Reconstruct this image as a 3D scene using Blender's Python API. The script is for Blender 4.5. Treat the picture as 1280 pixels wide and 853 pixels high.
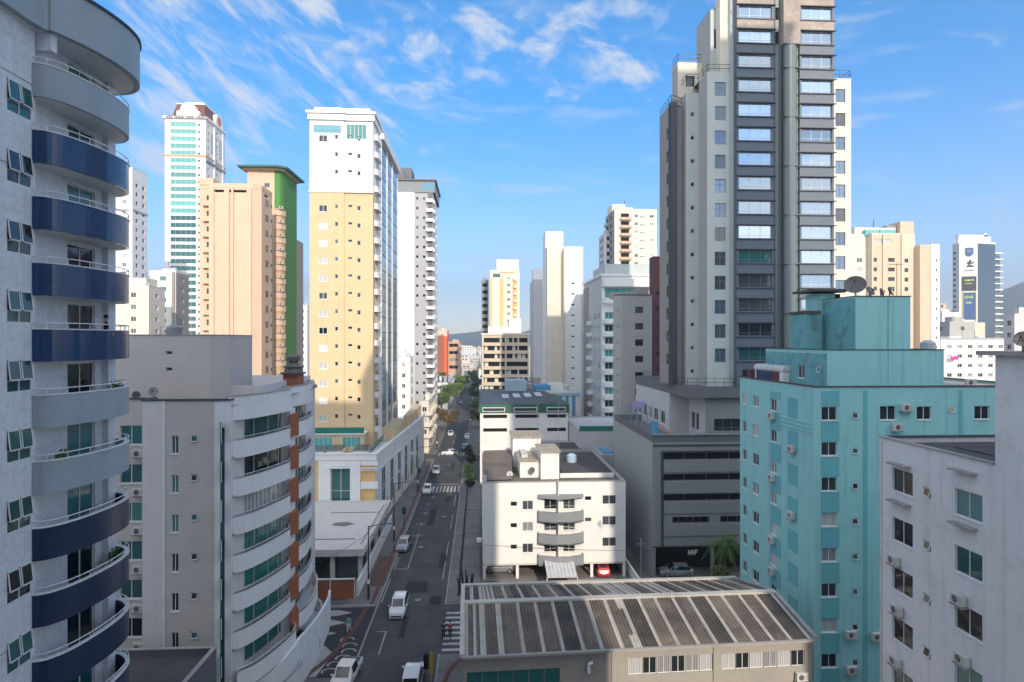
import bpy, bmesh, math, random
from mathutils import Vector
R = math.radians
rnd = random.Random(7)
scene = bpy.context.scene
for o in list(bpy.data.objects): bpy.data.objects.remove(o)
C = scene.collection

# ------------------------------------------------------------------ camera, light, sky
TH = R(3.05); F = 750.0; CS, SN = math.cos(TH), math.sin(TH); H = 30.0
cam = bpy.data.cameras.new('camera'); cam.lens = F/1280*36; cam.sensor_width = 36
cam.clip_start = .1; cam.clip_end = 9000
co = bpy.data.objects.new('camera', cam); C.objects.link(co)
co.location = (0, 0, H); co.rotation_euler = (R(90), 0, -TH)
scene.camera = co
SUN_AZ = 11.6; SUN_EL = 25.0       # degrees behind-right of the street axis
sd = Vector((math.sin(R(SUN_AZ))*math.cos(R(SUN_EL)), -math.cos(R(SUN_AZ))*math.cos(R(SUN_EL)), math.sin(R(SUN_EL))))
sl = bpy.data.lights.new('sun', 'SUN'); sl.energy = 2.05; sl.angle = R(.55); sl.color = (1, .865, .70)
so = bpy.data.objects.new('sun', sl); C.objects.link(so); so.rotation_euler = (-sd).to_track_quat('-Z', 'Y').to_euler()
so.location = (0, 0, 300)
w = bpy.data.worlds.new('World'); scene.world = w; w.use_nodes = True
nt = w.node_tree; nt.nodes.clear(); N = nt.nodes.new; L = nt.links.new
out = N('ShaderNodeOutputWorld'); bg = N('ShaderNodeBackground'); bg.inputs[1].default_value = .15
sky = N('ShaderNodeTexSky'); sky.sky_type = 'NISHITA'; sky.sun_disc = False
sky.sun_elevation = R(SUN_EL); sky.sun_rotation = R(180-SUN_AZ); sky.air_density = 1.0; sky.dust_density = .25; sky.ozone_density = 3.5
hs = N('ShaderNodeHueSaturation'); hs.inputs['Saturation'].default_value = 1.22; hs.inputs['Hue'].default_value = .496
tint = N('ShaderNodeVectorMath'); tint.operation = 'MULTIPLY'; ts = N('ShaderNodeTexCoord'); tz = N('ShaderNodeSeparateXYZ'); L(ts.outputs['Generated'], tz.inputs[0]); tr_ = N('ShaderNodeMapRange'); tr_.interpolation_type = 'SMOOTHSTEP'; tr_.inputs[1].default_value = .0; tr_.inputs[2].default_value = .5; L(tz.outputs[2], tr_.inputs[0]); tm = N('ShaderNodeMix'); tm.data_type = 'RGBA'; L(tr_.outputs[0], tm.inputs['Factor']); tm.inputs['A'].default_value = (.76, .71, .78, 1); tm.inputs['B'].default_value = (.40, .61, .74, 1); L(tm.outputs['Result'], tint.inputs[1]); L(sky.outputs[0], tint.inputs[0]); L(tint.outputs[0], hs.inputs['Color'])
tc = N('ShaderNodeTexCoord'); sx = N('ShaderNodeSeparateXYZ'); L(tc.outputs['Generated'], sx.inputs[0])
def MATH(op, a, b=None, c=None, tree=None, clamp=False):
    n = (tree or nt).nodes.new('ShaderNodeMath'); n.operation = op; n.use_clamp = clamp
    for i, v in enumerate((a, b, c)):
        if v is None: continue
        if isinstance(v, (int, float)): n.inputs[i].default_value = v
        else: (tree or nt).links.new(v, n.inputs[i])
    return n.outputs[0]
az = MATH('ARCTAN2', sx.outputs[0], sx.outputs[1]); el = MATH('ARCSINE', sx.outputs[2])
cb = N('ShaderNodeCombineXYZ'); L(az, cb.inputs[0]); L(el, cb.inputs[1])
def cloudnoise(rot, scl, detail, rough, loc=(0,0,0), dist=.3):
    m1 = N('ShaderNodeMapping'); m1.inputs['Rotation'].default_value = (0, 0, R(rot)); L(cb.outputs[0], m1.inputs[0])
    m2 = N('ShaderNodeMapping'); m2.inputs['Scale'].default_value = scl; m2.inputs['Location'].default_value = loc; L(m1.outputs[0], m2.inputs[0])
    n = N('ShaderNodeTexNoise'); n.inputs['Scale'].default_value = 1; n.inputs['Detail'].default_value = detail; n.inputs['Roughness'].default_value = rough; n.inputs['Distortion'].default_value = dist
    L(m2.outputs[0], n.inputs['Vector']); return n.outputs['Fac']
def RANGE(v, a, b, lo, hi, smooth=True):
    n = N('ShaderNodeMapRange'); n.interpolation_type = 'SMOOTHSTEP' if smooth else 'LINEAR'
    for k, q in zip((1,2,3,4), (a,b,lo,hi)): n.inputs[k].default_value = q
    L(v, n.inputs[0]); return n.outputs[0]
# broken cirrus rows on the left, slanting down to the right
c1 = MATH('ADD', MATH('MULTIPLY', cloudnoise(32, (9, 30, 1), 8, .62), .62), MATH('MULTIPLY', cloudnoise(32, (5, 6.5, 1), 3, .5, (3,1,0)), .38))
c1 = MATH('ADD', c1, RANGE(az, R(0), R(-16), -.14, .035)); c1 = RANGE(c1, .47, .66, 0, .85)
# puffy band across the upper middle
dv = MATH('DIVIDE', MATH('SUBTRACT', el, R(25.5)), R(5.5)); band = MATH('SUBTRACT', 1, MATH('MULTIPLY', dv, dv)); band = MATH('MAXIMUM', band, 0)
band = MATH('MULTIPLY', band, MATH('MULTIPLY', RANGE(az, R(-17), R(-9), 0, 1), RANGE(az, R(21), R(14), 0, 1)))
c2 = MATH('ADD', cloudnoise(8, (11, 19, 1), 9, .6, (1.7,2.4,0)), MATH('SUBTRACT', MATH('MULTIPLY', band, .17), .16)); c2 = RANGE(c2, .43, .68, 0, .85)
# thin veil low in the sky and at the top right
c3 = MATH('ADD', cloudnoise(4, (5, 26, 1), 6, .6, (7,3,0)), -.06); c3 = MATH('MULTIPLY', RANGE(c3, .45, .7, 0, .42), RANGE(el, R(36), R(20), .5, 1))
# unseen bright cloud added behind the viewpoint as white fill for shaded faces
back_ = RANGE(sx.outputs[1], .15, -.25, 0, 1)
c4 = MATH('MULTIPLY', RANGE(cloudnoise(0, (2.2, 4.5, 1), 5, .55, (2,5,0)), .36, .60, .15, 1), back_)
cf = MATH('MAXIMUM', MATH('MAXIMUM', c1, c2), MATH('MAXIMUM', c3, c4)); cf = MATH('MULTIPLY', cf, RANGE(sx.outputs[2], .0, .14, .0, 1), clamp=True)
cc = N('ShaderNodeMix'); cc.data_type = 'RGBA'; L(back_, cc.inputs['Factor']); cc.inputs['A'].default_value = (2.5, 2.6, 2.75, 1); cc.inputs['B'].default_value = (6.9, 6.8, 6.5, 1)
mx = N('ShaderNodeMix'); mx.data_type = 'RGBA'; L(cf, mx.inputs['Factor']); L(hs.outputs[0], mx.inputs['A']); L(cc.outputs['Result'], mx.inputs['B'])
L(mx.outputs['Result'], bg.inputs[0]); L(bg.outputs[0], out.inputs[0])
vs = scene.view_settings; vs.view_transform = 'Standard'; vs.look = 'None'; vs.exposure = 1.2; vs.gamma = 1; vs.use_curve_mapping = False
scene.render.engine = 'CYCLES'
scene.cycles.max_bounces = 6; scene.cycles.volume_bounces = 0

# ------------------------------------------------------------------ measuring helpers (metres; street runs along +Y)
def W(px, d):
    lat = (px-640)/F*d; return (lat*CS+d*SN, d*CS-lat*SN)
def dY(px, Y): return Y/(CS-(px-640)/F*SN)
def fx(px, Y): d = dY(px, Y); return d*((px-640)/F*CS+SN)
def dX(px, X): return X/((px-640)/F*CS+SN)
def fy(px, X): d = dX(px, X); return d*(CS-(px-640)/F*SN)
def Z(py, d): return H-(py-427)/F*d

# ------------------------------------------------------------------ materials
MATS = {}
def mat(name, col, rough=.8, dirt=.0, streak=.0, metal=0, spec=.5, bump=0, bscale=6, coat=0, var=.05, emit=None, dirtcol=None, tile=None):
    m = bpy.data.materials.new(name); m.use_nodes = True; t = m.node_tree; p = t.nodes['Principled BSDF']; n = t.nodes.new; l = t.links.new
    p.inputs['Roughness'].default_value = rough; p.inputs['Metallic'].default_value = metal
    p.inputs['Specular IOR Level'].default_value = spec; p.inputs['Coat Weight'].default_value = coat
    g = n('ShaderNodeNewGeometry')
    base = n('ShaderNodeRGB'); base.outputs[0].default_value = (*col, 1); cur = base.outputs[0]
    if var:
        ns = n('ShaderNodeTexNoise'); ns.inputs['Scale'].default_value = .35; ns.inputs['Detail'].default_value = 6; ns.inputs['Roughness'].default_value = .65; l(g.outputs['Position'], ns.inputs['Vector'])
        mr = n('ShaderNodeMapRange'); mr.inputs[1].default_value = .3; mr.inputs[2].default_value = .7; mr.inputs[3].default_value = 1-var; mr.inputs[4].default_value = 1+var*.6; l(ns.outputs['Fac'], mr.inputs[0])
        mm = n('ShaderNodeVectorMath'); mm.operation = 'SCALE'; l(cur, mm.inputs[0]); l(mr.outputs[0], mm.inputs['Scale']); cur = mm.outputs[0]
    def blend(fac, c):
        nonlocal cur
        k = n('ShaderNodeMix'); k.data_type = 'RGBA'; l(fac, k.inputs['Factor']); l(cur, k.inputs['A']); k.inputs['B'].default_value = (*c, 1); cur = k.outputs['Result']
    dc = dirtcol or tuple(c*.28+.01 for c in col)
    if streak:
        mp = n('ShaderNodeMapping'); mp.inputs['Scale'].default_value = (1.9, 1.9, .10); l(g.outputs['Position'], mp.inputs[0])
        ns = n('ShaderNodeTexNoise'); ns.inputs['Scale'].default_value = 1.0; ns.inputs['Detail'].default_value = 5; ns.inputs['Roughness'].default_value = .7; l(mp.outputs[0], ns.inputs['Vector'])
        mr = n('ShaderNodeMapRange'); mr.inputs[1].default_value = .52; mr.inputs[2].default_value = .80; mr.inputs[4].default_value = streak; l(ns.outputs['Fac'], mr.inputs[0]); blend(mr.outputs[0], dc)
    if dirt:
        ns = n('ShaderNodeTexNoise'); ns.inputs['Scale'].default_value = .8; ns.inputs['Detail'].default_value = 10; ns.inputs['Roughness'].default_value = .72; l(g.outputs['Position'], ns.inputs['Vector'])
        mr = n('ShaderNodeMapRange'); mr.inputs[1].default_value = .5; mr.inputs[2].default_value = .72; mr.inputs[4].default_value = dirt; l(ns.outputs['Fac'], mr.inputs[0]); blend(mr.outputs[0], dc)
    if tile:
        # thin joint lines every `tile` metres up and along the wall
        sp = n('ShaderNodeSeparateXYZ'); l(g.outputs['Position'], sp.inputs[0])
        def fr(v): return MATH('LESS_THAN', MATH('FRACT', MATH('DIVIDE', v, tile, tree=t), tree=t), .09, tree=t)
        a = MATH('MAXIMUM', fr(sp.outputs[2]), fr(MATH('ADD', sp.outputs[0], sp.outputs[1], tree=t)), tree=t)
        blend(MATH('MULTIPLY', a, .22, tree=t), tuple(min(1, c*.5+.1) for c in col))
        ns = n('ShaderNodeTexNoise'); ns.inputs['Scale'].default_value = 3.2; ns.inputs['Detail'].default_value = 3; l(g.outputs['Position'], ns.inputs['Vector'])
        mr = n('ShaderNodeMapRange'); mr.inputs[1].default_value = .4; mr.inputs[2].default_value = .7; mr.inputs[4].default_value = .35; l(ns.outputs['Fac'], mr.inputs[0]); blend(mr.outputs[0], tuple(c*.6 for c in col))
    l(cur, p.inputs['Base Color'])
    if bump:
        ns = n('ShaderNodeTexNoise'); ns.inputs['Scale'].default_value = bscale; ns.inputs['Detail'].default_value = 5; l(g.outputs['Position'], ns.inputs['Vector'])
        b = n('ShaderNodeBump'); b.inputs['Strength'].default_value = bump; b.inputs['Distance'].default_value = .05; l(ns.outputs['Fac'], b.inputs['Height']); l(b.outputs[0], p.inputs['Normal'])
    if emit:
        p.inputs['Emission Color'].default_value = (*emit, 1); p.inputs['Emission Strength'].default_value = 1
    MATS[name] = m; return m
def glassmat(name, col, metal=0, rough=.06, spec=.9, wav=.0, warp=.03):
    m = mat(name, col, rough, metal=metal, spec=spec, var=0); t = m.node_tree; p = t.nodes['Principled BSDF']; n = t.nodes.new; l = t.links.new
    oi = n('ShaderNodeObjectInfo'); mr = n('ShaderNodeMapRange'); mr.inputs[3].default_value = .7; mr.inputs[4].default_value = 1.35; l(oi.outputs['Random'], mr.inputs[0])
    mm = n('ShaderNodeVectorMath'); mm.operation = 'SCALE'; mm.inputs[0].default_value = col; l(mr.outputs[0], mm.inputs['Scale']); l(mm.outputs[0], p.inputs['Base Color'])
    if warp:
        g = n('ShaderNodeNewGeometry'); ns = n('ShaderNodeTexNoise'); ns.inputs['Scale'].default_value = .9; l(g.outputs['Position'], ns.inputs['Vector'])
        b = n('ShaderNodeBump'); b.inputs['Strength'].default_value = warp; b.inputs['Distance'].default_value = .3; l(ns.outputs['Fac'], b.inputs['Height']); l(b.outputs[0], p.inputs['Normal'])
def curtainmat(name, col, dark):
    m = mat(name, col, .5, spec=.8, coat=.6, var=0); t = m.node_tree; p = t.nodes['Principled BSDF']; n = t.nodes.new; l = t.links.new
    p.inputs['Coat Roughness'].default_value = .05
    tcn = n('ShaderNodeTexCoord'); wv = n('ShaderNodeTexWave'); wv.bands_direction = 'X'; wv.inputs['Scale'].default_value = 2.2; wv.inputs['Distortion'].default_value = 1.2; wv.inputs['Detail'].default_value = 1
    l(tcn.outputs['Object'], wv.inputs['Vector'])
    k = n('ShaderNodeMix'); k.data_type = 'RGBA'; l(wv.outputs['Fac'], k.inputs['Factor']); k.inputs['A'].default_value = (*dark, 1); k.inputs['B'].default_value = (*col, 1); l(k.outputs['Result'], p.inputs['Base Color'])

mat('tile_white', (.80, .81, .84), .45, dirt=.12, streak=.12, tile=.6)
mat('tile_blue', (.009, .048, .15), .16, streak=.3, dirt=.4, tile=.3, spec=.6)
mat('tile_navy', (.012, .030, .085), .3, streak=.22, dirt=.3, tile=.3, spec=.55)
mat('tile_grey', (.36, .42, .46), .55, streak=.22, dirt=.15, bump=.15)
mat('white', (.80, .79, .77), .7, dirt=.10, streak=.10)
mat('white_clean', (.80, .80, .79), .5, dirt=.08, streak=.14)
mat('white_old', (.76, .755, .75), .8, dirt=.24, streak=.38, bump=.15, dirtcol=(.28, .25, .24))
mat('white_blue', (.78, .79, .80), .7, dirt=.12, streak=.14)
mat('off_white', (.62, .60, .57), .8, dirt=.18, streak=.2)
mat('lilac_grey', (.54, .505, .48), .8, dirt=.14, streak=.12, dirtcol=(.2, .18, .18))
mat('lilac_light', (.66, .64, .65), .8, dirt=.16, streak=.12)
mat('cream', (.67, .57, .45), .8, dirt=.12, streak=.22)
mat('cream_light', (.74, .68, .58), .8, dirt=.10, streak=.2)
mat('cream_gold', (.72, .47, .18), .8, streak=.08)
mat('peach', (.68, .50, .37), .8, dirt=.10, streak=.22)
mat('peach_dark', (.60, .42, .28), .8, dirt=.1)
mat('green', (.075, .24, .05), .7, dirt=.12, streak=.15)
mat('green_dark', (.03, .13, .075), .6, dirt=.1)
mat('yellow', (.68, .51, .31), .8, dirt=.08, streak=.16)
mat('yellow_dark', (.72, .48, .2), .8, dirt=.1)
mat('grey', (.42, .42, .45), .8, dirt=.08)
mat('grey_light', (.55, .56, .58), .8, dirt=.12, streak=.12)
mat('grey_mid', (.25, .27, .29), .75, dirt=.1, streak=.06)
mat('grey_dark', (.13, .135, .15), .6, dirt=.08)
mat('charcoal', (.045, .055, .07), .5, dirt=.1)
mat('green_grey', (.14, .18, .185), .35, dirt=.06, spec=.7)
mat('band_grey', (.105, .135, .175), .5, dirt=.06)
mat('taupe', (.41, .41, .39), .8, dirt=.1, streak=.1)
mat('taupe_brown', (.31, .285, .26), .8, dirt=.1, streak=.1)
mat('sage', (.50, .55, .55), .8, dirt=.12, streak=.2)
mat('podium_grey', (.38, .40, .39), .8, dirt=.12, streak=.16)
mat('podium_green', (.24, .26, .25), .7, dirt=.1, streak=.1)
mat('teal', (.30, .63, .64), .8, dirt=.1, streak=.4, bump=.1, dirtcol=(.05, .14, .17))
mat('teal_worn', (.15, .40, .43), .85, dirt=.75, streak=.4, bump=.1, dirtcol=(.04, .07, .09))
mat('teal_deep', (.145, .46, .51), .8, dirt=.15, streak=.2)
mat('teal_pale', (.32, .62, .61), .8, dirt=.12, streak=.2)
mat('turq_band', (.10, .45, .44), .4)
mat('orange', (.34, .12, .06), .8, dirt=.15, streak=.15)
mat('red_orange', (.70, .13, .05), .8)
mat('maroon', (.13, .045, .06), .8, dirt=.1)
mat('brown_roof', (.16, .07, .055), .8, dirt=.2)
mat('blue_paint', (.08, .30, .50), .7, dirt=.1)
mat('blue_pale', (.38, .50, .62), .8, dirt=.12)
mat('concrete', (.36, .34, .32), .9, dirt=.35, streak=.25, bump=.3, bscale=3)
mat('concrete_dark', (.085, .08, .08), .9, dirt=.5, bump=.4, bscale=3, var=.3)
mat('roof_grey', (.20, .19, .185), .95, dirt=.5, bump=.4, var=.3)
mat('roof_tan', (.40, .34, .27), .95, dirt=.5, bump=.3, var=.2)
mat('roof_brown', (.17, .14, .12), .95, dirt=.6, bump=.4, var=.3)
mat('roof_pale', (.58, .58, .60), .8, dirt=.35, var=.15)
mat('fibre_dark', (.15, .125, .108), .9, dirt=.7, var=.5, bump=.2, bscale=14, dirtcol=(.27, .21, .16))
mat('fibre_mid', (.20, .165, .14), .9, dirt=.7, var=.5, bump=.2, bscale=14, dirtcol=(.33, .27, .21))
mat('fibre_black', (.085, .075, .07), .9, dirt=.6, var=.5, bump=.2, bscale=14, dirtcol=(.2, .16, .13))
mat('fibre_pale', (.50, .475, .43), .6, dirt=.35, streak=0, var=.15)
mat('beige_wall', (.36, .33, .29), .85, dirt=.2, streak=.2)
mat('frame_white', (.75, .75, .76), .35, spec=.6, var=0)
mat('frame_dark', (.03, .03, .035), .4, var=0)
mat('frame_grey', (.22, .23, .25), .4, var=0)
mat('steel', (.45, .46, .48), .35, metal=.7, var=.1)
mat('dark_metal', (.05, .05, .055), .45, metal=.4, var=0)
mat('dish_grey', (.14, .13, .13), .55, var=.2, dirt=.3)
mat('rubber', (.015, .015, .015), .8, var=0)
mat('shutter', (.76, .74, .70), .6, var=.03)
mat('ac_white', (.62, .61, .58), .5, dirt=.25)
mat('asphalt', (.074, .076, .080), .9, dirt=.35, var=.35, bump=.3, bscale=10, dirtcol=(.095, .09, .09))
mat('asphalt_patch', (.028, .029, .032), .9, var=.2)
mat('paving', (.20, .185, .18), .9, dirt=.35, var=.3, bump=.2, tile=.8, dirtcol=(.11, .10, .095))
mat('paving_brown', (.14, .085, .065), .9, dirt=.4, var=.3)
mat('paving_red', (.15, .06, .055), .9, dirt=.3, tile=.4)
mat('paving_dark', (.04, .042, .048), .9, dirt=.3, var=.2)
mat('mosaic_white', (.40, .385, .37), .9, dirt=.35, var=.2)
mat('mosaic_black', (.03, .03, .033), .9, var=.2)
mat('kerb', (.30, .30, .29), .9, dirt=.4)
mat('paint_white', (.46, .46, .45), .8, dirt=.75, var=.2, dirtcol=(.16, .16, .16))
mat('ground', (.16, .15, .14), .95, dirt=.4, var=.3)
mat('hill_green', (.035, .065, .035), 1, dirt=.5, var=.4)
mat('leaf', (.075, .15, .03), .7, var=.5)
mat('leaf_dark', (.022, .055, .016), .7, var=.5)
mat('leaf_light', (.16, .23, .05), .7, var=.4)
mat('leaf_brown', (.20, .11, .045), .8, var=.4)
mat('bark', (.10, .075, .055), .95, var=.3, bump=.4)
mat('cactus', (.02, .045, .03), .7, var=.3)
mat('skin', (.42, .24, .17), .6, var=0)
mat('hair', (.015, .011, .01), .8, var=0)
mat('cloth_black', (.02, .02, .025), .9, var=.1)
mat('cloth_red', (.28, .03, .03), .9, var=.1)
mat('cloth_teal', (.05, .42, .38), .9, var=.1)
mat('cloth_blue', (.04, .06, .14), .9, var=.1)
mat('cloth_white', (.6, .6, .6), .9, var=.1)
mat('pink', (.75, .05, .30), .8)
mat('car_white', (.75, .75, .75), .25, coat=.8, var=0)
mat('car_silver', (.38, .41, .45), .25, metal=.5, coat=.8, var=0)
mat('car_blue', (.06, .12, .2), .25, metal=.3, coat=.8, var=0)
mat('car_dark', (.025, .028, .035), .25, coat=.8, var=0)
mat('car_red', (.45, .012, .012), .25, coat=.8, var=0)
mat('lamp_red', (.5, .02, .02), .3, var=0)
mat('lamp_clear', (.7, .7, .68), .15, var=0)
mat('sign_yellow', (.75, .42, .02), .5, var=.1)
mat('sign_purple', (.42, .38, .75), .5, var=.05)
mat('sign_blue', (.03, .09, .25), .5, var=.05)
mat('sign_dark', (.02, .03, .05), .5, var=0)
mat('pool_blue', (.03, .30, .50), .1, spec=.8, var=.1)
mat('net', (.25, .28, .34), .8, var=0)
mat('lime', (.40, .55, .12), .8)
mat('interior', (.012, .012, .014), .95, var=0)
mat('stone_clad', (.42, .36, .32), .85, dirt=.35, var=.3, tile=.3)
glassmat('glass_dark', (.012, .016, .02))
glassmat('glass_teal', (.015, .10, .095))
glassmat('glass_teal_light', (.10, .36, .34))
glassmat('glass_green', (.02, .16, .125))
glassmat('glass_blue', (.12, .28, .36), metal=.55, rough=.08)
glassmat('glass_mirror', (.30, .38, .47), metal=.85, rough=.06, warp=.02)
glassmat('glass_grey', (.10, .12, .14), metal=.35)
glassmat('glass_bluish', (.13, .19, .27), metal=.5, rough=.1)
curtainmat('curtain_white', (.62, .61, .60), (.26, .27, .29))
curtainmat('curtain_grey', (.36, .36, .37), (.12, .13, .14))
curtainmat('curtain_teal', (.06, .26, .25), (.02, .11, .11))

# ------------------------------------------------------------------ mesh collector
class MB:
    def __init__(s): s.v = []; s.f = []; s.m = []; s.names = []
    def mi(s, m):
        if m not in s.names: s.names.append(m)
        return s.names.index(m)
    def face(s, pts, m):
        i = len(s.v); s.v += [tuple(p) for p in pts]; s.f.append(tuple(range(i, i+len(pts)))); s.m.append(s.mi(m))
    def mesh(s, vs, fs, m):
        i = len(s.v); s.v += [tuple(p) for p in vs]; k = s.mi(m)
        for f in fs: s.f.append(tuple(i+q for q in f)); s.m.append(k)
    def box(s, x0, y0, z0, x1, y1, z1, m):
        if x0 > x1: x0, x1 = x1, x0
        if y0 > y1: y0, y1 = y1, y0
        s.mesh([(x0,y0,z0),(x1,y0,z0),(x1,y1,z0),(x0,y1,z0),(x0,y0,z1),(x1,y0,z1),(x1,y1,z1),(x0,y1,z1)],
               [(0,3,2,1),(4,5,6,7),(0,1,5,4),(1,2,6,5),(2,3,7,6),(3,0,4,7)], m)
    def prism(s, pts, z0, z1, m, top=None):
        n = len(pts); s.mesh([(x,y,z0) for x,y in pts]+[(x,y,z1) for x,y in pts], [tuple(range(n-1,-1,-1))]+[(i,(i+1)%n,n+(i+1)%n,n+i) for i in range(n)], m)
        s.face([(x,y,z1) for x,y in pts], top or m)
    def tube(s, p0, p1, r0, m, r1=None, n=8, caps=True):
        p0 = Vector(p0); p1 = Vector(p1); r1 = r0 if r1 is None else r1; d = (p1-p0)
        if d.length < 1e-6: return
        d.normalize(); a = d.orthogonal().normalized(); b = d.cross(a)
        vs = []
        for p, r in ((p0, r0), (p1, r1)):
            for k in range(n):
                t = 2*math.pi*k/n; vs.append(p+(a*math.cos(t)+b*math.sin(t))*r)
        fs = [(k,(k+1)%n,n+(k+1)%n,n+k) for k in range(n)]
        if caps: fs += [tuple(range(n-1,-1,-1)), tuple(range(n,2*n))]
        s.mesh(vs, fs, m)
    def lathe(s, c, prof, m, n=14, axis='z'):
        vs = []; fs = []
        for r, z in prof:
            for k in range(n):
                t = 2*math.pi*k/n
                vs.append((c[0]+r*math.cos(t), c[1]+r*math.sin(t), c[2]+z))
        for j in range(len(prof)-1):
            for k in range(n): fs.append((j*n+k, j*n+(k+1)%n, (j+1)*n+(k+1)%n, (j+1)*n+k))
        s.mesh(vs, fs, m)
    def data(s, name, off=(0,0,0), smooth=False):
        me = bpy.data.meshes.new(name)
        me.from_pydata([(x-off[0], y-off[1], z-off[2]) for x, y, z in s.v], [], s.f)
        for n in s.names: me.materials.append(MATS[n])
        me.polygons.foreach_set('material_index', s.m)
        if smooth: me.polygons.foreach_set('use_smooth', [True]*len(s.f))
        me.update(); return me
    def build(s, name, parent=None, off=None, smooth=False):
        if off is None: off = parent.location if parent else (0,0,0)
        o = bpy.data.objects.new(name, s.data(name, off, smooth)); C.objects.link(o)
        if parent: o.parent = parent
        else: o.location = off
        return o
def tag(o, label=None, cat=None, group=None, kind=None):
    if label: o['label'] = label
    if cat: o['category'] = cat
    if group: o['group'] = group
    if kind: o['kind'] = kind
    return o
def empty(name, loc, label, cat, group=None, rz=0):
    o = bpy.data.objects.new(name, None); C.objects.link(o); o.location = loc; o.rotation_euler = (0,0,rz); o.empty_display_size = .5
    return tag(o, label, cat, group)
def clone_tree(o, loc, rz, label=None, parent=None):
    c = o.copy(); C.objects.link(c)
    if parent: c.parent = parent
    else: c.location = loc; c.rotation_euler = (0,0,rz)
    if label: c['label'] = label
    for ch in list(o.children): clone_tree(ch, None, None, None, c)
    return c

def offs(pts, d):
    n = len(pts); res = []
    for i in range(n):
        p0 = Vector(pts[i-1]); p1 = Vector(pts[i]); p2 = Vector(pts[(i+1)%n])
        a = (p1-p0).normalized(); b = (p2-p1).normalized(); na = Vector((a.y,-a.x)); nb = Vector((b.y,-b.x))
        k = 1+na.dot(nb); v = (na+nb)/max(k,.25); q = p1+v*d; res.append((q.x,q.y))
    return res
def rect(x0, y0, x1, y1): return [(x0,y0),(x1,y0),(x1,y1),(x0,y1)]

# ------------------------------------------------------------------ windows
WT = {}
def wt(key, fr, gls, nx=2, tr=None, sill=0, near=False, fw=.05, depth=.15, awn=0, arms=0): WT[key] = dict(fr=fr, gls=gls, nx=nx, tr=tr, sill=sill, near=near, fw=fw, depth=depth, awn=awn)
_wcache = {}
def window_mesh(key, gl, w, h):
    k = (key, gl, round(w,2), round(h,2))
    if k in _wcache: return _wcache[k]
    T = WT[key]; f = T['fw']; d = T['depth']; a = MB(); g = MB() if T['near'] else a
    y0, y1 = d-.06, d-.005
    a.box(0,y0,0, w,y1,f,T['fr']); a.box(0,y0,h-f,w,y1,h,T['fr']); a.box(0,y0,f,f,y1,h-f,T['fr']); a.box(w-f,y0,f,w,y1,h-f,T['fr'])
    nx = T['nx']
    for i in range(1,nx):
        x = w*i/nx; a.box(x-f*.5,y0,f,x+f*.5,y1,h-f,T['fr'])
    if T['tr']:
        z = h*T['tr']
        for i in range(nx): a.box(w*i/nx+f*.5 if i else f,y0,z-f*.4, w*(i+1)/nx-f*.5 if i<nx-1 else w-f,y1,z+f*.4,T['fr'])
    g.face([(f*.5,d-.03,f*.5),(w-f*.5,d-.03,f*.5),(w-f*.5,d-.03,h-f*.5),(f*.5,d-.03,h-f*.5)], gl)
    if T['sill']: a.box(-.06,-.06,-.07, w+.06,d-.06,-.002,'white_old' if T['sill']==1 else T['fr'])
    if T['awn']:
        z0 = h*(T['tr'] or .05); ang = R(T['awn']); 
        for i in range(nx):
            xa = w*i/nx+.03; xb = w*(i+1)/nx-.03; hh = h-z0-.04
            def P(x, t, e): return (x, y0-.02-math.sin(ang)*t-e*math.cos(ang), h-.04-math.cos(ang)*t+e*math.sin(ang)*-1)
            for (ta,tb,xxa,xxb) in ((0,.05,xa,xb),(hh-.05,hh,xa,xb),(0,hh,xa,xa+.05),(0,hh,xb-.05,xb)):
                a.mesh([P(xxa,ta,0),P(xxb,ta,0),P(xxb,tb,0),P(xxa,tb,0),P(xxa,ta,.03),P(xxb,ta,.03),P(xxb,tb,.03),P(xxa,tb,.03)],[(0,1,2,3),(7,6,5,4),(0,4,5,1),(1,5,6,2),(2,6,7,3),(3,7,4,0)],T['fr'])
            g.face([P(xa+.05,hh-.05,.012),P(xb-.05,hh-.05,.012),P(xb-.05,.05,.012),P(xa+.05,.05,.012)], gl)
    r = (a.data('window'), g.data('pane') if T['near'] else None); _wcache[k] = r; return r
G3 = ['glass_dark','glass_dark','glass_dark','curtain_grey','curtain_white']
wt('far', 'frame_dark', ['glass_dark','glass_dark','glass_grey'], nx=1, fw=.06, depth=.25)
wt('far2', 'frame_white', ['glass_dark','glass_dark','glass_grey','curtain_grey','curtain_white'], nx=2, fw=.08, depth=.2)
wt('small', 'frame_white', ['glass_dark','glass_dark','glass_grey'], nx=1, fw=.05, depth=.18)
wt('yel', 'frame_white', ['glass_dark','shutter','shutter','curtain_white'], nx=2, fw=.07, depth=.10, sill=1)
wt('awning', 'frame_white', ['glass_teal','glass_dark'], nx=2, tr=.36, near=True, awn=6, fw=.055, depth=.06)
wt('door_teal', 'frame_white', ['curtain_teal','glass_teal','glass_dark'], nx=2, near=True, fw=.06)
wt('slide', 'frame_white', G3, nx=2, near=True, sill=1, fw=.05)
wt('slide3', 'frame_white', ['curtain_white','curtain_grey','glass_dark'], nx=4, near=True, sill=1, fw=.05)
wt('slide_teal', 'frame_white', ['curtain_teal','glass_dark','curtain_teal','glass_teal'], nx=2, near=True, sill=2, fw=.05)
wt('vent', 'frame_white', ['glass_dark','glass_teal'], nx=1, near=True, awn=16, tr=None, fw=.045)
wt('ribbon', 'frame_white', ['curtain_white'], nx=6, near=True, sill=2, fw=.05)
wt('ribbon_dark', 'frame_grey', ['glass_teal'], nx=6, near=True, sill=2, fw=.05)
wt('grid', 'frame_grey', ['glass_dark','glass_dark','glass_grey'], nx=2, tr=.45, fw=.05, depth=.2, near=True)
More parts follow.
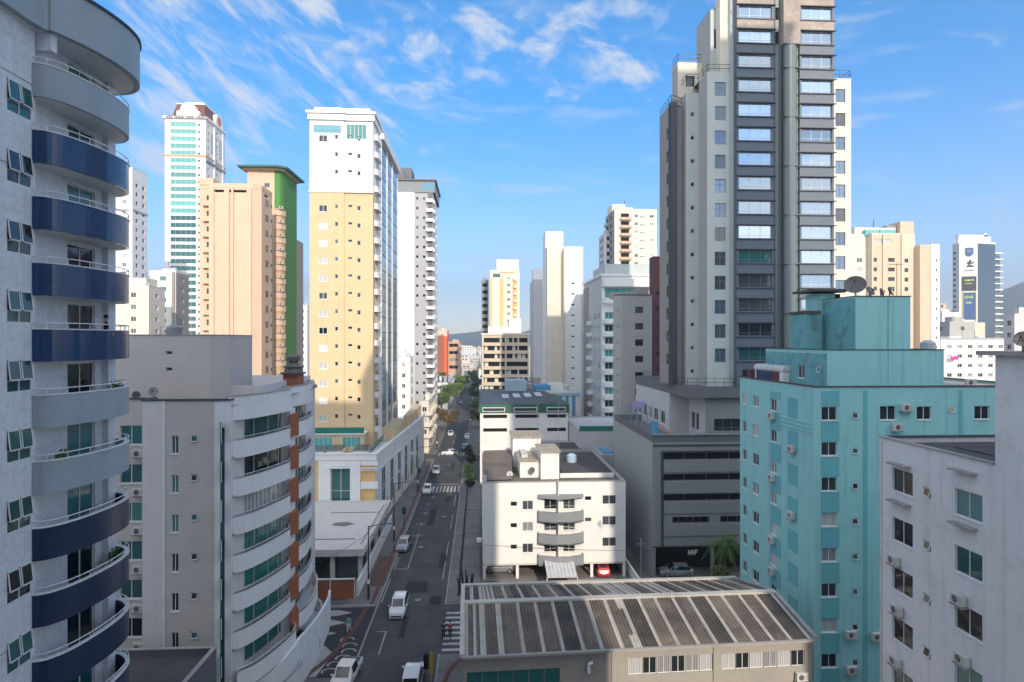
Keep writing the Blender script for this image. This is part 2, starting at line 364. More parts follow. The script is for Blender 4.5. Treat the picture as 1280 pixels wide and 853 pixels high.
wt('sky', 'frame_white', ['glass_mirror'], nx=3, tr=.24, fw=.04, depth=.25, near=True)
wt('skylow', 'frame_grey', ['glass_grey','glass_dark','glass_teal'], nx=3, tr=.24, fw=.04, depth=.25, near=True)
wt('flush', 'frame_dark', ['glass_dark','glass_grey'], nx=2, fw=.05, depth=.03)
wt('sash', 'frame_white', ['curtain_white','curtain_grey','glass_dark','curtain_white'], nx=2, near=True, fw=.045)
wt('pair', 'frame_white', ['glass_grey','curtain_grey','glass_dark'], nx=2, near=True, sill=1, fw=.05)
wt('grid2', 'frame_grey', ['glass_bluish','glass_grey'], nx=2, tr=.62, fw=.05, depth=.18, near=True)
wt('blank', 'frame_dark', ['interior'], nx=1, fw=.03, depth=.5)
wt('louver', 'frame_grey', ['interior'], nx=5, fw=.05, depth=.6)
wt('teal_band', 'frame_white', ['glass_teal_light','glass_teal'], nx=5, fw=.06, depth=.15)
wt('teal_tall', 'frame_white', ['glass_teal'], nx=2, tr=.5, fw=.08, depth=.3, near=True)
wt('strip', 'frame_dark', ['glass_teal'], nx=1, fw=.03, depth=.12)
wt('bluewall', 'frame_grey', ['glass_blue'], nx=3, tr=.35, fw=.05, depth=.08)
wt('teal_room', 'frame_white', ['curtain_teal','glass_teal','glass_dark','glass_green','curtain_white'], nx=4, near=True, fw=.05)
wt('greenish', 'frame_white', ['glass_green','glass_dark'], nx=3, fw=.06, depth=.2, near=True)

MULTI = set('ledge band cornice curtain rib balcony_slab painted_panel stilt blue_panel gold_stripe pergola window_hood pier_joint stone_band roof_house small_vent louver roof_rib skylight column stair_tower side_slab hood verge_capping groove moulding frame_rib portal green_glass side_rib roof_mast entrance_post pilaster beige_panel side_window post glass_balustrade glazed_storey parapet coping back_wall beige_block roof_sheet top_floor roof_frame podium_fascia stair_hood vent_house vent_pipe drain_pipe band_panel'.split())
class Bld:
    def __init__(s, name, label, cat, x, y, group=None, z=0):
        s.root = empty(name, (x,y,z), label, cat, group); s.parts = {}; s.multi = []; s.req = []; s.smooth = set()
    def mb(s, part='wall'):
        if part in MULTI:
            m = MB(); s.multi.append((part, m)); return m
        if part not in s.parts: s.parts[part] = MB()
        return s.parts[part]
    def face(s, A, B, z0, z1, m, wins=(), part='wall'):
        mb = s.mb(part); A = Vector(A); B = Vector(B); t = (B-A); Lh = t.length; t.normalize(); n = Vector((t.y,-t.x))
        def P(u, z, d=0): q = A+t*u-n*d; return (q.x, q.y, z)
        wins = [w for w in wins if w[0] > .02 and w[0]+w[2] < Lh-.02 and w[1] > z0+.02 and w[1]+w[3] < z1-.02]
        us = sorted({0, Lh} | {round(w[0],3) for w in wins} | {round(w[0]+w[2],3) for w in wins})
        # columns between breaks; merge runs vertically
        for a, b in zip(us[:-1], us[1:]):
            mid = (a+b)/2; op = sorted((round(w[1],3), round(w[1]+w[3],3)) for w in wins if w[0] < mid < w[0]+w[2])
            z = z0
            for (p, q) in op:
                if p > z: mb.face([P(a,z),P(b,z),P(b,p),P(a,p)], m)
                z = max(z, q)
            if z < z1: mb.face([P(a,z),P(b,z),P(b,z1),P(a,z1)], m)
        alpha = math.atan2(t.y, t.x)
        for w in wins:
            u, z, ww, hh, key = w[:5]; gl = w[5] if len(w) > 5 else rnd.choice(WT[key]['gls']); dp = WT[key]['depth']
            a, b, c, d = u, u+ww, z, z+hh
            mb.face([P(a,c),P(a,c,dp),P(a,d,dp),P(a,d)], m); mb.face([P(b,c,dp),P(b,c),P(b,d),P(b,d,dp)], m)
            mb.face([P(a,c),P(b,c),P(b,c,dp),P(a,c,dp)], m); mb.face([P(a,d,dp),P(b,d,dp),P(b,d),P(a,d)], m)
            if key == 'blank' or key == 'louver': pass
            s.req.append(('window', P(u,z), alpha, window_mesh(key, gl, ww, hh), ww*hh, n))
    def walls(s, pts, z0, z1, m, wins={}, part='wall', skip=()):
        n = len(pts)
        for i in range(n):
            if i in skip: continue
            mm = m[i] if isinstance(m, (list,tuple)) else m
            s.face(pts[i], pts[(i+1)%n], z0, z1, mm, wins.get(i, ()), part)
    def flat(s, pts, z, m, part='roof'): s.mb(part).face([(x,y,z) for x,y in pts], m)
    def ring(s, pts, z0, z1, out, inn, m, part='parapet'):
        o = offs(pts, out); i = offs(pts, -inn); n = len(pts); mb = s.mb(part)
        for k in range(n):
            j = (k+1)%n
            mb.face([(*o[k],z0),(*o[j],z0),(*o[j],z1),(*o[k],z1)], m); mb.face([(*i[j],z0),(*i[k],z0),(*i[k],z1),(*i[j],z1)], m)
            mb.face([(*o[k],z1),(*o[j],z1),(*i[j],z1),(*i[k],z1)], m); mb.face([(*i[k],z0),(*i[j],z0),(*o[j],z0),(*o[k],z0)], m)
    def block(s, pts, z0, z1, m, wins={}, roof='roof_grey', par=.5, cop=None, copm=None, part='wall'):
        """walls, flat roof sunk behind a parapet and a coping"""
        s.walls(pts, z0, z1-par, m, wins, part)
        mm = m[0] if isinstance(m, (list,tuple)) else m
        s.ring(pts, z1-par, z1, 0, .18, mm, 'parapet'); s.flat(offs(pts,-.17), z1-par+.005, roof)
        if cop != 0: s.ring(pts, z1+.002, z1+.07, .05, .24, copm or 'concrete', 'coping')
    def place(s, name, mesh, pos, alpha=0, area=.5, n=(0,-1)):
        s.req.append((name, pos, alpha, mesh if isinstance(mesh, tuple) else (mesh, None), area, Vector(n)))
    def finish(s, cap=96):
        lo = s.root.location
        for k, mb in list(s.parts.items())+s.multi:
            if mb.f: mb.build(k, s.root, smooth=(k in s.smooth))
        by = {}
        for r in s.req: by.setdefault(r[0], []).append(r)
        for name, rs in by.items():
            def score(r):
                p = Vector(r[1]); v = Vector((-p.x,-p.y)); d = v.length; dep = p.x*SN+p.y*CS; lat = p.x*CS-p.y*SN
                vis = dep > 1 and abs(lat/dep) < .88
                return r[4]*max(v.normalized().dot(r[5]), 0)/d/d if vis else -1
            rs.sort(key=score, reverse=True)
            for r in rs[:cap]:
                o = bpy.data.objects.new(name, r[3][0]); C.objects.link(o); o.parent = s.root
                o.location = Vector(r[1])-lo; o.rotation_euler = (0,0,r[2])
                if r[3][1]:
                    q = bpy.data.objects.new('pane', r[3][1]); C.objects.link(q); q.parent = o
            rest = rs[cap:]
            if rest:
                mb = MB()
                for r in rest:
                    ca, sa = math.cos(r[2]), math.sin(r[2])
                    for me in r[3]:
                        if not me: continue
                        vs = [(r[1][0]+v.co.x*ca-v.co.y*sa, r[1][1]+v.co.x*sa+v.co.y*ca, r[1][2]+v.co.z) for v in me.vertices]
                        base = len(mb.v); mb.v += vs
                        for p in me.polygons:
                            mb.f.append(tuple(base+i for i in p.vertices)); mb.m.append(mb.mi(me.materials[p.material_index].name))
                o = mb.build(name, s.root); o['kind'] = 'stuff'
        return s
def grid(us, zs, w, h, key, p=1.0):
    return [(u, z, w, h, key) for u in us for z in zs if rnd.random() <= p]
def levels(z0, dz, n): return [z0+dz*i for i in range(n)]

# shared part meshes -------------------------------------------------
_pc = {}
def ac_mesh():
    if 'ac' in _pc: return _pc['ac']
    a = MB(); a.box(0,-.36,0,.82,-.06,.56,'ac_white')
    n = 14; c = (.32,-.37,.28)
    ring = [(c[0]+.2*math.cos(2*math.pi*k/n), c[1], c[2]+.2*math.sin(2*math.pi*k/n)) for k in range(n)]
    a.face(ring, 'frame_dark')
    for r in (.07,.14):
        for k in range(n):
            t0 = 2*math.pi*k/n; t1 = 2*math.pi*(k+1)/n
            a.tube((c[0]+r*math.cos(t0),c[1]-.01,c[2]+r*math.sin(t0)),(c[0]+r*math.cos(t1),c[1]-.01,c[2]+r*math.sin(t1)),.007,'ac_white',n=4,caps=False)
    for z in (.12,.2,.28,.36,.44): a.box(.6,-.368,z,.78,-.362,z+.02,'frame_grey')
    a.box(.05,-.4,-.05,.10,0,-.002,'frame_grey'); a.box(.70,-.4,-.05,.75,0,-.002,'frame_grey'); a.box(-.08,-.42,-.09,.9,0,-.052,'concrete')
    _pc['ac'] = a.data('air_conditioner'); return _pc['ac']
def bal_mesh(w, h, proj, m, rail=None, glass=None):
    """straight balcony: slab and parapet, x 0..w, y 0..-proj, z 0 at slab underside"""
    k = ('bal', round(w,2), h, proj, m, rail, glass)
    if k in _pc: return _pc[k]
    a = MB(); a.box(0,-proj,0,w,0,.14,m); g = glass or m
    a.box(0,-proj,.142,w,-proj+.1,h,g); a.box(0,-proj+.102,.142,.1,0,h,g); a.box(w-.1,-proj+.102,.142,w,0,h,g)
    if rail: a.box(-.02,-proj-.02,h+.002,w+.02,-proj+.12,h+.06,rail)
    _pc[k] = a.data('balcony'); return _pc[k]
def smooth_line(ps, k=5):
    ps = [Vector(p) for p in ps]; res = []
    P = [ps[0]*2-ps[1]]+ps+[ps[-1]*2-ps[-2]]
    for i in range(1, len(P)-2):
        for j in range(k):
            t = j/k; a,b,c,d = P[i-1],P[i],P[i+1],P[i+2]
            q = .5*((2*b)+(c-a)*t+(2*a-5*b+4*c-d)*t*t+(3*b-a-3*c+d)*t**3); res.append((q.x,q.y))
    res.append((ps[-1].x, ps[-1].y)); return res
def line_off(ps, d):
    r = []
    for i in range(len(ps)):
        a = Vector(ps[max(0,i-1)]); b = Vector(ps[min(len(ps)-1,i+1)]); t = (b-a).normalized(); r.append((ps[i][0]+t.y*d, ps[i][1]-t.x*d))
    return r
def ribbon(mb, ps, z0, z1, th, m, out=0):
    """upright strip following an open line; th metres thick to the inside"""
    o = line_off(ps, out); i = line_off(ps, out-th); n = len(ps); Zf = z1 if callable(z1) else (lambda k: z1)
    for k in range(n-1):
        a, b = Zf(k), Zf(k+1)
        mb.face([(*o[k],z0),(*o[k+1],z0),(*o[k+1],b),(*o[k],a)], m); mb.face([(*i[k+1],z0),(*i[k],z0),(*i[k],a),(*i[k+1],b)], m)
        mb.face([(*o[k],a),(*o[k+1],b),(*i[k+1],b),(*i[k],a)], m); mb.face([(*i[k],z0),(*i[k+1],z0),(*o[k+1],z0),(*o[k],z0)], m)
    mb.face([(*o[0],z0),(*o[0],Zf(0)),(*i[0],Zf(0)),(*i[0],z0)], m); mb.face([(*i[-1],z0),(*i[-1],Zf(n-1)),(*o[-1],Zf(n-1)),(*o[-1],z0)], m)

# ================================================================== SETTING: ground, street
def sheet(name, pts, z, m, kind='structure', thick=None):
    a = MB()
    if thick: a.prism(pts, z-thick, z, m)
    else: a.face([(x,y,z) for x,y in pts], m)
    o = a.build(name, off=(0,0,0)); o['kind'] = kind; return o
sheet('ground', rect(-3500,-400,3500,5000), 0, 'ground')
LK, RK = -11.5, -4.0                        # kerb lines of the street
sheet('road', rect(LK,-8,RK+.1,700), .004, 'asphalt')
sheet('side_road', rect(RK+.1,57.6,60,68.2), .006, 'asphalt')
sheet('side_road', rect(-70,153,LK,160), .006, 'asphalt')
sheet('side_road', rect(RK+.1,150,60,157), .006, 'asphalt')
def pavement(x0, y0, x1, y1, side):
    a = MB(); a.box(x0,y0,-.02,x1,y1,.13,'paving'); k = .16
    if side == 'r': a.box(x0-.001,y0,-.02,x0+k,y1,.136,'kerb')
    else: a.box(x1-k,y0,-.02,x1+.001,y1,.136,'kerb')
    o = a.build('pavement', off=(0,0,0)); o['kind'] = 'structure'
pavement(-15.4,68.6,LK,153,'l'); pavement(-16.0,160,LK,640,'l'); pavement(-20,-8,LK-.0,54,'l')
pavement(RK,-8,.6,57.5,'r'); pavement(RK,68.3,-.0,149.8,'r'); pavement(RK,157.2,0.3,640,'r')
for y in (58,): pass
# red tactile path on the near right corner, brown worn paving on the left
a = MB()
cv = smooth_line([(-2.0,44),(-3.0,50),(-2.9,54),(-1.6,56.6),(.4,57.1)])
o1 = line_off(cv,.22); i1 = line_off(cv,-.22)
for k in range(len(cv)-1): a.face([(*i1[k],.142),(*o1[k],.142),(*o1[k+1],.142),(*i1[k+1],.142)], 'paving_red')
tag(a.build('path', off=(0,0,0)), kind='structure')
sheet('path', [(-13.9,74),(-11.75,74),(-11.75,84),(-13.9,84)], .136, 'paving_brown')
sheet('path', [(-12.5,68.7),(-12.1,68.7),(-12.1,150),(-12.5,150)], .141, 'paving_red')
# plaza in front of the low pavilion, with its wave mosaic
a = MB(); a.box(-30,54,-.02,LK,68.5,.12,'paving_dark'); a.box(LK-.16,54,-.02,LK+.002,68.6,.126,'kerb')
tag(a.build('plaza', off=(0,0,0)), kind='structure')
a = MB()
a.face([(-24,54.2,.126),(-14.6,54.2,.126),(-14.0,58.2,.126),(-15.6,60.2,.126),(-19,60.6,.126),(-24,60.6,.126)],'mosaic_white')
for yy, xx in ((61.5,-14.6),(63.8,-14.2),(66.1,-14.0)):
    a.face([(-24,yy,.126),(xx-1.5,yy,.126),(xx,yy+.7,.126),(xx-1.5,yy+1.4,.126),(-24,yy+1.4,.126)],'mosaic_white')
a.box(-24,68.05,.12,LK-.3,68.4,.30,'kerb')
for j in range(6):
    ps = [(-22+j*1.15+.55*math.sin(t*.9+j*.2), 54.3+t*.42, .131) for t in range(13)]
    for k in range(12):
        x0,y0,z = ps[k]; x1,y1,_ = ps[k+1]; wv = .10+.05*math.sin(k)
        a.face([(x0-wv,y0,z),(x0+wv,y0,z),(x1+wv,y1,z),(x1-wv,y1,z)],'mosaic_black')
for j in range(6):
    c = (-13.1-.5*math.cos(j), 55+j*1.15); 
    for k in range(9):
        t0, t1 = k*.4, (k+1)*.4
        a.face([(c[0]+.55*math.cos(t0),c[1]+.45*math.sin(t0),.131),(c[0]+.75*math.cos(t0),c[1]+.62*math.sin(t0),.131),(c[0]+.75*math.cos(t1),c[1]+.62*math.sin(t1),.131),(c[0]+.55*math.cos(t1),c[1]+.45*math.sin(t1),.131)],'mosaic_white')
for j in range(6): 
    for q in range(10):
        t0, t1 = q*.314*2, (q+1)*.314*2; c = (-20.4+j*.95, 59.6)
        a.face([(c[0],c[1],.131),(c[0]+.3*math.cos(t0),c[1]+.3*math.sin(t0),.131),(c[0]+.3*math.cos(t1),c[1]+.3*math.sin(t1),.131)],'mosaic_black')
tag(a.build('plaza_mosaic', off=(0,0,0)), kind='structure')
cv = smooth_line([(-15.6,54.1),(-14.4,57),(-13.6,60),(-13.0,64),(-12.7,68)]); a = MB(); o1 = line_off(cv,.25); i1 = line_off(cv,-.25)
for k in range(len(cv)-1): a.face([(*i1[k],.134),(*o1[k],.134),(*o1[k+1],.134),(*i1[k+1],.134)], 'paving_red')
tag(a.build('path', off=(0,0,0)), kind='structure')
# painted markings
a = MB()
def stripe(x0,y0,x1,y1,z=.010): a.face([(x0,y0,z),(x1,y0,z),(x1,y1,z),(x0,y1,z)],'paint_white')
for i in range(8): stripe(-3.7, 58.3+i*1.13, -.4, 58.75+i*1.13, .0105)
for i in range(10): stripe(LK+.5+i*.72, 119.5, LK+.85+i*.72, 124.5)
for i in range(10): stripe(LK+.5+i*.72, 157.5, LK+.85+i*.72, 161.5)
stripe(LK+.3,126.0,RK-.1,126.35)
stripe(-9.75,58,-9.63,62.6); stripe(-10.6,58,-10.48,58.1)
stripe(-10.6,62.5,-9.63,62.62)
stripe(-11.35,69.5,-11.25,76.5)
stripe(-9.55,79.5,-9.45,93); stripe(-11.3,79.5,-9.45,79.62); stripe(-11.3,79.5,-11.2,84)
for y in (93,99,105,111): stripe(-10.4,y,-8.9,y+.12); stripe(-9.6,y-.7,-9.48,y+.8)
stripe(-4.75,76,-4.65,82); stripe(-4.75,84,-4.65,90); stripe(-4.75,96,-4.65,104); stripe(-4.75,109,-4.65,118)
for y in range(165,420,12): stripe(-7.85,y,-7.73,y+4)
tag(a.build('road_marking', off=(0,0,0)), kind='structure')
sheet('road_patch', [(-5.8,68.6),(-4.5,68.6),(-4.5,71),(-5.8,71)], .0085, 'asphalt_patch')
sheet('road_patch', [(-5.5,79.5),(-4.7,79.5),(-4.7,85),(-5.5,85)], .0085, 'asphalt_patch')
# dark verge strip between the right pavement and the lots
sheet('verge', rect(-2.7,70.5,-2.35,149), .136, 'asphalt_patch')

# ================================================================== NEAR LEFT: apartment block with curved balconies
b = Bld('apartment_building', 'nearest apartment block, white tiles with curved dark blue and grey balconies, left edge', 'building', -19.35, 27)
X0 = -19.35
wins = []
zt = [39.45+2.9*k for k in range(-14,2)]
face_pts = [(X0,2),(X0,27.2)]
for z in zt: wins.append((23.6,z,1.38,1.40,'awning'))
for z in zt: wins.append((17.5,z,1.38,1.40,'awning'))
b.face((X0,2),(X0,27.2),0,43.45,'tile_white',wins)
b.face((X0,27.2),(-19.65,27.2),0,43.45,'tile_white')
zr = [30.5+2.88*k for k in range(-11,5)]
wins = [(29.7-27.2, z-1.2, 2.05, 2.52,'door_teal') for z in zr]
b.face((-19.65,27.2),(-19.65,33.5),0,43.45,'tile_white',wins)
b.face((-19.65,33.5),(-34,33.5),0,43.45,'tile_white'); b.face((-34,2),(X0,2),0,43.45,'tile_white'); b.face((-34,33.5),(-34,2),0,43.45,'tile_white')
b.mb('wall').box(-19.645,32.35,0,-19.35,32.95,43.44,'tile_white')            # pier at the end of the balconies
cv = smooth_line([(-19.33,27.0),(-18.85,27.2),(-18.42,27.9),(-18.15,29),(-18.02,30.4),(-18.1,31.6),(-18.38,32.5),(-18.9,33.1),(-19.3,33.35),(-19.64,33.4)],4)
cols = {4:'tile_grey',3:'tile_blue',2:'tile_blue',1:'tile_blue',0:'tile_blue',-1:'tile_grey',-2:'tile_grey'}
for k in range(-11,5):
    z = 30.5+2.88*k; m = cols.get(k,'tile_navy'); mb = MB()
    ribbon(mb, cv, z-1.40, z, .14, m)
    inner = line_off(cv,-.139)
    mb.prism([(-19.64,27.22)]+inner[1:], z-1.41, z-1.10, 'white_clean')
    ribbon(mb, cv, z+.002, z+.05, .2, 'white_clean', out=.03)
    o = mb.build('balcony', b.root); r = MB()
    cvr = line_off(cv,-.02)
    for i in range(len(cvr)-1): r.tube((*cvr[i],z+.30),(*cvr[i+1],z+.30),.026,'frame_white',n=6,caps=False)
    for i in range(0,len(cvr),4): r.tube((*cvr[i],z+.05),(*cvr[i],z+.30),.018,'frame_white',n=5,caps=False)
    r.build('railing', None, off=(0,0,0)); q = bpy.data.objects[-1] if False else C.objects[-1]; q.parent = o; q.location = (-b.root.location[0],-b.root.location[1],0)
# crown band
mb = b.mb('crown')
cvc = smooth_line([(X0+.45,2),(X0+.45,20),(X0+.45,26.4),(-18.5,27.2),(-17.95,28.6),(-17.62,30.2),(-17.62,31.6),(-17.95,32.7),(-18.5,33.5),(-19.3,34.0),(-20.5,34.2)],4)
ribbon(mb, cvc, 43.5, 45.6, .3, 'tile_grey'); ribbon(mb, cvc, 45.602, 45.72, .45, 'charcoal', out=.08)
mb.prism([(-33.9,2)]+line_off(cvc,-.29), 43.46, 43.7, 'white_clean')
b.mb('crown_bracket').box(-19.64,27.25,42.7,-18.7,27.6,43.45,'tile_white')
for z in (46.0-2.9*k for k in (1.7,3.0,9.9)): b.mb('groove').box(X0,2,z,X0+.012,27.15,z+.035,'frame_grey')
b.finish()

# ================================================================== SECOND LEFT: lilac block with wavy white balconies
Y2 = 45.4; XL, XR = -34.0, -19.2
b = Bld('apartment_building', 'lilac grey apartment block with wavy white balconies and an orange column on the street side', 'building', -24, 50)
TOP = 25.6
xa = [fx(p,Y2) for p in (178,205,268,275,279,288)]
zz2 = levels(TOP-3.9-2.9*7, 2.9, 8)
# recessed left part, projecting pier, beige field, glass strip
b.face((XL,Y2+1.2),(xa[0],Y2+1.2),0,TOP,'lilac_grey',[(fx(p,Y2+1.2)-XL,z,ww,1.45,k) for z in levels(TOP-3.4-2.9*7,2.9,8) for p,ww,k in ((150,1.6,'slide_teal'),)])
b.face((xa[0],Y2+1.2),(xa[0],Y2),0,TOP,'lilac_light'); b.face((xa[0],Y2),(xa[1],Y2),0,TOP,'lilac_light')
b.face((xa[1],Y2),(xa[2],Y2),0,TOP,'lilac_grey',[(fx(214,Y2)-xa[1],z,.52,1.35,'slide_teal') for z in zz2]+[(fx(238,Y2)-xa[1],z+.85,.55,.55,'vent') for z in zz2])
b.face((xa[2],Y2),(xa[5],Y2),0,TOP,'white_blue',[(fx(275,Y2)-xa[2],.6,.34,TOP-2.6,'strip')])
b.mb('wall').box(xa[1]-.06,Y2-.05,0,xa[1]+.06,Y2-.001,TOP-.01,'white_blue')
# AC units under the left windows
for z in levels(TOP-4.3-2.9*7,2.9,8): b.place('air_conditioner', ac_mesh(), (fx(151,Y2+1.2)+1.0,Y2+1.2,z), 0)
# street side back wall
xb = -18.95; SB = [(xa[5],Y2),(xa[5]+.02,Y2+1.0),(-18.2,Y2+1.6),(-17.9,54.1),(-17.9,55.3),(-18.0,66.6),(-19,67.4)]
b.walls(SB+[(XL,67.4),(XL,Y2+1.2)],0,TOP,'lilac_light',{3:[]},skip=(7,8))
CV1 = smooth_line([(xa[5]+.03,Y2+.15),(-18.5,Y2+.35),(-17.7,Y2+1.3),(-16.95,Y2+3.2),(-16.35,Y2+5.6),(-16.25,Y2+7.0),(-16.8,Y2+8.1)],4)
CV2 = smooth_line([(-17.4,Y2+9.5),(-16.8,Y2+10.2),(-16.5,Y2+12.2),(-16.6,Y2+14.0),(-16.95,Y2+16.4),(-17.6,Y2+18.6),(-18.3,Y2+19.6)],4)
for i in range(8):
    z = TOP-3.05-2.87*i; mb = MB(); g = 0.0 if i < 6 else .5*(i-5)
    for cv in (CV1,CV2):
        c2 = [(x+g,y) for x,y in cv]
        ribbon(mb, c2, z-1.35, z, .12, 'white_blue')
        ribbon(mb, c2, z+.002, z+.05, .2, 'steel', out=.02)
        mb.prism([((-17.95,c2[0][1]) if cv is CV2 else (xa[5]+.03,Y2+1.05))]+line_off(c2,-.119)+[(-17.95,c2[-1][1])], z-1.34, z-1.2, 'white_blue')
    o = mb.build('balcony', b.root)
    for cv in (CV1,CV2):
        r = MB(); c2 = [(x+g,y) for x,y in line_off(cv,-.05)]
        for j in range(3,len(c2)-1): r.tube((*c2[j],z+.22),(*c2[j+1],z+.22),.028,'frame_white',n=5,caps=False)
        for j in range(3,len(c2),3): r.tube((*c2[j],z+.05),(*c2[j],z+.22),.018,'frame_white',n=5,caps=False)
        q = r.build('railing', off=(0,0,0)); q.parent = o; q.location = (-b.root.location[0],-b.root.location[1],0)
    # glazing set behind the parapet
    for cv, gl in ((CV1, ['glass_teal','glass_dark','glass_dark','curtain_teal','glass_green','glass_green','glass_teal','glass_dark'][i]), (CV2, ['glass_dark','glass_dark','glass_green','glass_dark','glass_dark','glass_dark','glass_teal','glass_dark'][i])):
        c3 = line_off(cv,-.75); gm = MB()
        if i == 2 and cv is CV1: gl = 'curtain_white'
        ks = range(1,len(c3)-2,2) if len(c3)%2 else range(1,len(c3)-2,2)
        ribbon(gm, c3[2:-1], z-.05, z+1.50, .04, gl)
        for j in range(2,len(c3),3): gm.tube((*line_off(cv,-.72)[j],z-.05),(*line_off(cv,-.72)[j],z+1.5),.03,'frame_white',n=4,caps=False)
        o2 = gm.build('window', b.root)
# roof edge following the balconies
mb = b.mb('roof_edge')
for cv in (CV1+[(-16.7,Y2+9)]+CV2,): 
    ribbon(mb, cv, TOP-1.55, TOP+.25, .2, 'white_blue'); mb.prism([(-18.1,Y2+1.5)]+line_off(cv,-.19)+[(-18.1,Y2+20.6)], TOP-1.56, TOP-1.4, 'white_blue'); ribbon(mb, cv, TOP+.252, TOP+.33, .34, 'concrete', out=.05)
mb = b.mb('column')
mb.box(-17.95,Y2+8.0,0,-16.55,Y2+9.4,TOP-1.57,'white_blue')
for i in range(8):
    z = TOP-3.0-2.87*i; mb2 = MB(); mb2.prism([(-16.54,Y2+7.7),(-16.0,Y2+8.6),(-16.54,Y2+9.5)], z-.95+.0, z+1.0,'orange'); mb2.build('orange_panel', b.root)
b.mb('orange_wall').box(-18.9,Y2+5.5,TOP-2.9,-17.3,Y2+7.8,TOP-1.6,'orange')
P2 = [(XL,Y2+1.2),(xa[0],Y2+1.2),(xa[0],Y2),(xa[5],Y2),(-17.7,Y2+2),(-16.6,Y2+5),(-16.6,Y2+17),(-18,67.2),(XL,67.4)]
b.flat(P2, TOP-.35, 'roof_grey'); b.ring([(XL,Y2+1.2),(xa[0],Y2+1.2),(xa[0],Y2),(xa[5],Y2),(xa[5],67.4),(XL,67.4)], TOP, TOP+.12, .08, .3, 'charcoal','coping')
b.ring([(xa[5]+.3,Y2+5),(-18,Y2+6),(-18,Y2+19.4),(-30,Y2+20.9),(-30,Y2+5)], TOP-.3, TOP+.75, 0, .2, 'lilac_light','parapet')
# roof house
xx0, xx1 = fx(160,50.0), fx(280,48)
RH = [(-34,49.0),(fx(262,49),49.0),(fx(262,49)+1.1,50.4),(fx(262,49)+1.1,55),(-34,55)]
b.block(RH, TOP-.34, 30.45, 'lilac_grey', {0:[(fx(207,49)+34,28.9,.5,.32,'small'),(fx(207,49)+34,27.6,.5,.32,'small')]}, roof='roof_grey', par=.15, cop=1)
# orange chimney with stone collar and dark urn cap
a = b.mb('chimney'); cx_, cy_ = -17.6, Y2+12.3
a.box(cx_-.75,cy_-.7,TOP-.3,cx_+.75,cy_+.7,TOP+1.3,'orange'); a.lathe((cx_,cy_,0),[(1.1,TOP+1.3),(1.15,TOP+1.45),(.85,TOP+1.5),(.75,TOP+1.9),(.95,TOP+1.95),(.95,TOP+2.05),(.6,TOP+2.1),(.42,TOP+2.35),(.42,TOP+2.5),(.62,TOP+2.55),(.66,TOP+2.9),(.45,TOP+3.1),(0,TOP+3.15)],'dish_grey',n=16)
b.finish()
a = MB(); xw = fx(160,37)
b = Bld('annex', 'low annex with dark flat roof between the two left apartment blocks', 'building', -23, 38)
b.block([(-29,37),(fx(236,39),38.4),(fx(236,39),43),(-29,43)], 0, 8.6, 'grey_dark', roof='concrete_dark', par=.5); b.finish()
# ramp-like white wall at the foot of the wavy block
a = MB(); cvw = smooth_line([(-17.8,47),(-15.9,50),(-15.3,56),(-15.6,63),(-16.4,67)],4)
ribbon(a, cvw, 0, lambda k: 4.4-3.0*abs(k/len(cvw)-.35), .25, 'white_blue'); tag(a.build('garden_wall', off=(-16,56,0)), 'curved white wall along the foot of the wavy balcony block', 'wall')

# ================================================================== LOW PAVILION with flat roof, orange hoarding
b = Bld('pavilion', 'low pavilion with a flat white roof slab on columns beside the street', 'building', -19, 80)
yf = 73.5; xr = -14.1
b.mb('roof').box(-32,yf,3.95,xr,96.1,4.55,'off_white'); 
b.ring(rect(-32,yf,xr,96.1),4.552,4.8,0,.25,'off_white','parapet')
b.mb('roof').prism([(-20.5,84),(-18.6,83.4),(-17.4,84.6),(-18.6,85.6),(-20.2,85.3)],4.552,4.556,'roof_grey')
for y in (74,79.5,85,90.5): b.mb('column').box(xr-.75,y,0,xr-.3,y+.45,3.94,'off_white')
for x in (-18.2,-22.5,-27): b.mb('column').box(x,74,0,x+.5,74.5,3.94,'off_white')
b.mb('back_wall').box(-32,88,0,-18.5,88.3,3.94,'charcoal'); b.mb('back_wall').box(-31,80,0,-20.5,80.3,3.94,'charcoal')
b.mb('slat_screen').box(-17.6,75.5,0,-15.4,75.7,3.9,'grey_dark')
b.finish()
a = MB(); a.box(-20.1,70.6,.1,-14.6,70.8,2.3,'orange')
for x in (-20.15,-17.4,-14.6): a.box(x,70.5,.1,x+.12,70.59,2.45,'frame_white')
a.box(-20.1,70.5,2.31,-14.5,70.8,2.4,'frame_white'); tag(a.build('hoarding', off=(-17,70.7,0)), 'orange panel hoarding with white posts by the low pavilion', 'fence')
a = MB(); ps = [(-14.45,70.6),(-14.3,97)]
for y in range(71,96,3): a.box(-14.45,y,.12,-14.2,y+2.2,1.9,'white_blue'); a.box(-14.42,y+2.2,.12,-14.23,y+3,.9,'white_blue'); a.box(-14.42,y+2.2,1.4,-14.23,y+3,1.9,'white_blue')
tag(a.build('boundary_wall', off=(-14.3,83,0)), 'long low white wall with openings along the left pavement', 'wall')

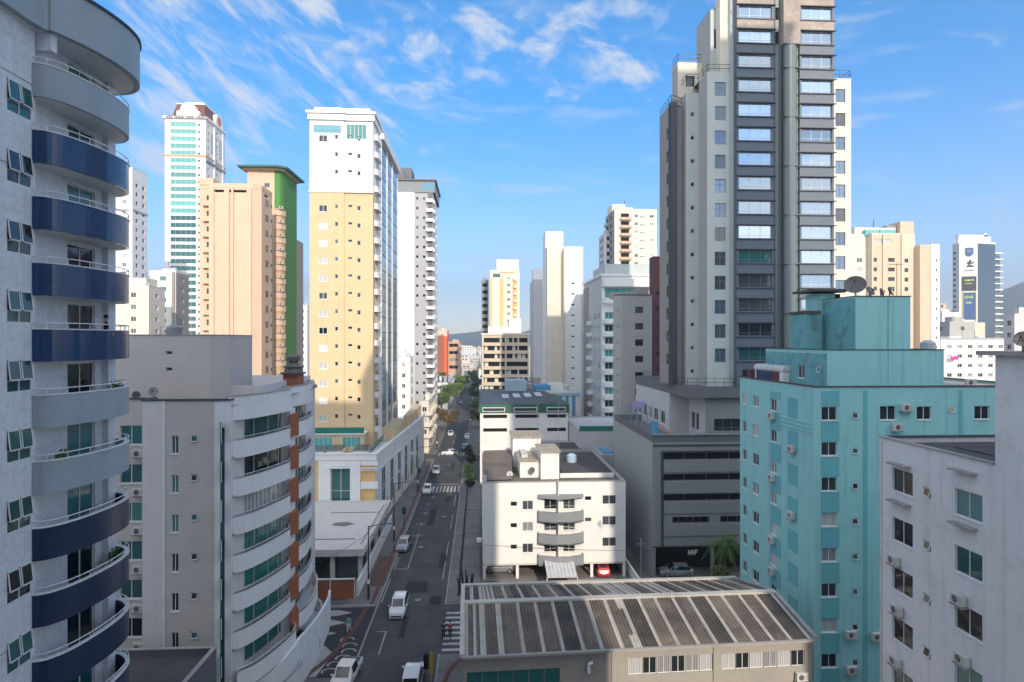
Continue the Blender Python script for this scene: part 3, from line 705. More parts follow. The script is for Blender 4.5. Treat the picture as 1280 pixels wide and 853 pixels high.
# ================================================================== PODIUM of the yellow tower
PF = [(-34,97.0),(-16.6,96.2),(-14.0,139),(-14.0,151),(-34,151)]
b = Bld('podium', 'long white and beige podium with tall teal windows under the yellow tower', 'building', -20, 120)
def ux(px): return fx(px,96.6)+34
PT = 12.0
b.walls(PF, 0, PT-.9, ['yellow_dark','white_blue','white','white','white'], {0:[(ux(414),2.6,3.0,7.2,'teal_tall')]})
b.ring(PF, PT-.899, PT+.1, .25, .3, 'white_blue','parapet'); b.ring(PF, PT+.102, PT+.22, .4, .3, 'white_blue','cornice')
b.flat(offs(PF,-.28), PT-.6, 'white_blue')
t = Vector((17.4,-.8)).normalized()
def fb(mbn, px0, px1, z0, z1, pr, m):
    x0, x1 = fx(px0,96.5), fx(px1,96.5); y = 97-(x0+34)*.046
    b.mb(mbn).box(x0, y-pr, z0, x1, y+.1, z1, m)
# projecting white portal around the tall window, white bands left and right
fb('portal',398,413.5,0,PT-1,.35,'white_blue'); fb('portal',438.5,451,0,PT-1,.35,'white_blue'); fb('portal',413.6,438.4,10.2,PT-1,.35,'white_blue'); fb('portal',409,442,9.85,10.15,.55,'white_blue')
for z0,z1 in ((10.3,11.0),(6.6,7.7),(2.0,3.1)): fb('band',451.5,473,z0,z1,.3,'white_blue')
for z in (9.75,9.45): fb('band',451.5,473,z,z+.15,.38,'white_blue')
# street side: projecting pilaster frames with tall windows
A_ = Vector((-16.6,96.2)); B_ = Vector((-14.0,139)); tt = (B_-A_).normalized(); nn = Vector((tt.y,-tt.x))
for i in range(6):
    u = 3.0+i*6.8; mb = MB()
    def pq(u,d): q = A_+tt*u+nn*d; return (q.x,q.y)
    for (ua,ub,za,zb,dd) in ((u,u+1.1,0,11.0,.12),(u+3.9,u+5.0,0,11.0,.12),(u+1.1,u+3.9,9.4,11.0,.11),(u-.2,u+5.2,9.0,9.3,.25)):
        mb.prism([pq(ua,dd),pq(ub,dd),pq(ub,.003),pq(ua,.003)], za, zb, 'white_blue')
    mb.build('pilaster_frame', b.root)
    al = math.atan2(tt.y,tt.x); q = pq(u+1.12,.36)
    b.place('window', window_mesh('teal_tall','glass_teal',2.75,7.6), (*q,1.6), al, 8, nn)
    mb = b.mb('beige_panel'); mb.prism([pq(u+5.3,.05),pq(u+6.5,.05),pq(u+6.5,.003),pq(u+5.3,.003)],.3,3.2,'yellow_dark')
# terrace: glass fence, skylights
mb = b.mb('glass_balustrade')
mb.box(-17.4,96.9,PT+.22,-17.34,109,PT+1.2,'glass_green'); mb.box(-31,96.9,PT+.22,-26.4,96.96,PT+.9,'glass_green')
for x0 in (-27.6,-24.7,-20.4): 
    o = MB(); o.box(x0,98,PT-.3,x0+2.4,101,PT+.35,'white_clean'); o.mesh([(x0-.1,97.8,PT+.36),(x0+2.5,97.8,PT+.36),(x0+2.5,101.2,PT+.75),(x0-.1,101.2,PT+.75)],[(0,1,2,3)],'glass_grey'); o.build('skylight', b.root)
b.mb('beige_block').box(-16.2,128,PT-.5,-14.6,150,PT+2.2,'yellow'); b.mb('beige_block').box(-19,112,PT-.5,-15.7,127,PT+1.8,'yellow')
b.finish()

# ================================================================== YELLOW AND WHITE TOWER
b = Bld('apartment_tower', 'tall yellow apartment tower with white upper floors and blue glass side', 'building', -24, 115)
Y7 = 104.5; x0, x1 = fx(387,Y7), fx(466,Y7); xm = fx(430,Y7)
TP = Z(141,dY(430,Y7)); ZC = Z(240,dY(430,Y7)); f7 = 3.0
zs = [Z(176.5,104)-.55-f7*k for k in range(0,18)]
def cols7(z_lo, z_hi, xs, m, y):
    ws = []
    for z in zs:
        if not (z_lo < z < z_hi-1.5): continue
        for px, ww, hh, dz, key in ((398.5,1.45,1.15,0,'yel'),(418.5,.55,.7,.55,'small'),(434.5,.75,.45,.85,'small'),(446,.6,.75,.35,'small')):
            X = fx(px,y)
            if xs[0]+.05 < X and X+ww < xs[1]-.05: ws.append((X-xs[0], z+dz, ww, hh, key))
    return ws
ZB = PT-.6
for (za,zb,m) in ((ZB,ZC,'yellow'),(ZC,TP-1.4,'white_clean')):
    extra0 = [(.7,zb-2.2,4.6,1.3,'bluewall')] if m != 'yellow' else []
    b.face((x0,Y7),(xm,Y7),za,zb,m,cols7(za,zb,(x0,xm),m,Y7)+extra0)
    b.face((xm,Y7),(xm,Y7-.35),za,zb,m)if False else None
    b.face((xm,Y7+.25),(x1,Y7+.25),za,zb,m,cols7(za,zb,(xm,x1),m,Y7)+([(.35,zb-3.1,3.4,2.5,'teal_band','glass_teal_light')] if m != 'yellow' else []))
    b.face((xm,Y7),(xm,Y7+.25),za,zb,m)
b.mb('wall').box(x0-.15,Y7-.12,ZC-.2,x1+.1,Y7-.001,ZC+.12,'white_clean')
for z in zs: b.mb('groove').box(x0+.02,Y7-.012,z-.75,xm-.02,Y7-.002,z-.70,'yellow_dark' if z < ZC else 'off_white'); b.mb('groove').box(xm+.02,Y7+.238,z-.75,x1-.02,Y7+.248,z-.70,'yellow_dark' if z < ZC else 'off_white')
# street side: balcony bay, then blue glass walls between white ribs
ysd = [Y7+.25,109.5,112.0,118,119,126,127,135]
side = [(x1,Y7+.25),(x1,136),(x0,136),(x0,Y7)]
b.walls(side,ZB,TP-1.4,'white_clean',skip=(0,3)); b.face((x1,Y7+.25),(x1,109.4),ZB,ZC,'yellow'); b.face((x1,Y7+.25),(x1,109.4),ZC,TP-1.4,'white_clean'); b.face((x1,109.4),(x1,136),ZB,TP-1.4,'white_clean')
for z in [TP-4.2-f7*k for k in range(18)]:
    if z < ZB+1: continue
    m = 'white_clean'
    mb = MB(); mb.box(x1+.002,106.2,z,x1+.55,110.2,z+.15,m); cvb = smooth_line([(x1+.01,106.0),(x1+.5,106.4),(x1+.75,108.2),(x1+.5,110),(x1+.01,110.4)],3); ribbon(mb,cvb,z,z+1.0,.1,m); mb.build('balcony', b.root)
    b.place('window', window_mesh('door_teal','glass_dark',2.6,2.1),(x1+.2,107,z+.16),math.pi/2,2,Vector((1,0)))
for (ya,yb) in ((112,117.6),(119.2,124.6),(126.2,133)):
    for z in [ZB+2.9*k for k in range(0,19)]:
        if z+2.85 > TP-2.5: continue
        b.place('window', window_mesh('bluewall','glass_blue',yb-ya,2.8),(x1+.30,ya,z),math.pi/2,6,Vector((1,0)))
    for y in (ya-.5,yb): b.mb('rib').box(x1+.002,y,ZB,x1+.36,y+.5,TP-1.4,'white_clean')
    b.mb('hood').box(x1+.002,ya-1.0,TP-2.3,x1+.9,yb+.9,TP-1.3,'white_clean')
PT7 = [(x0,Y7),(xm,Y7),(xm,Y7+.25),(x1,Y7+.25),(x1,136),(x0,136)]
b.ring(PT7,TP-1.4,TP-.35,.3,.4,'white_clean','cornice'); b.ring(PT7,TP-.348,TP+.1,.55,.4,'white_clean','cornice'); b.ring(offs(PT7,-.6),TP+.1,TP+1.0,0,.3,'white_clean','parapet'); b.flat(PT7,TP-.5,'roof_pale')
b.mb('roof_house').box(fx(412,108),108,TP-.5,fx(432,108),118,TP+2.0,'white_clean')
b.mb('roof_house').box(fx(440,112),112,TP-.5,fx(462,112),130,TP+1.6,'white_clean')
# teal glazed band at the tower foot
b.mb('glazed_storey').box(x0-3,101.5,ZB+.05,fx(455,101.5),Y7-.15,ZB+3.0,'yellow'); b.mb('glazed_storey').box(x0-3.2,101.2,ZB+3.002,fx(456,101.2),Y7-.16,ZB+3.2,'white_clean')
for px in (393,428): b.place('window', window_mesh('teal_room','glass_teal_light',3.0,1.7),(fx(px,101.5),101.36,ZB+.9),0,6)
b.mb('glass_balustrade').box(x0-3,101.25,ZB+3.22,fx(455,101.2),101.32,ZB+4.2,'glass_green')
b.finish()

# ================================================================== PEACH TOWER
b = Bld('apartment_tower', 'peach apartment tower with vertical ribs and darker street side', 'building', -48, 116)
Y5 = 117.5; d5 = 115; TP = Z(233,d5); g = lambda px: fx(px,Y5)
x0,x1 = g(262),g(316); zs = [TP-3.1-3.0*k for k in range(0,20)]
f = [(g(252)-1,Y5+1.4),(x0,Y5+1.4),(x0,Y5),(x1,Y5),(x1+1.3,Y5+1.0),(x1+1.3,fy(340,x1+1.3)),(g(252)-1,fy(340,x1+1.3))]
b.walls(f,0,TP-.4,'peach',{0:[(1.3,z,1.0,1.5,'grid','glass_dark') for z in zs],2:[(g(283)-x0,z+.5,.55,.6,'small') for z in zs]+[(g(268)-x0,TP-1.3,2.2,.5,'blank','interior'),(g(286)-x0,TP-1.3,3.6,.5,'blank','interior')],
  4:[(u,z,1.5,1.3,'flush') for u in (2.1,7.6) for z in zs]+[(5.2,z+.3,.5,.6,'flush') for z in zs]+[(u,TP-1.4,2.2,.55,'blank','interior') for u in (1.5,5,8)]})
for px in (262,281,290,309): b.mb('rib').box(g(px),Y5-.35,0,g(px)+.9 if px != 290 else g(px)+.35,Y5-.002,TP-.5,'peach')
b.ring(f,TP-.4,TP+.4,.05,.2,'peach','parapet'); b.flat(offs(f,-.15),TP-.1,'roof_tan')
b.mb('parapet').box(g(252)-1,Y5+1.2,TP+.4,g(263),Y5+3.5,TP+1.7,'peach')
for z in zs: b.place('balcony', bal_mesh(1.6,1.0,.7,'peach'),(g(252)-.2,Y5+1.4,z-.6),0)
b.finish()

# ================================================================== GREEN AND PEACH TOWER
b = Bld('apartment_tower', 'slim green and peach tower with an overhanging flat roof slab', 'building', -45, 140)
Y6 = 131; TP = Z(215,129); xa_, xb_ = fx(309,Y6), fx(343,Y6); ye = fy(371,xb_+1.6)
cvg = smooth_line([(xb_,Y6),(xb_+1.1,Y6+.3),(xb_+1.6,Y6+1.5)],4)
pl = [(xa_,Y6)]+cvg+[(xb_+1.6,ye),(xa_,ye)]
n_ = len(pl); mm_ = ['peach']+['green']*(n_-3)+['peach','peach']
b.walls(pl,0,TP,mm_,{0:[(3.6,z,1.1,.9,'far') for z in (TP-3.6,TP-6.6)],n_-3:[(9.5,z,.5,.6,'small') for z in levels(TP-56,3.0,18)]})
rp = [(xa_-1.5,Y6-1.5),(xb_+1.0,Y6-1.8),(xb_+2.9,Y6-.5),(xb_+3.1,ye+1.0),(xa_-1,ye+2)]
b.mb('roof').prism(rp,TP+.35,TP+.75,'green_dark'); b.mb('roof').prism(offs(rp,-.8),TP+.002,TP+.348,'peach_dark')
cvs = cvg+[(xb_+1.6,Y6+2.0)]; ribbon(b.mb('side_panel'),cvs,0,TP-8,.04,'peach_dark',out=.06)
# bay of beige balconies with air conditioners set beside the green wall
for k in range(18):
    z = TP-9.5-2.95*k
    mb = MB(); ribbon(mb,cvs,z,z+1.2,.16,'peach',out=.24); ribbon(mb,cvs,z+1.202,z+1.3,.2,'charcoal',out=.27); mb.build('balcony', b.root)
    b.place('air_conditioner', ac_mesh(), (xb_+.9,Y6+.0,z+1.35), math.pi/5, .4, Vector((1,0)))
b.mb('side_wing').box(xa_+2,ye+.01,0,xb_+1.62,ye+5,TP-13,'taupe_brown')
b.finish()

# ================================================================== WHITE AND TEAL BANDED TOWER with brown mansard
b = Bld('apartment_tower', 'far white tower with teal window bands and a brown mansard roof', 'building', -123, 262)
D = 250; Y3 = W(230,D)[1]; g = lambda px: fx(px,Y3); x0,x1 = g(206),g(257); TP = Z(149,D); ye = fy(281,x1)
zs = [Z(159,D)-3.0*k for k in range(36)]
q = [(x0,Y3),(x1,Y3),(x1,ye),(x0,ye)]
b.walls(q,0,TP,'white',{0:[(g(213)-x0,z,g(245)-g(213),1.9,'teal_band','glass_teal_light' if k < 13 else 'glass_teal') for k,z in enumerate(zs)]+[(g(247.5)-x0,z+.4,.8,.9,'far') for z in zs],
  1:[(u,z+.2,1.3,1.4,'far') for u in (2.0,10.5,19) for z in zs[:24]]+[(u,TP-13,1.1,9,'bluewall') for u in (5.5,7.5,13.5,15.5)]})
for z in (Z(196,D),): b.ring(q,z,z+.7,.3,.1,'peach_dark','cornice')
b.mb('cornice').box(x1,Y3+.1,Z(202,D),x1+.5,ye,Z(202,D)+.9,'grey_mid')
b.ring(q,TP,TP+1.0,.6,.4,'white','cornice'); b.flat(q,TP+.5,'roof_tan')
b.mb('side_rib').box(x1+.001,Y3+7.5,0,x1+.4,Y3+8.4,TP,'white_clean'); b.mb('side_rib').box(x1+.001,Y3+16,0,x1+.4,Y3+17,TP,'white_clean')
c0 = offs(q,-1.0); c1 = offs(q,-3.0); mz0, mz1 = TP+1.0, TP+7.2; mb = b.mb('mansard_roof')
c0 = rect(g(213),Y3+1,x1-.6,ye-3); c1 = rect(g(216),Y3+3.5,x1-2,ye-6)
for i in range(4):
    j = (i+1)%4; mb.face([(*c0[i],mz0),(*c0[j],mz0),(*c1[j],mz1),(*c1[i],mz1)],'brown_roof')
mb.face([(*p,mz1) for p in c1],'brown_roof'); b.ring(c1,mz1,mz1+.5,.3,.4,'white','cornice'); b.mb('roof_house').box(g(226),Y3+5,mz1,g(248),Y3+14,mz1+1.6,'white')
# round white gable on the front and one on the side
def gable(ax, cx0, r, hw):
    mb = MB(); n = 14; ps = [(-hw,0),(hw,0),(hw,2.2)]+[(r*math.cos(t),2.6+r*math.sin(t)) for t in [math.pi*k/n for k in range(n+1)]]+[(-hw,2.2)]
    if ax == 'x': fr = [(cx0+u,Y3-.1,TP+1+v) for u,v in ps]; bk = [(cx0+u,Y3+3,TP+1+v) for u,v in ps]
    else: fr = [(x1+.1,cx0+u,TP+1+v) for u,v in ps]; bk = [(x1-3,cx0+u,TP+1+v) for u,v in ps]
    mb.face(fr,'white_clean'); mb.face(bk[::-1],'white_clean')
    for i in range(len(ps)): j = (i+1)%len(ps); mb.face([fr[j],fr[i],bk[i],bk[j]],'cream_light')
    mb.build('gable', b.root)
gable('x',g(235),3.2,4.6); gable('y',Y3+13,3.0,3.6)
mb = b.mb('emblem'); c = (x1+.14,Y3+13,TP+3.5)
ring_ = [(c[0]+.02,c[1]+1.6*math.cos(t*.5236),c[2]+2.0*math.sin(t*.5236)) for t in range(12)]; mb.face(ring_,'red_orange')
mb = b.mb('roof_lettering'); xx = g(209)
rr = random.Random(3)
for i in range(24):
    if i in (4,11,17): xx += .6; continue
    mb.box(xx,Y3-.75,TP-.1,xx+.12,Y3-.62,TP+1.0,'sign_dark'); mb.box(xx+.45,Y3-.75,TP-.1,xx+.57,Y3-.62,TP+1.0 if i%2 else TP+.5,'sign_dark'); mb.box(xx+.12,Y3-.75,TP+(.9 if i%3 else .4),xx+.45,Y3-.62,TP+(1.0 if i%3 else .5),'sign_dark'); xx += .68
b.finish()

# ================================================================== far-left blocks
b = Bld('apartment_tower', 'white grey tower seen just right of the nearest balconies', 'building', -118, 200)
D = 194; Yq = W(165,D)[1]; x0,x1 = fx(126,Yq),fx(166,Yq); TP = Z(210,D); ye = fy(184,x1)
zs = [TP-6-2.9*k for k in range(26)]
b.block([(x0,Yq),(x1,Yq),(x1,ye),(x0,ye)],0,TP,['white','white','white','white'],{0:grid([x1-x0-3.4,x1-x0-7],zs,1.3,1.3,'far2'),1:grid([1.6,ye-Yq-3],zs,1.4,1.3,'far')},roof='roof_pale',copm='grey')
b.mb('rib').box(x1-1,Yq-.3,0,x1,Yq-.002,TP-.3,'white'); b.ring([(x0,Yq),(x1,Yq),(x1,ye),(x0,ye)],TP-14,TP-13.4,.2,.1,'grey','cornice'); b.finish()
def simple(name, label, pxl, pxr, ytop, D, sidepx=None, depth=14, m='white', win=(2.2,1.2,1.3,'far2'), fh=3.0, roof='roof_pale', ms=None, skip=1, sw=None, cat='building', group=None, zbot=0, off=1.6, wp=1.0):
    Yq = W((pxl+pxr)/2,D)[1]; x0,x1 = fx(pxl,Yq),fx(pxr,Yq); TP = Z(ytop,D)
    if sidepx: ye = fy(sidepx, x1 if pxr < 600 else x0)
    else: ye = Yq+depth
    q = [(x0,Yq),(x1,Yq),(x1,ye),(x0,ye)]; b = Bld(name,label,cat,(x0+x1)/2,Yq,group)
    zs = [TP-2.9-fh*k for k in range(int((TP-3)/fh))]
    dx, ww, hh, key = win; nn_ = max(1,int((x1-x0-off)/dx))
    st = (x1-x0-((nn_-1)*dx+ww))/2
    w0 = grid([st+i*dx for i in range(nn_)],zs,ww,hh,key,wp); L_ = ye-Yq; ns = max(1,int((L_-2)/(dx*1.2))); s0 = (L_-((ns-1)*dx*1.2+ww))/2
    w1 = grid([s0+i*dx*1.2 for i in range(ns)],zs,ww,hh,sw or key,wp)
    b.block(q,zbot,TP,ms or m,{0:w0,(1 if pxr < 600 else 3):w1},roof=roof,cop=1,copm='off_white'); b._q = q; b._t = TP; b._zs = zs
    rx = random.Random(int(pxl*7+ytop)); W_ = x1-x0; D_ = ye-Yq
    b.mb('roof_house').box(x0+W_*.3,Yq+D_*.3,TP-.49,x0+W_*.3+min(4,W_*.4),Yq+D_*.3+min(5,D_*.4),TP+rx.uniform(.8,2.0),(ms[0] if isinstance(ms,list) else ms) or m)
    for k in range(3): xx=x0+W_*rx.uniform(.1,.9); yy_=Yq+D_*rx.uniform(.1,.8); b.mb('roof_mast').tube((xx,yy_,TP-.45),(xx,yy_,TP+rx.uniform(1.5,4)),.05,'dark_metal',n=4)
    xx=x0+W_*.75; b.mb('roof_tank').lathe((xx,Yq+D_*.35,TP-.49),[(0,0),(.8,0),(.85,1.3),(.4,1.6),(0,1.6)],'grey_light',n=12)
    return b
b = simple('apartment_building','cream mid-rise block with stepped roof behind the balconies of the nearest building',147,186,358,150,sidepx=206,m='cream_light',win=(3.2,1.3,1.2,'far2'))
b.mb('roof_house').box(b._q[0][0]+2,b._q[0][1]+2,b._t-.5,b._q[0][0]+6,b._q[0][1]+7,b._t+2.2,'cream_light'); b.finish()
b = simple('apartment_building','white mid-rise block with teal balcony glass in front of the banded tower',187,220,339,170,sidepx=236,m='white',win=(3.0,1.8,1.3,'greenish'),ms=['white','taupe_brown','white','white']); 
b.mb('rib').box(b._q[1][0]-1,b._q[1][1]-.4,0,b._q[1][0]-.2,b._q[1][1]-.002,b._t-.4,'taupe_brown'); b.finish()
b = simple('apartment_tower','narrow pale tower glimpsed between the green tower and the yellow tower',372,384,383,260,sidepx=388,m='white',win=(2.2,1.2,1.2,'far')); b.finish()

# ================================================================== WHITE GREY TOWER beyond the yellow one
b = Bld('apartment_tower', 'slender white and grey tower with dark glazed top floor beyond the yellow tower', 'building', -20, 190)
D = 185; Y8 = W(520,D)[1]; g = lambda px: fx(px,Y8); xs = [g(496),g(518),g(535),g(541)]; TP = Z(225,D); ye = fy(547,xs[3])
zs = [Z(250,D)-3.0*k for k in range(26)]
TB = Z(241,D)
b.face((xs[0],Y8),(xs[1],Y8),0,TB,'white_clean'); b.face((xs[1],Y8),(xs[1],Y8+.3),0,TB,'grey')
b.face((xs[1],Y8+.3),(xs[2],Y8+.3),0,TB,'grey',grid([.5,2.6],zs,.7,.8,'far',.9)); b.face((xs[2],Y8),(xs[3],Y8),0,TB,'grey_dark'); b.face((xs[2],Y8+.3),(xs[2],Y8),0,TB,'grey_dark')
b.face((xs[3],Y8),(xs[3],ye),0,TB,'white_clean',grid([2,8,14],zs,3.0,1.4,'far2')); b.face((xs[3],ye),(xs[0],ye),0,TB,'grey'); b.face((xs[0],ye),(xs[0],Y8),0,TB,'grey')
for z in zs: b.place('balcony', bal_mesh(5,1.0,.45,'white_clean'),(xs[3],Y8+1,z-.9),math.pi/2,3,Vector((1,0)))
for z in zs: b.place('balcony', bal_mesh(2.0,1.0,.9,'white_clean'),(xs[3]-1.9,Y8,z-.9),0,2)
q = [(xs[0],Y8),(xs[3]+.6,Y8),(xs[3]+.6,ye),(xs[0],ye)]
b.walls(q,TB,TP-.4,'grey_mid',{0:[(.8,TB+.6,1.6,3.0,'bluewall'),(xs[2]-xs[0]-1.5,TB+.5,1.5,2.6,'bluewall'),(xs[3]-xs[0]-1,TB+.5,1.4,2.6,'bluewall')]}); b.ring(q,TP-.4,TP,.5,.4,'grey_dark','cornice'); b.flat(q,TP-.2,'roof_grey')
b.mb('roof_house').box(g(498),Y8+3,TP-.2,g(513),Y8+12,Z(207,D),'grey_dark'); b.mb('roof_house').box(g(493),Y8+1.5,TP-.2,g(505),Y8+2.9,Z(212,D),'grey_dark'); b.finish()

b = simple('apartment_building','white six storey block at the foot of the slender white tower',496,513,447,172,sidepx=517,m='white_clean',win=(2.0,1.0,1.2,'far2')); b.finish()
b = simple('apartment_building','small white terrace block with curved balconies after the long podium',525,536,502,160,sidepx=545,m='cream_light',win=(2,1.2,1.3,'far2')) 
q = b._q
for z in b._zs[:4]:
    for y in (q[1][1]+1,q[1][1]+8,q[1][1]+15):
        mb = MB(); x = q[1][0]; cvb = smooth_line([(x+.01,y),(x+.9,y+.5),(x+1.2,y+2.4),(x+.9,y+4.4),(x+.01,y+5)],3); ribbon(mb,cvb,z-.9,z+.1,.1,'cream_light'); mb.prism([(x+.01,y+.1)]+cvb[1:],z-.95,z-.8,'cream_light'); mb.build('balcony',b.root)
for z in b._zs[:4]: b.place('balcony', bal_mesh(2.6,1.0,.9,'cream_light'),(q[0][0]+.3,q[0][1],z-.9),0,2)
b.finish()
b = simple('restaurant_building','white low building with an open roof terrace beside the street trees',528,560,479,262,sidepx=570,m='white_clean',win=(3.4,2.0,1.4,'far2')); q = b._q
for i in range(6): b.mb('pergola').box(q[0][0]+1+i*1.9,q[0][1]+.5,b._t,q[0][0]+1.3+i*1.9,q[0][1]+6,b._t+2.4,'charcoal')
b.mb('pergola').box(q[0][0]+.5,q[0][1]+.3,b._t+2.4,q[1][0]-.5,q[0][1]+6.3,b._t+2.6,'white_clean'); b.finish()
b = simple('apartment_building','small white house with low gable roof in front of the palm trees',506,524,512,190,sidepx=529,m='white_clean',win=(2.4,1.2,1.2,'far2')); b.finish()
# orange block and brown balcony block
b = simple('apartment_building','orange and red block with cream upper floors at the far end of the left side',546,559,414,318,sidepx=561,m='cream',win=(2.6,1.2,1.2,'far2'),ms=['cream','red_orange','cream','cream'])
q = b._q; b.mb('orange_panel').box(q[0][0]+.2,q[0][1]-.4,4,q[0][0]+4.0,q[0][1]-.01,33,'orange'); b.mb('red_panel').box(q[1][0]-1.7,q[1][1]-.5,4,q[1][0],q[1][1]-.01,32.5,'red_orange'); b.finish()
b = simple('apartment_building','brown block with horizontal balcony bands next to the red block',560,574,428,330,sidepx=577,m='peach_dark',win=(5.4,5.0,1.9,'far2'),fh=4.0,ms='peach_dark',off=.1); b.finish()

# ================================================================== RIGHT SIDE, far to near
b = Bld('apartment_building', 'cream balcony block with six storeys of recessed loggias at the end of the street', 'building', 10, 232)
D = 227; Yq = W(630,D)[1]; g = lambda px: fx(px,Yq); x0,x1 = g(602.5),g(661); TP = Z(417,D); xm = g(632)
zs = [TP-3.6-3.0*k for k in range(10)]; q = rect(x0,Yq,x1,Yq+22)
b.walls(q,0,TP-.8,'cream',{0:[(u,z,7.9,1.75,'blank','interior') for u in (.7,xm-x0+.4) for z in zs]})
for z in zs[:7]:
    for u in (.7,xm-x0+.4):
        for k in range(4):
            if rnd.random() < .55: b.mb('curtain').box(x0+u+.3+k*1.9,Yq+.45,z+.01,x0+u+.3+k*1.9+rnd.uniform(.5,1.5),Yq+.49,z+1.74,'cream_light')
    b.mb('band').box(x0+.5,Yq-.5,z-1.25,x1-.2,Yq-.002,z-.05,'cream')
for x in (x0,xm-.1,x1-.35): b.mb('rib').box(x,Yq-.7,0,x+.35,Yq-.003 if x != x0 else Yq-.003,TP,'cream_light')
b.ring(q,TP-.8,TP,.3,.2,'cream_light','parapet'); b.flat(q,TP-.6,'roof_tan'); b.finish()
b = Bld('apartment_tower', 'cream tower with gold vertical stripes behind the balcony block', 'building', 8, 262)
D = 252; Yq = W(630,D)[1]; g = lambda px: fx(px,Yq); TP = Z(338,D); x0 = g(612); xl = g(602)
zs = [TP-4-3.0*k for k in range(26)]
b.block([(x0,Yq),(g(649.5),Yq),(g(649.5),Yq+16),(x0,Yq+16)],0,TP,'cream_light',{0:grid([g(634)-x0],zs,1.2,1.1,'far2')+[(1.3,TP-3.2,3.2,1.6,'teal_band','glass_teal')]},roof='roof_pale')
for px in (613.5,625,627.5,641): b.mb('gold_stripe').box(g(px),Yq-.25,0,g(px)+.45,Yq-.002,TP-3.4,'cream_gold')
b.mb('gold_stripe').box(g(641)+.5,Yq-.2,0,g(646),Yq-.002,TP-5,'cream_gold'); b.mb('gold_stripe').box(g(625),Yq-.26,TP-1.2,g(643),Yq-.003,TP-.9,'cream_gold')
for z in zs: b.place('balcony', bal_mesh(1.2,1.0,.8,'cream_light'),(g(642),Yq-.2,z-.6),0,1)
b.mb('stair_tower').box(g(621),Yq+3,TP-.4,g(649),Yq+12,Z(324,D),'white_clean'); b.mb('stair_tower').box(g(636),Yq-1.5,0,g(651),Yq-.3,Z(399,D),'white_clean')
b.mb('lower_block').box(g(610),Yq-2.2,0,g(650),Yq-1.55,Z(409,D),'white_clean')
b.finish()
b = simple('apartment_tower','narrow dark grey slab tower left of the cream and gold tower',602,610.5,351,262,depth=14,m='grey_mid',win=(3.1,2.2,1.5,'blank')); b.finish()

b = Bld('apartment_tower', 'tall plain cream white tower of three stepped slabs right of the street', 'building', 23, 175)
D = 170; Yq = W(700,D)[1]; g = lambda px: fx(px,Yq)
def slab(px0,px1,yt,dy,dep,m,wins={}): 
    yy = Yq+dy; q = rect(fx(px0,yy),yy,fx(px1,yy),yy+dep); b.block(q,0,Z(yt,dY(px0,yy)),m,wins,roof='roof_pale',par=.3,cop=0); return q
zs = [Z(356,D)-3.0*k for k in range(16)]
slab(682,704,290,6,8,'white_clean'); slab(684,706,309,2,4,'cream_light')
slab(706,729,309,0,12,'white_clean',{0:[(g(714)-g(706),z,1.0,.45,'small') for z in zs]})
b.mb('glass_edge').box(g(726.5),Yq-.1,0,g(729)+.02,Yq+11.9,Z(309,D)-.4,'grey_light'); b.mb('rib').box(g(704.5),Yq-.4,0,g(706),Yq+1.9,Z(311,D),'cream')
b.finish()
b = Bld('apartment_tower', 'pale grey white slab tower left of the plain cream tower', 'building', 18, 200)
D = 195; Yq = W(675,D)[1]; g = lambda px: fx(px,Yq); zs = [Z(375,D)-3.0*k for k in range(18)]
b.block(rect(g(667),Yq,g(682)+2,Yq+14),0,Z(350,D),'grey_light',{0:grid([3.0],zs,1.2,1.1,'far')},roof='roof_pale',cop=0); b.mb('stair_tower').box(g(667.5),Yq+3,Z(351,D),g(681),Yq+9,Z(335,D),'white_clean'); b.finish()
b = simple('shop_building','low white building with bright blue vertical panels behind the green roofed hall',672,724,489,150,depth=14,m='white',win=(3.0,1.5,3.2,'grid'),fh=4.5)
q = b._q
for x in [q[0][0]+.4+k*1.65 for k in range(6)]: b.mb('blue_panel').box(x,q[0][1]-.3,0,x+.75,q[0][1]-.01,b._t-1.3,'blue_paint')
b.mb('fascia').box(q[0][0]-.3,q[0][1]-.5,b._t-1.2,q[1][0]+.2,q[0][1]-.31,b._t-.5,'blue_pale'); b.mb('blue_panel').box(q[0][0]-.6,q[0][1]+1,b._t,q[0][0]+3.4,q[0][1]+8,b._t+1.2,'blue_paint'); b.finish()
b = simple('apartment_building','low tan block with planted roof between the cream tower and the balcony block',661,684,481,190,depth=14,m='taupe_brown',win=(3,1.4,1.2,'far')); b.finish()

# cream tower behind the turquoise one
b = Bld('apartment_tower', 'cream tower with pinkish balconies and rooftop block above the turquoise banded building', 'building', 58, 235)
D = 227; Yq = W(790,D)[1]; g = lambda px: fx(px,Yq); TP = Z(262,D); x0,x1 = g(768),g(821); zs = [TP-3.2-3.0*k for k in range(12)]
b.block(rect(x0,Yq,x1,Yq+16),0,TP,['cream_light','cream','cream','taupe_brown'],{0:grid([g(793)-x0],zs,1.4,1.2,'far2')+grid([g(800)-x0,g(803)-x0],zs,.5,.5,'far')+grid([g(812)-x0],zs,1.6,1.0,'far2')+[(g(776)-x0,z,3.2,1.5,'blank','interior') for z in zs],3:grid([2,8],zs,3.0,1.6,'blank')},roof='roof_pale')
for z in zs: b.place('balcony', bal_mesh(4.2,1.0,1.2,'peach_dark'),(g(775),Yq,z-1.1),0,4); b.place('balcony', bal_mesh(5,1.0,1.0,'grey_light'),(x0,Yq+15,z-1.1),-math.pi/2,3,Vector((-1,0)))
b.mb('roof_house').box(g(767),Yq+3,TP-.3,g(784),Yq+11,Z(254,D),'cream_light'); b.mb('roof_house').box(g(784),Yq+2,TP-.3,g(793),Yq+8,TP+1,'cream_light')
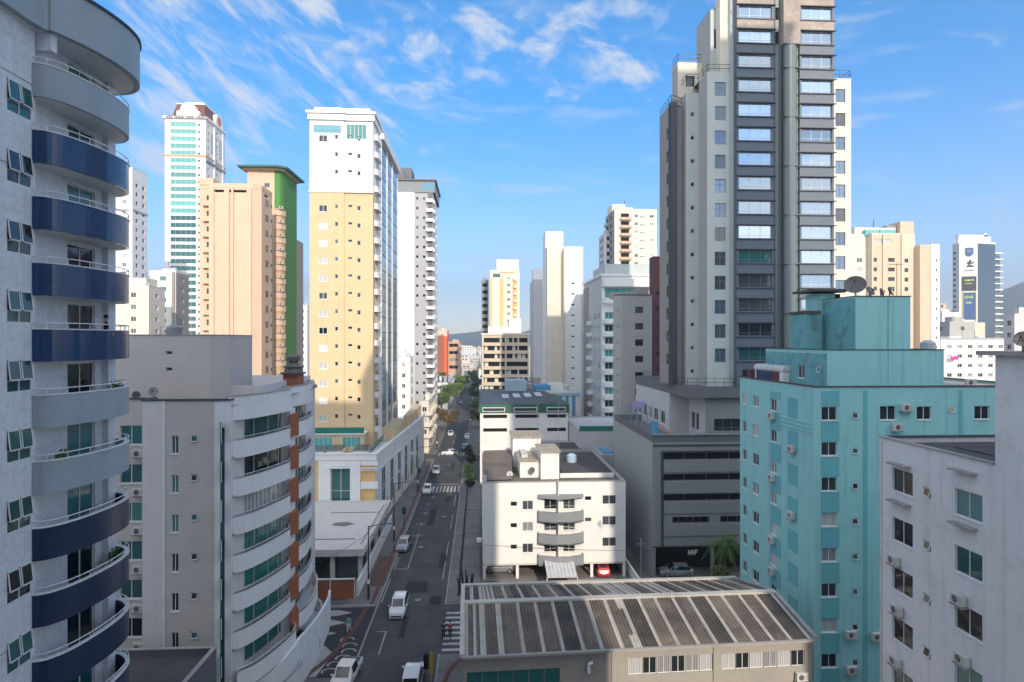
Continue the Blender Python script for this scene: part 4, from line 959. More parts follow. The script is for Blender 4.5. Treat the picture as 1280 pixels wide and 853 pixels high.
b.mb('roof_mast').tube((g(784),Yq+4,TP),(g(784),Yq+4,Z(248,D)),.12,'dark_metal'); b.finish()
b = simple('apartment_tower','blue grey slab tower just left of the cream tower with pinkish balconies',756,769,292,235,depth=12,m='grey_light',win=(3.1,2.6,1.5,'far')); b.finish()

# turquoise banded
b = Bld('apartment_tower', 'white building with turquoise curved glass balconies and beige street side', 'building', 34, 145)
Yq = 139.5; g = lambda px: fx(px,Yq); x0 = g(752); x1 = g(818); TP = Z(328,138); xs_ = 28.5; zs = [Z(402,138)+.6-2.95*k for k in range(16)]
yy = fy(729,x0-.2)
pts = [(x0,Yq),(x1,Yq),(x1,yy),(x0,yy)]
b.walls(pts,0,Z(344,138),['white_blue','white_blue','white_blue','grey_light'],{0:[(g(756)-x0,z,4.6,1.6,'teal_band','glass_teal' if k%3 else 'glass_teal_light') for k,z in enumerate(zs)]+[(g(756)-x0,Z(372,138),9.0,2.3,'teal_band','glass_teal_light')],
  3:[(u,z,1.9,1.5,'far2') for u in (yy-Yq-4.2,yy-Yq-9,yy-Yq-16) for z in zs]})
b.walls([(x0+1,Yq+1),(x1,Yq+1),(x1,yy-8),(x0+1,yy-8)],Z(344,138),TP,'sage'); b.flat([(x0+1,Yq+1),(x1,Yq+1),(x1,yy-8),(x0+1,yy-8)],TP,'roof_grey'); b.flat(pts,Z(344,138)-.3,'roof_pale')
b.ring(pts,Z(344,138),Z(344,138)+.5,.3,.3,'white_blue','cornice'); b.mb('beige_panel').box(x0-.02-.15,yy-7,0,x0-.02,yy-.1,Z(350,138),'taupe_brown')
for k,z in enumerate(zs):
    mb = MB(); cvb = smooth_line([(g(753.5),Yq-.01),(g(755),Yq-.9),(g(761),Yq-1.3),(g(768),Yq-1.3)],3); ribbon(mb,cvb,z-1.2,z-.1,.1,'white_blue'); mb.prism([(g(753.5),Yq-.02)]+cvb[1:]+[(g(768),Yq-.02)],z-1.25,z-1.1,'white_blue'); mb.build('balcony',b.root)
    b.place('balcony', bal_mesh(3.2,1.0,1.0,'white_blue'),(x0,yy-3.4-6,z-1.1),-math.pi/2,3,Vector((-1,0)))
mb = b.mb('crown_band'); cvb = smooth_line([(g(752.5),Yq-.01),(g(754),Yq-1),(g(764),Yq-1.5),(g(790),Yq-1.5),(g(818),Yq-1.4)],3); ribbon(mb,cvb,Z(357,138),Z(348,138),.15,'white_blue'); mb.prism([(g(752.5),Yq-.02)]+cvb[1:]+[(g(818),Yq-.02)],Z(357,138)-.2,Z(357,138)-.01,'white_blue')
ribbon(mb,cvb,Z(379,138),Z(372.5,138),.15,'white_blue')
b.finish()
# grey beige block in front
b = Bld('apartment_building', 'taupe block with square dark windows and a rounded corner beside the maroon strip', 'building', 27, 108)
Yq = 105; g = lambda px: fx(px,Yq); x0 = g(782); x1 = g(815); TP = Z(369,104); cvb = smooth_line([(fx(768,Yq+6),Yq+6),(g(768)+.2,Yq+1.6),(x0-1.0,Yq+.2),(x0,Yq)],4)
pts = cvb+[(x1,Yq),(x1,Yq+14),(fx(767,Yq+14),Yq+14)]; zs = [TP-3.1-2.9*k for k in range(12)]
n_ = len(cvb)-1
b.walls(pts,0,TP,'taupe',{n_:grid([g(794)-x0],zs,1.45,1.15,'far')})
b.place('vine_mesh',bal_mesh(1.2,1.3,.02,'lime'),(g(781.5)+.01,Yq-.01,TP-3.2),0,1) if False else None
for z in zs: b.mb('small_vent').box(g(772.5),Yq+.4,z+.3,g(775),Yq+1.2,z+.8,'interior')
b.ring(pts,TP,TP+.25,.05,.3,'grey_dark','coping'); b.flat(pts,TP-.1,'roof_grey'); b.mb('roof_house').box(g(803),Yq+2,TP,g(815),Yq+9,TP+1.5,'taupe_brown')
for k in range(3): b.mb('roof_house').box(g(765)+k*1.6+1.5,Yq+5,TP,g(765)+k*1.6+2.4,Yq+9,TP+1.0,'taupe')
b.finish()
b = Bld('apartment_tower', 'narrow maroon tower squeezed beside the dark glass tower', 'building', 33, 118)
Yq = 116; g = lambda px: fx(px,Yq); b.block(rect(g(817),Yq,g(840),Yq+3),0,Z(319,115),'maroon',{0:grid([.6],levels(3,3,13),.5,.8,'far')},roof='roof_grey'); b.finish()

# ================================================================== DARK GLASS TOWER
b = Bld('apartment_tower', 'tallest tower, dark grey bands of reflecting balcony glass above a terrace podium', 'building', 38, 82)
Y0 = 76.5; FH = 3.15; g = lambda px, y=Y0: fx(px,y); d0 = 77.5
XS = g(825,0) if False else 26.2
TT = 76.5; zbase = Z(484,d0)
zk = [Z(24.4,d0)-FH*k for k in range(15)]                 # sill height of the balcony glass
def bay(px0, px1, hi_n, flip):
    x0,x1 = g(px0),g(px1); yb = Y0-1.0; W_ = x1-x0
    zs = [z for z in zk if z > zbase+1]
    b.face((x0,yb),(x1,yb),zbase,TT,'band_grey',[(.25,z,W_-.5,1.62,'sky' if k < hi_n else 'skylow') for k,z in enumerate(zs)])
    b.face((x0,Y0),(x0,yb),zbase,TT,'band_grey'); b.face((x1,yb),(x1,Y0),zbase,TT,'band_grey')
    for k,z in enumerate(zs):
        b.mb('ledge').box(x0-.25,yb-.22,z+1.66,x1+.25,yb-.002,z+1.76,'charcoal'); b.mb('ledge').box(x0-.12,yb-.14,z-.2,x1+.12,yb-.002,z-.06,'charcoal')
        if k < 2: b.mb('stone_band').box(x0+.02,yb-.05,z+1.82,x1-.02,yb-.003,z+FH-.22,'stone_clad')
bay(917,962.6,10,0); bay(994.6,1037,14,1)
# central pier and round column
xa0, xa1 = g(962.6), g(994.6)
b.face((xa0,Y0-.7),(xa1,Y0-.7),zbase,TT,'green_grey',[(.35,z,.45,1.6,'far') for z in zk[:2]]+[(xa1-xa0-.75,z,.45,1.6,'far') for z in zk[:2]])
mb = b.mb('round_column'); b.smooth.add('round_column'); cxm = g(982); 
n = 20
for k in range(n):
    t0,t1 = math.pi*k/n+math.pi, math.pi*(k+1)/n+math.pi
    p0 = (cxm+1.05*math.cos(t0),Y0-.72+.85*math.sin(t0)); p1 = (cxm+1.05*math.cos(t1),Y0-.72+.85*math.sin(t1))
    mb.face([(*p0,zbase),(*p1,zbase),(*p1,zk[1]-.3),(*p0,zk[1]-.3)],'green_grey')
mb2 = b.mb('pier_cap'); mb2.box(cxm-1.1,Y0-1.62,zk[1]-.3,cxm+1.1,Y0-.72,TT,'stone_clad')
for i in range(2,14,2): b.mb('pier_joint').box(cxm-1.08,Y0-1.6,zk[i]-.2,cxm+1.08,Y0-.73,zk[i]-.16,'frame_grey')
b.mb('rib').box(g(964)-.12,Y0-1.0,zbase,g(964)+.05,Y0-.701,TT,'charcoal'); b.mb('rib').box(g(973)-.05,Y0-1.35,zbase,g(973)+.08,Y0-.701,TT,'charcoal')
# body behind the bays
b.face((g(913),Y0),(xa0,Y0),zbase,TT,'sage'); b.face((xa1,Y0),(g(1039),Y0),zbase,TT,'sage')
b.face((g(913),Y0+12),(g(913),Y0),zbase,TT,'sage'); b.face((g(1039),Y0),(g(1039),Y0+12),zbase,TT,'sage'); b.face((g(1039),Y0+12),(g(913),Y0+12),zbase,TT,'sage')
b.flat(rect(g(913),Y0-.9,g(1039),Y0+12),TT,'roof_grey')
# right cream wing
TR = Z(92,d0); zw = [Z(118,d0)-FH*k for k in range(12)]
b.block([(g(1039),Y0+.3),(g(1065.5),Y0+.3),(g(1065.5),Y0+14),(g(1039),Y0+14)],zbase,TR,'cream_light',{0:[(g(1046)-g(1039),Z(122,d0)-FH*k,1.35,1.75,'grid2') for k in range(16)]},roof='roof_pale',par=.3,copm='cream_light')
# window wing left of the bays (front), stepped grey wall, small-window wing, street-side wing
yA = Y0; x1_ = g(913.2); xW = g(884); TL = Z(88,d0)
b.face((xW,yA),(x1_,yA),zbase,TL,'sage',[(g(893.5)-xW,Z(118.5,d0)-FH*k,1.45,1.8,'grid2') for k in range(14)])
yB = fy(871,xW-.0); xV = xW-.0
yB = Y0+3.0; x2 = fx(857.5,yB)
b.face((xW,yB),(xW,yA),zbase,TL,'taupe')
b.face((x2,yB),(xW,yB),zbase,TL-1.6,'sage',[(fx(863.5,yB)-x2,Z(117,dY(866,yB))-3.15*k,.5,.55,'small') for k in range(14)])
yC = yB+1.6; xC = fx(843.5,yC)
b.face((x2,yC),(x2,yB),zbase,TL-1.6,'taupe'); b.face((xC,yC),(x2,yC),zbase,TL-1.6,'taupe')
b.mb('dark_rib').box(xC-.9,yC-1.2,zbase,xC-.05,yC-.002,TL-2.6,'charcoal')
xD = xC-.9; yD = fy(824.5,xD)
b.face((xD,yD),(xD,yC-1.2),zbase,TL-2.8,'taupe_brown',[(yD-yC-.9,Z(150,dX(832,xD))-3.1*k,1.3,1.5,'grid') for k in range(13)])
b.face((xD+6,yD),(xD,yD),zbase,TL-2.8,'taupe'); b.face((g(913),yD),(xD+6,yD),zbase,TL-2.8,'taupe')
b.flat([(xD,yC-1.1),(x2,yC),(x2,yD),(xD,yD)],TL-2.81,'roof_grey'); b.flat([(x2,yB),(xW,yB),(xW,yD),(x2,yD)],TL-1.61,'roof_grey'); b.flat([(xW,yA),(x1_,yA),(x1_,yD),(xW,yD)],TL-.01,'roof_grey')
# penthouses
P1 = rect(x2-.4,yB+2.2,xW+1.4,yD-1); z1 = TL+3.6
b.block(P1,TL-2.0,z1,['cream_light','taupe','taupe','taupe'],{0:[(2.6,TL+.2,1.3,1.5,'far'),(1.1,TL+.2,1.3,1.5,'far')],3:[(4,TL+.2,2.2,1.5,'far')]},roof='roof_grey',par=.3)
P2_ = rect(fx(888,Y0+2),Y0+2,g(913)+.01,yD-1.5); b.block(P2_,TL-.02,Z(3,d0)+.4,['sage','taupe','taupe','taupe'],{3:[(4,z1+1,1.5,2.0,'far')],0:[(.5,TL+4,1.0,2.6,'far')]},roof='roof_grey',par=.3)
P3_ = rect(fx(900,Y0+.6),Y0+.6,g(913)+.01,Y0+1.98); b.block(P3_,TL-.02,TT,'cream_light',roof='roof_grey',par=.3,cop=0)
# railings on the set-backs
mb = b.mb('railing')
def rail(ps, z, h=1.1, st=1.2, m='dark_metal', mb=None):
    mb = mb or b.mb('railing')
    for p,q in zip(ps[:-1],ps[1:]):
        L_ = math.dist(p,q); k = max(1,int(L_/st))
        for zz_ in (z+h,z+h*.5): mb.tube((*p,zz_),(*q,zz_),.035,m,n=4,caps=False)
        for i in range(k+1):
            t = i/k; mb.tube((p[0]+(q[0]-p[0])*t,p[1]+(q[1]-p[1])*t,z),(p[0]+(q[0]-p[0])*t,p[1]+(q[1]-p[1])*t,z+h),.03,m,n=4,caps=False)
rail([(xD+.1,yD),(xD+.1,yC-1.1),(x2,yC)],TL-2.8); rail([(x2+.1,yC+1),(x2+.1,yB+.1),(xW,yB+.1),(xW+.1,yA+.1),(x1_,yA+.1)],TL-.1); rail([(P1[0][0]+.1,P1[3][1]),(P1[0][0]+.1,P1[0][1]+.1),(P1[1][0],P1[0][1]+.1)],z1+.05)
rail([(g(1039),Y0+.4),(g(1065),Y0+.4),(g(1065),Y0+13)],TR+.05)
# terrace storeys between tower and garage podium
xp = 26.4; 
b.mb('podium_fascia').box(xp,Y0-.9,zbase-1.4,g(1100),Y0+24,zbase,'grey_dark')
b.mb('podium_fascia').box(xp-.2,yC-2.0,zbase+.002,g(1100),yC-1.9+.4,zbase+.25,'charcoal') if False else None
zt_ = Z(548,77)
b.face((29.2,Y0),(50,Y0),zt_-.5,zbase-1.4,'podium_green',[(1.2,zt_+3.9,3.6,1.7,'skylow'),(5.4,zt_+3.9,3.0,1.7,'skylow'),(1.2,zt_+.7,3.6,1.6,'skylow'),(5.4,zt_+.7,3.0,1.6,'skylow'),(9.5,zt_+3.9,5,1.7,'skylow'),(9.5,zt_+.7,5,1.6,'skylow')])
b.face((29.2,Y0+6),(29.2,Y0),zt_-.5,zbase-1.4,'grey_light',[(1.0,zt_+.5,1.2,2.2,'grid'),(2.6,zt_+.5,1.2,2.2,'grid'),(1.4,zt_+3.6,3.2,1.9,'ribbon')])
b.face((xp,Y0+6),(29.2,Y0+6),zt_-.5,zbase-1.4,'grey_light',[(.6,zt_+3.6,1.4,1.8,'slide')]); b.face((xp,Y0+23.9),(xp,Y0+6),zt_-.5,zbase-1.4,'grey_light',grid([1.5,4.5,7.5,10.5,13.8],[zt_+.5,zt_+3.7],2.0,1.8,'slide'))
rail([(xp+.2,Y0+20),(xp+.2,Y0-.8),(g(925),Y0-.8)],zbase,mb=b.mb('terrace_railing'))
b.finish(cap=98)

# ================================================================== GARAGE PODIUM with rooftop sports court
b = Bld('parking_garage', 'grey green parking podium with horizontal openings and a dark entrance below the dark tower', 'garage', 32, 86)
XG = 21.9; Y0g = 75.2; TG = Z(545,dY(815,Y0g)); xe = 47; yE = fy(768,XG)
zo = [Z(p,76) for p in (577,603.5,629,657)]; xo = fx(829,Y0g)-XG
q = [(XG,Y0g),(xe,Y0g),(xe,yE),(XG,yE)]
b.walls(q,3.9,TG-.9,['podium_green','podium_green','podium_grey','podium_grey'],{0:[(xo,z,14.5,.95,'louver') for z in zo[:3]]+[(xo+1.2,zo[3],4.8,.9,'louver'),(xo+7.4,zo[3],6,.9,'louver')]})
b.walls(q,0,3.9,'charcoal',skip=(0,3)); b.face(q[3],q[0],0,3.9,'podium_grey'); b.flat(q,TG-.95,'roof_grey')
b.face((XG,Y0g+3),(xe,Y0g+3),0,3.9,'interior'); b.mb('soffit').box(XG+.01,Y0g+.01,3.7,xe,Y0g+2.99,3.89,'charcoal')
for x in (XG,XG+7.6,XG+14): b.mb('entrance_post').box(x+.02,Y0g+.02,0,x+.4,Y0g+.4,3.69,'podium_green')
b.ring(q,TG-.899,TG,.0,.25,'grey_dark','parapet'); b.mb('cornice').box(XG,Y0g-.12,TG-1.35,xe,Y0g-.002,TG-1.2,'charcoal'); b.mb('cornice').box(XG-.02,Y0g-.15,TG+.002,xe,Y0g+.3,TG+.15,'grey_mid')
b.mb('frame_rib').box(fx(826.5,Y0g),Y0g-.14,3.9,fx(829,Y0g),Y0g-.003,Z(565,76),'charcoal'); b.mb('frame_rib').box(fx(829,Y0g),Y0g-.14,Z(567,76),xe,Y0g-.003,Z(565,76),'charcoal')
for z in zo: b.mb('band').box(fx(829.5,Y0g),Y0g-.12,z-1.5,xe,Y0g-.004,z-.05,'podium_green')
# white letters over the entrance
def letters(mb, txt, x, y, z, h, m):
    G = {'H':[(0,0,.2,1),(.6,0,.8,1),(.2,.42,.6,.58)],'A':[(0,0,.17,.7),(.63,0,.8,.7),(.1,.7,.3,.88),(.5,.7,.7,.88),(.27,.86,.53,1),(.17,.3,.63,.44)],'F':[(0,0,.2,1),(.2,.84,.8,1),(.2,.42,.65,.56)]}
    for ch in txt:
        for (a0,b0,a1,b1) in G.get(ch,[]): mb.box(x+a0*h*.7,y-.06,z+b0*h,x+a1*h*.7,y,z+b1*h,m)
        x += h*.72
letters(b.mb('sign_letters'),'HAF',fx(859,Y0g)+.1,Y0g-.005,2.75,.62,'frame_white')
b.finish()
# ball court fence and hoop on the garage roof
b = Bld('court_fence', 'tall net fence of the sports court on the garage roof', 'fence', XG+1, 86, z=TG-.9)
zc0 = TG-.9; mb = b.mb('post')
for y in [Y0g+.6+2.9*k for k in range(8)]: mb.tube((XG+.35,y,zc0),(XG+.35,y,TG+2.6),.05,'net',n=6)
for x in (XG+2.5,XG+5): mb.tube((x,yE-.4,zc0),(x,yE-.4,TG+2.6),.05,'net',n=6)
mb = b.mb('net_mesh')
for z in [TG+.2*k for k in range(1,14)]: mb.tube((XG+.35,Y0g+.6,z),(XG+.35,yE-.4,z),.008,'net',n=3,caps=False)
for y in [Y0g+.8+.4*k for k in range(50)]: mb.tube((XG+.35,y,zc0),(XG+.35,y,TG+2.6),.007,'net',n=3,caps=False)
b.finish()
t_ = empty('basketball_hoop',(XG+3.2,yE-3,TG-.9),'basketball hoop with lilac backboard on the garage roof court','basketball hoop')
a = MB(); x,y = XG+3.2,yE-3
a.box(x-.95,y-.05,TG+1.3,x+.95,y,TG+2.4,'sign_purple'); a.build('backboard',t_)
a = MB(); a.tube((x,y+.6,TG-.9),(x,y+.6,TG+1.6),.09,'net'); a.tube((x,y+.6,TG+1.6),(x,y+.01,TG+1.7),.05,'net'); a.build('post',t_)
a = MB(); [a.tube((x+.23*math.cos(k*.7),y-.3+.23*math.sin(k*.7),TG+1.45),(x+.23*math.cos((k+1)*.7),y-.3+.23*math.sin((k+1)*.7),TG+1.45),.02,'orange',n=4) for k in range(9)]; a.build('rim',t_)
t_ = empty('playground_slide',(XG+2.4,Y0g+2.4,TG-.9),'red and blue plastic slide on the garage roof terrace','slide')
a = MB(); x,y = XG+.9,Y0g+2.2
a.mesh([(x+.4,y-.3,TG+1.1),(x+.4,y+.3,TG+1.1),(x+3.0,y+.3,TG-.8),(x+3.0,y-.3,TG-.8),(x+.4,y-.3,TG+1.2),(x+.4,y+.3,TG+1.2),(x+3.0,y+.3,TG-.7),(x+3.0,y-.3,TG-.7)],[(0,3,2,1),(4,5,6,7),(0,1,5,4),(2,3,7,6),(1,2,6,5),(3,0,4,7)],'red_orange'); a.build('chute',t_)
a = MB(); a.box(x-.5,y-.4,TG-.89,x+.35,y+.4,TG+1.5,'blue_paint'); a.build('tower',t_)

# ================================================================== WHITE FOUR-STOREY BUILDING on stilts
b = Bld('apartment_building', 'white four storey block on parking stilts with grey angular balconies, lit by the sun', 'building', 9, 82)
Yw = 75.3; xl, xr = .35, fx(782,Yw); d7 = 75; TW = Z(605,d7); z0 = Z(706.5,d7)
zb = [Z(p,d7) for p in (637,665,692)]
def uu(px): return fx(px,Yw)-xl
wins = [(uu(638),z,.85,.6,'small') for z in [Z(634,d7)-.1,Z(661,d7)-.1,Z(688,d7)-.1]]+[(uu(653),z-.45,1.35,1.15,'pair') for z in [Z(635,d7),Z(662,d7),Z(689,d7)]]+[(uu(731),z,.85,.55,'small') for z in [Z(629,d7),Z(656,d7)]]+[(uu(753),z,1.75,1.15,'pair') for z in [Z(634,d7),Z(660.5,d7),Z(687.5,d7)]]
wins += [(uu(680),z,1.6,1.55,'pair') for z in [Z(639,d7),Z(666,d7),Z(693,d7)]]+[(uu(704),z,1.5,1.55,'pair') for z in [Z(639,d7),Z(666,d7),Z(693,d7)]]
q = [(xl,Yw),(xr,Yw),(xr,Yw+22.5),(xl,Yw+22.5)]
b.walls(q,z0,TW-.35,'white',{0:wins,3:grid([2,6,11,16],[3.6,6.4,9.2],1.2,1.1,'slide')}); b.ring(q,TW-.35,TW,0,.3,'white','parapet'); b.ring(q,TW+.002,TW+.06,.03,.5,'concrete','coping'); b.flat(q,TW-.3,'roof_brown')
b.mb('soffit').box(xl+.02,Yw+.02,z0-.25,xr-.02,Yw+22,z0-.003,'off_white')
for px in (602.5,645,738,780): 
    x = fx(px,Yw); x = min(max(x,xl+.01),xr-.36); b.mb('stilt').box(x,Yw+.01,0,x+.35,Yw+.35,z0-.26,'white')
b.mb('garage_back_wall').box(xl,Yw+13,0,xr,Yw+13.2,z0-.26,'grey_mid'); b.mb('garage_side_wall').box(xr-.2,Yw+.5,0,xr-.03,Yw+12.9,z0-.26,'white')
b.mb('garage_floor').box(xl,Yw-.6,.02,xr,Yw+12.99,.14,'paving')
# angular grey balconies
for i,z in enumerate([Z(652.5,d7),Z(680,d7),Z(707.5,d7)]):
    x0_,x1_b = fx(672.5,Yw),fx(728.5,Yw); ps = [(x0_,Yw-.01),(x0_,Yw-.75),((x0_*.62+x1_b*.38),Yw-1.55),((x0_*.38+x1_b*.62),Yw-1.55),(x1_b,Yw-.75),(x1_b,Yw-.01)]
    mb = MB(); ribbon(mb,ps,z,z+1.28,.12,'grey_mid'); mb.prism(ps,z-.02,z+.12,'grey_mid'); ribbon(mb,ps,z+1.282,z+1.33,.16,'steel',out=.02); mb.build('balcony',b.root)
x0_,x1_b = fx(672.5,Yw),fx(728.5,Yw); ps = [(x0_,Yw-.01),(x0_,Yw-.5),((x0_*.6+x1_b*.4),Yw-1.2),((x0_*.4+x1_b*.6),Yw-1.2),(x1_b,Yw-.5),(x1_b,Yw-.01)]
b.mb('balcony_canopy').prism(ps,Z(624,d7),Z(620,d7),'grey_mid'); b.mb('pier').box(fx(696.5,Yw),Yw-.8,z0,fx(697.8,Yw),Yw-.002,TW+.2,'off_white')
# roof house cluster, lean-to and water tank house
def rb(p0,p1,ya,yb,zt,m,rf,part='roof_house',over=.25):
    y = ya; x0_,x1_ = fx(p0,ya),fx(p1,ya); b.mb(part).box(x0_,ya,TW-.29,x1_,yb,zt,m); b.mb(part).box(x0_-over,ya-over,zt+.002,x1_+over,yb+over,zt+.14,rf)
rb(650,678,79.2,92,TW+1.9,'white','roof_tan'); rb(676,699,78.2,84,TW+3.2,'white','roof_tan'); rb(641,676,86,92,TW+3.9,'white','roof_tan')
b.mb('roof_hump').prism([(fx(652,81),81),(fx(660,81),81),(fx(660,81),90),(fx(652,81),90)],TW+2.05,TW+2.4,'roof_pale')
b.mb('roof').face([(xl+.2,77.5,TW-.2),(fx(640,78),77.5,TW-.1),(fx(640,90),90,TW+1.5),(xl+.2,90,TW+1.4)],'roof_brown'); b.mb('roof').box(xl,90,TW-.29,fx(640,90),90.3,TW+1.7,'white')
b.mb('roof').box(fx(703,81),81,TW-.28,xr-.5,96,TW-.1,'concrete_dark'); b.mb('roof').box(fx(700,79),78.8,TW-.28,xr-.7,79,TW+.3,'white')
for px in (672,698): b.mb('roof_mast').tube((fx(px,84),84,TW+2),(fx(px,84),84,TW+9),.035,'steel',n=5)
b.finish()
# entrance ramp canopy
a = MB(); x0_,x1_ = fx(684,71),fx(722,71)
a.mesh([(x0_,71.0,1.9),(x1_,71.0,1.9),(x1_+.1,75.0,2.9),(x0_,75.0,2.9),(x0_,71.0,1.82),(x1_,71.0,1.82),(x1_+.1,75.0,2.82),(x0_,75.0,2.82)],[(0,1,2,3),(7,6,5,4),(0,4,5,1),(3,2,6,7),(0,3,7,4),(1,5,6,2)],'roof_pale')
t_ = empty('canopy',((x0_+x1_)/2,73,0),'sloping translucent canopy over the gate of the white four storey block','canopy'); a.build('roof_sheet',t_)
a = MB()
for i in range(9): xx_ = x0_+(x1_-x0_)*i/8; a.tube((xx_,71,1.93),(xx_,75,2.93),.03,'grey_mid',n=4)
a.build('ribs',t_); 
for xx_ in (x0_,x1_): a = MB(); a.tube((xx_,71.1,0),(xx_,71.1,1.85),.06,'frame_white'); a.build('post',t_)
# side passage wall
a = MB(); a.box(xr+.6,71,0,xr+.8,95,1.4,'white_blue'); a.box(xr+.6,70.6,0,XG-.2,70.8,1.2,'white_blue'); tag(a.build('boundary_wall',off=(xr+1,72,0)),'low pale wall of the ramp between the white block and the garage podium','wall')
# low flat building behind the four-storey block
b = Bld('shop_building','low white building with black flat roof behind the sunlit four storey block','building',14,104)
b.block(rect(fx(664,101),101,fx(742,101),119),0,Z(575,101),'white_blue',roof='concrete_dark',par=.25); b.finish()
b = Bld('shop_building','low grey terrace building with glass balustrade and blue pool behind the garage podium','building',22,118)
b.block(rect(fx(744,112)-3,112,fx(800,112),134),0,Z(541,112),'grey_light',roof='roof_pale',par=.3); b.mb('glass_balustrade').box(fx(744,112)-3,112.02,Z(541,112)+.1,fx(800,112),112.08,Z(541,112)+1,'glass_green')
b.finish()
a = MB(); a.box(fx(752,100),100,0,fx(772,100),108,Z(568,100)-.4,'taupe'); a.box(fx(755,100),101,Z(568,100)-.39,fx(771,100),107,Z(568,100)-.3,'pool_blue'); tag(a.build('swimming_pool',off=(fx(760,100),104,0)),'small blue pool on a raised beige deck beside the garage wall','pool')

# ================================================================== GREEN ROOFED WHITE HALL
b = Bld('hall', 'white commercial hall with green fascia and dark sheet roof', 'building', 9, 142)
Yh = 125.5; dh = 125; xl2, xr2 = .0, fx(710,Yh); Te = Z(517,dh); zg = Z(510,dh)
def uh(px): return fx(px,Yh)-xl2
q = [(xl2,Yh),(xr2,Yh),(xr2,165),(xl2,165)]
b.walls(q,0,Te,'white',{0:[(uh(p),Z(y,dh),5.0 if p != 684 else 4.0,.75,'blank','interior') for p in (604,644,684) for y in (524,541)]})
b.ring(q,Te,zg+.6,.25,.3,'green_dark','fascia'); 
for p,wd in ((603,4.7),(642,4.9),(683,4.0)): 
    mb = MB(); x = fx(p,Yh); mb.box(x,Yh-.42,Te+.25,x+wd,Yh-.252,Te+1.15,'frame_white'); mb.box(x+.15,Yh-.45,Te+.4,x+wd-.15,Yh-.422,Te+1.0,'sign_dark'); mb.build('sign_panel',b.root)
mb = b.mb('roof'); mb.face([(xl2,Yh+.2,zg+.62),(xr2,Yh+.2,zg+.62),(xr2-2.5,147,zg+1.5),(xl2,147,zg+1.5)],'charcoal'); mb.face([(xl2,147,zg+1.5),(xr2-2.5,147,zg+1.5),(xr2-2.5,164,zg+.5),(xl2,164,zg+.5)],'charcoal'); mb.face([(xr2,Yh+.2,zg+.62),(xr2,164,zg+.5),(xr2-2.5,164,zg+.5),(xr2-2.5,147,zg+1.5)],'charcoal')
for k in range(26): x = xl2+.4+k*.62; b.mb('roof_rib').tube((x,Yh+.4,zg+.66),(x,146.8,zg+1.54),.05,'grey_dark',n=4)
for k in range(4): x = 5+k*2.6; b.mb('skylight').face([(x,134+k,zg+1.06+.05*k),(x+1.6,134+k,zg+1.06+.05*k),(x+1.6,141+k,zg+1.36+.05*k),(x,141+k,zg+1.36+.05*k)],'roof_pale')
b.mb('roof_house').box(fx(632,150),150,zg,fx(658,150),156,Z(476,150),'blue_pale')
b.finish()

# ================================================================== TEAL BUILDING
b = Bld('apartment_building', 'weathered teal apartment block with stepped roof volumes and satellite dishes on top', 'building', 33, 52)
Yt = 47.3; dt_ = 46.5; XT = fx(1018,Yt); yF = fy(925,XT); TPt = Z(485,dY(1018,Yt)); xE = 47.0
q = [(XT,Yt),(xE,Yt),(xE,yF),(XT,yF)]
def ut(px): return fx(px,Yt)-XT
FT = 2.87; zr_ = [Z(531,dt_)-FT*k for k in range(9)]; Ls = yF-Yt
def us(px): return yF-fy(px,XT)
wins0 = [(ut(1027),z,1.28,1.1,'slide') for z in zr_]+[(ut(1064.5),z+.1,.58,.55,'vent') for z in zr_]+[(ut(1100),z,1.35,1.15,'slide') for z in zr_]+[(ut(1146),z,1.25,1.1,'slide') for z in zr_]+[(ut(1185),z+.55,.62,.5,'vent') for z in zr_]+[(ut(1218),z,1.3,1.1,'slide') for z in zr_]
wins3 = [(us(928.5),z,.9,1.1,'slide') for z in zr_]+[(us(941),z,1.3,1.1,'slide') for z in zr_]+[(us(963),z,1.15,1.1,'slide') for z in zr_]
b.walls(q,0,TPt-.25,'teal',{0:wins0,3:wins3}); b.ring(q,TPt-.25,TPt+.0,0,.25,'teal_pale','parapet'); b.ring(q,TPt+.002,TPt+.1,.07,.3,'concrete_dark','coping'); b.flat(offs(q,-.2),TPt-.2,'concrete')
# darker painted columns under the windows, grooves
for px0,px1 in ((1026.5,1049),):
    zz_ = [TPt-.26]+[z+1.1 for z in zr_]
    for i,z in enumerate(zr_): 
        top = (zr_[i-1]-.09) if i else TPt-.3
        b.mb('painted_panel').box(fx(px0,Yt),Yt-.025,z+1.13,fx(px1,Yt),Yt-.002,top,'teal_deep')
for px in (1079,1198): b.mb('groove').box(fx(px,Yt),Yt-.03,0,fx(px+5,Yt),Yt-.002,TPt-.3,'teal_deep')
for (pa,pb) in ((963,976),(985,997)):
    ya_,yb_ = fy(pa,XT),fy(pb,XT)
    for i,z in enumerate(zr_):
        top = (zr_[i-1]-.09) if i else TPt-.9
        if pa == 963: b.mb('painted_panel').box(XT-.025,yb_,z+1.13,XT-.002,ya_,top,'teal_deep')
        else: b.mb('painted_panel').box(XT-.025,yb_,z-.3,XT-.002,ya_,z+1.5,'teal_deep')
for z in (zr_[0]-.4,zr_[0]-.75,zr_[0]-1.1,zr_[6]-.3,zr_[6]-.65): b.mb('moulding').box(XT-.09,Yt,z,XT-.003,fy(975,XT),z+.14,'teal')
b.mb('moulding').box(XT-.12,Yt-.12,0,XT+.12,Yt+.12,TPt-.3,'teal_pale')
for k in range(9):
    if k in (0,2,4,5,7): b.place('air_conditioner',ac_mesh(),(XT,fy(966,XT)+.3,zr_[k]-.72),-math.pi/2,.5,Vector((-1,0)))
    if k in (1,3,6): b.place('air_conditioner',ac_mesh(),(XT,fy(990,XT)+.2,zr_[k]-.3),-math.pi/2,.5,Vector((-1,0)))
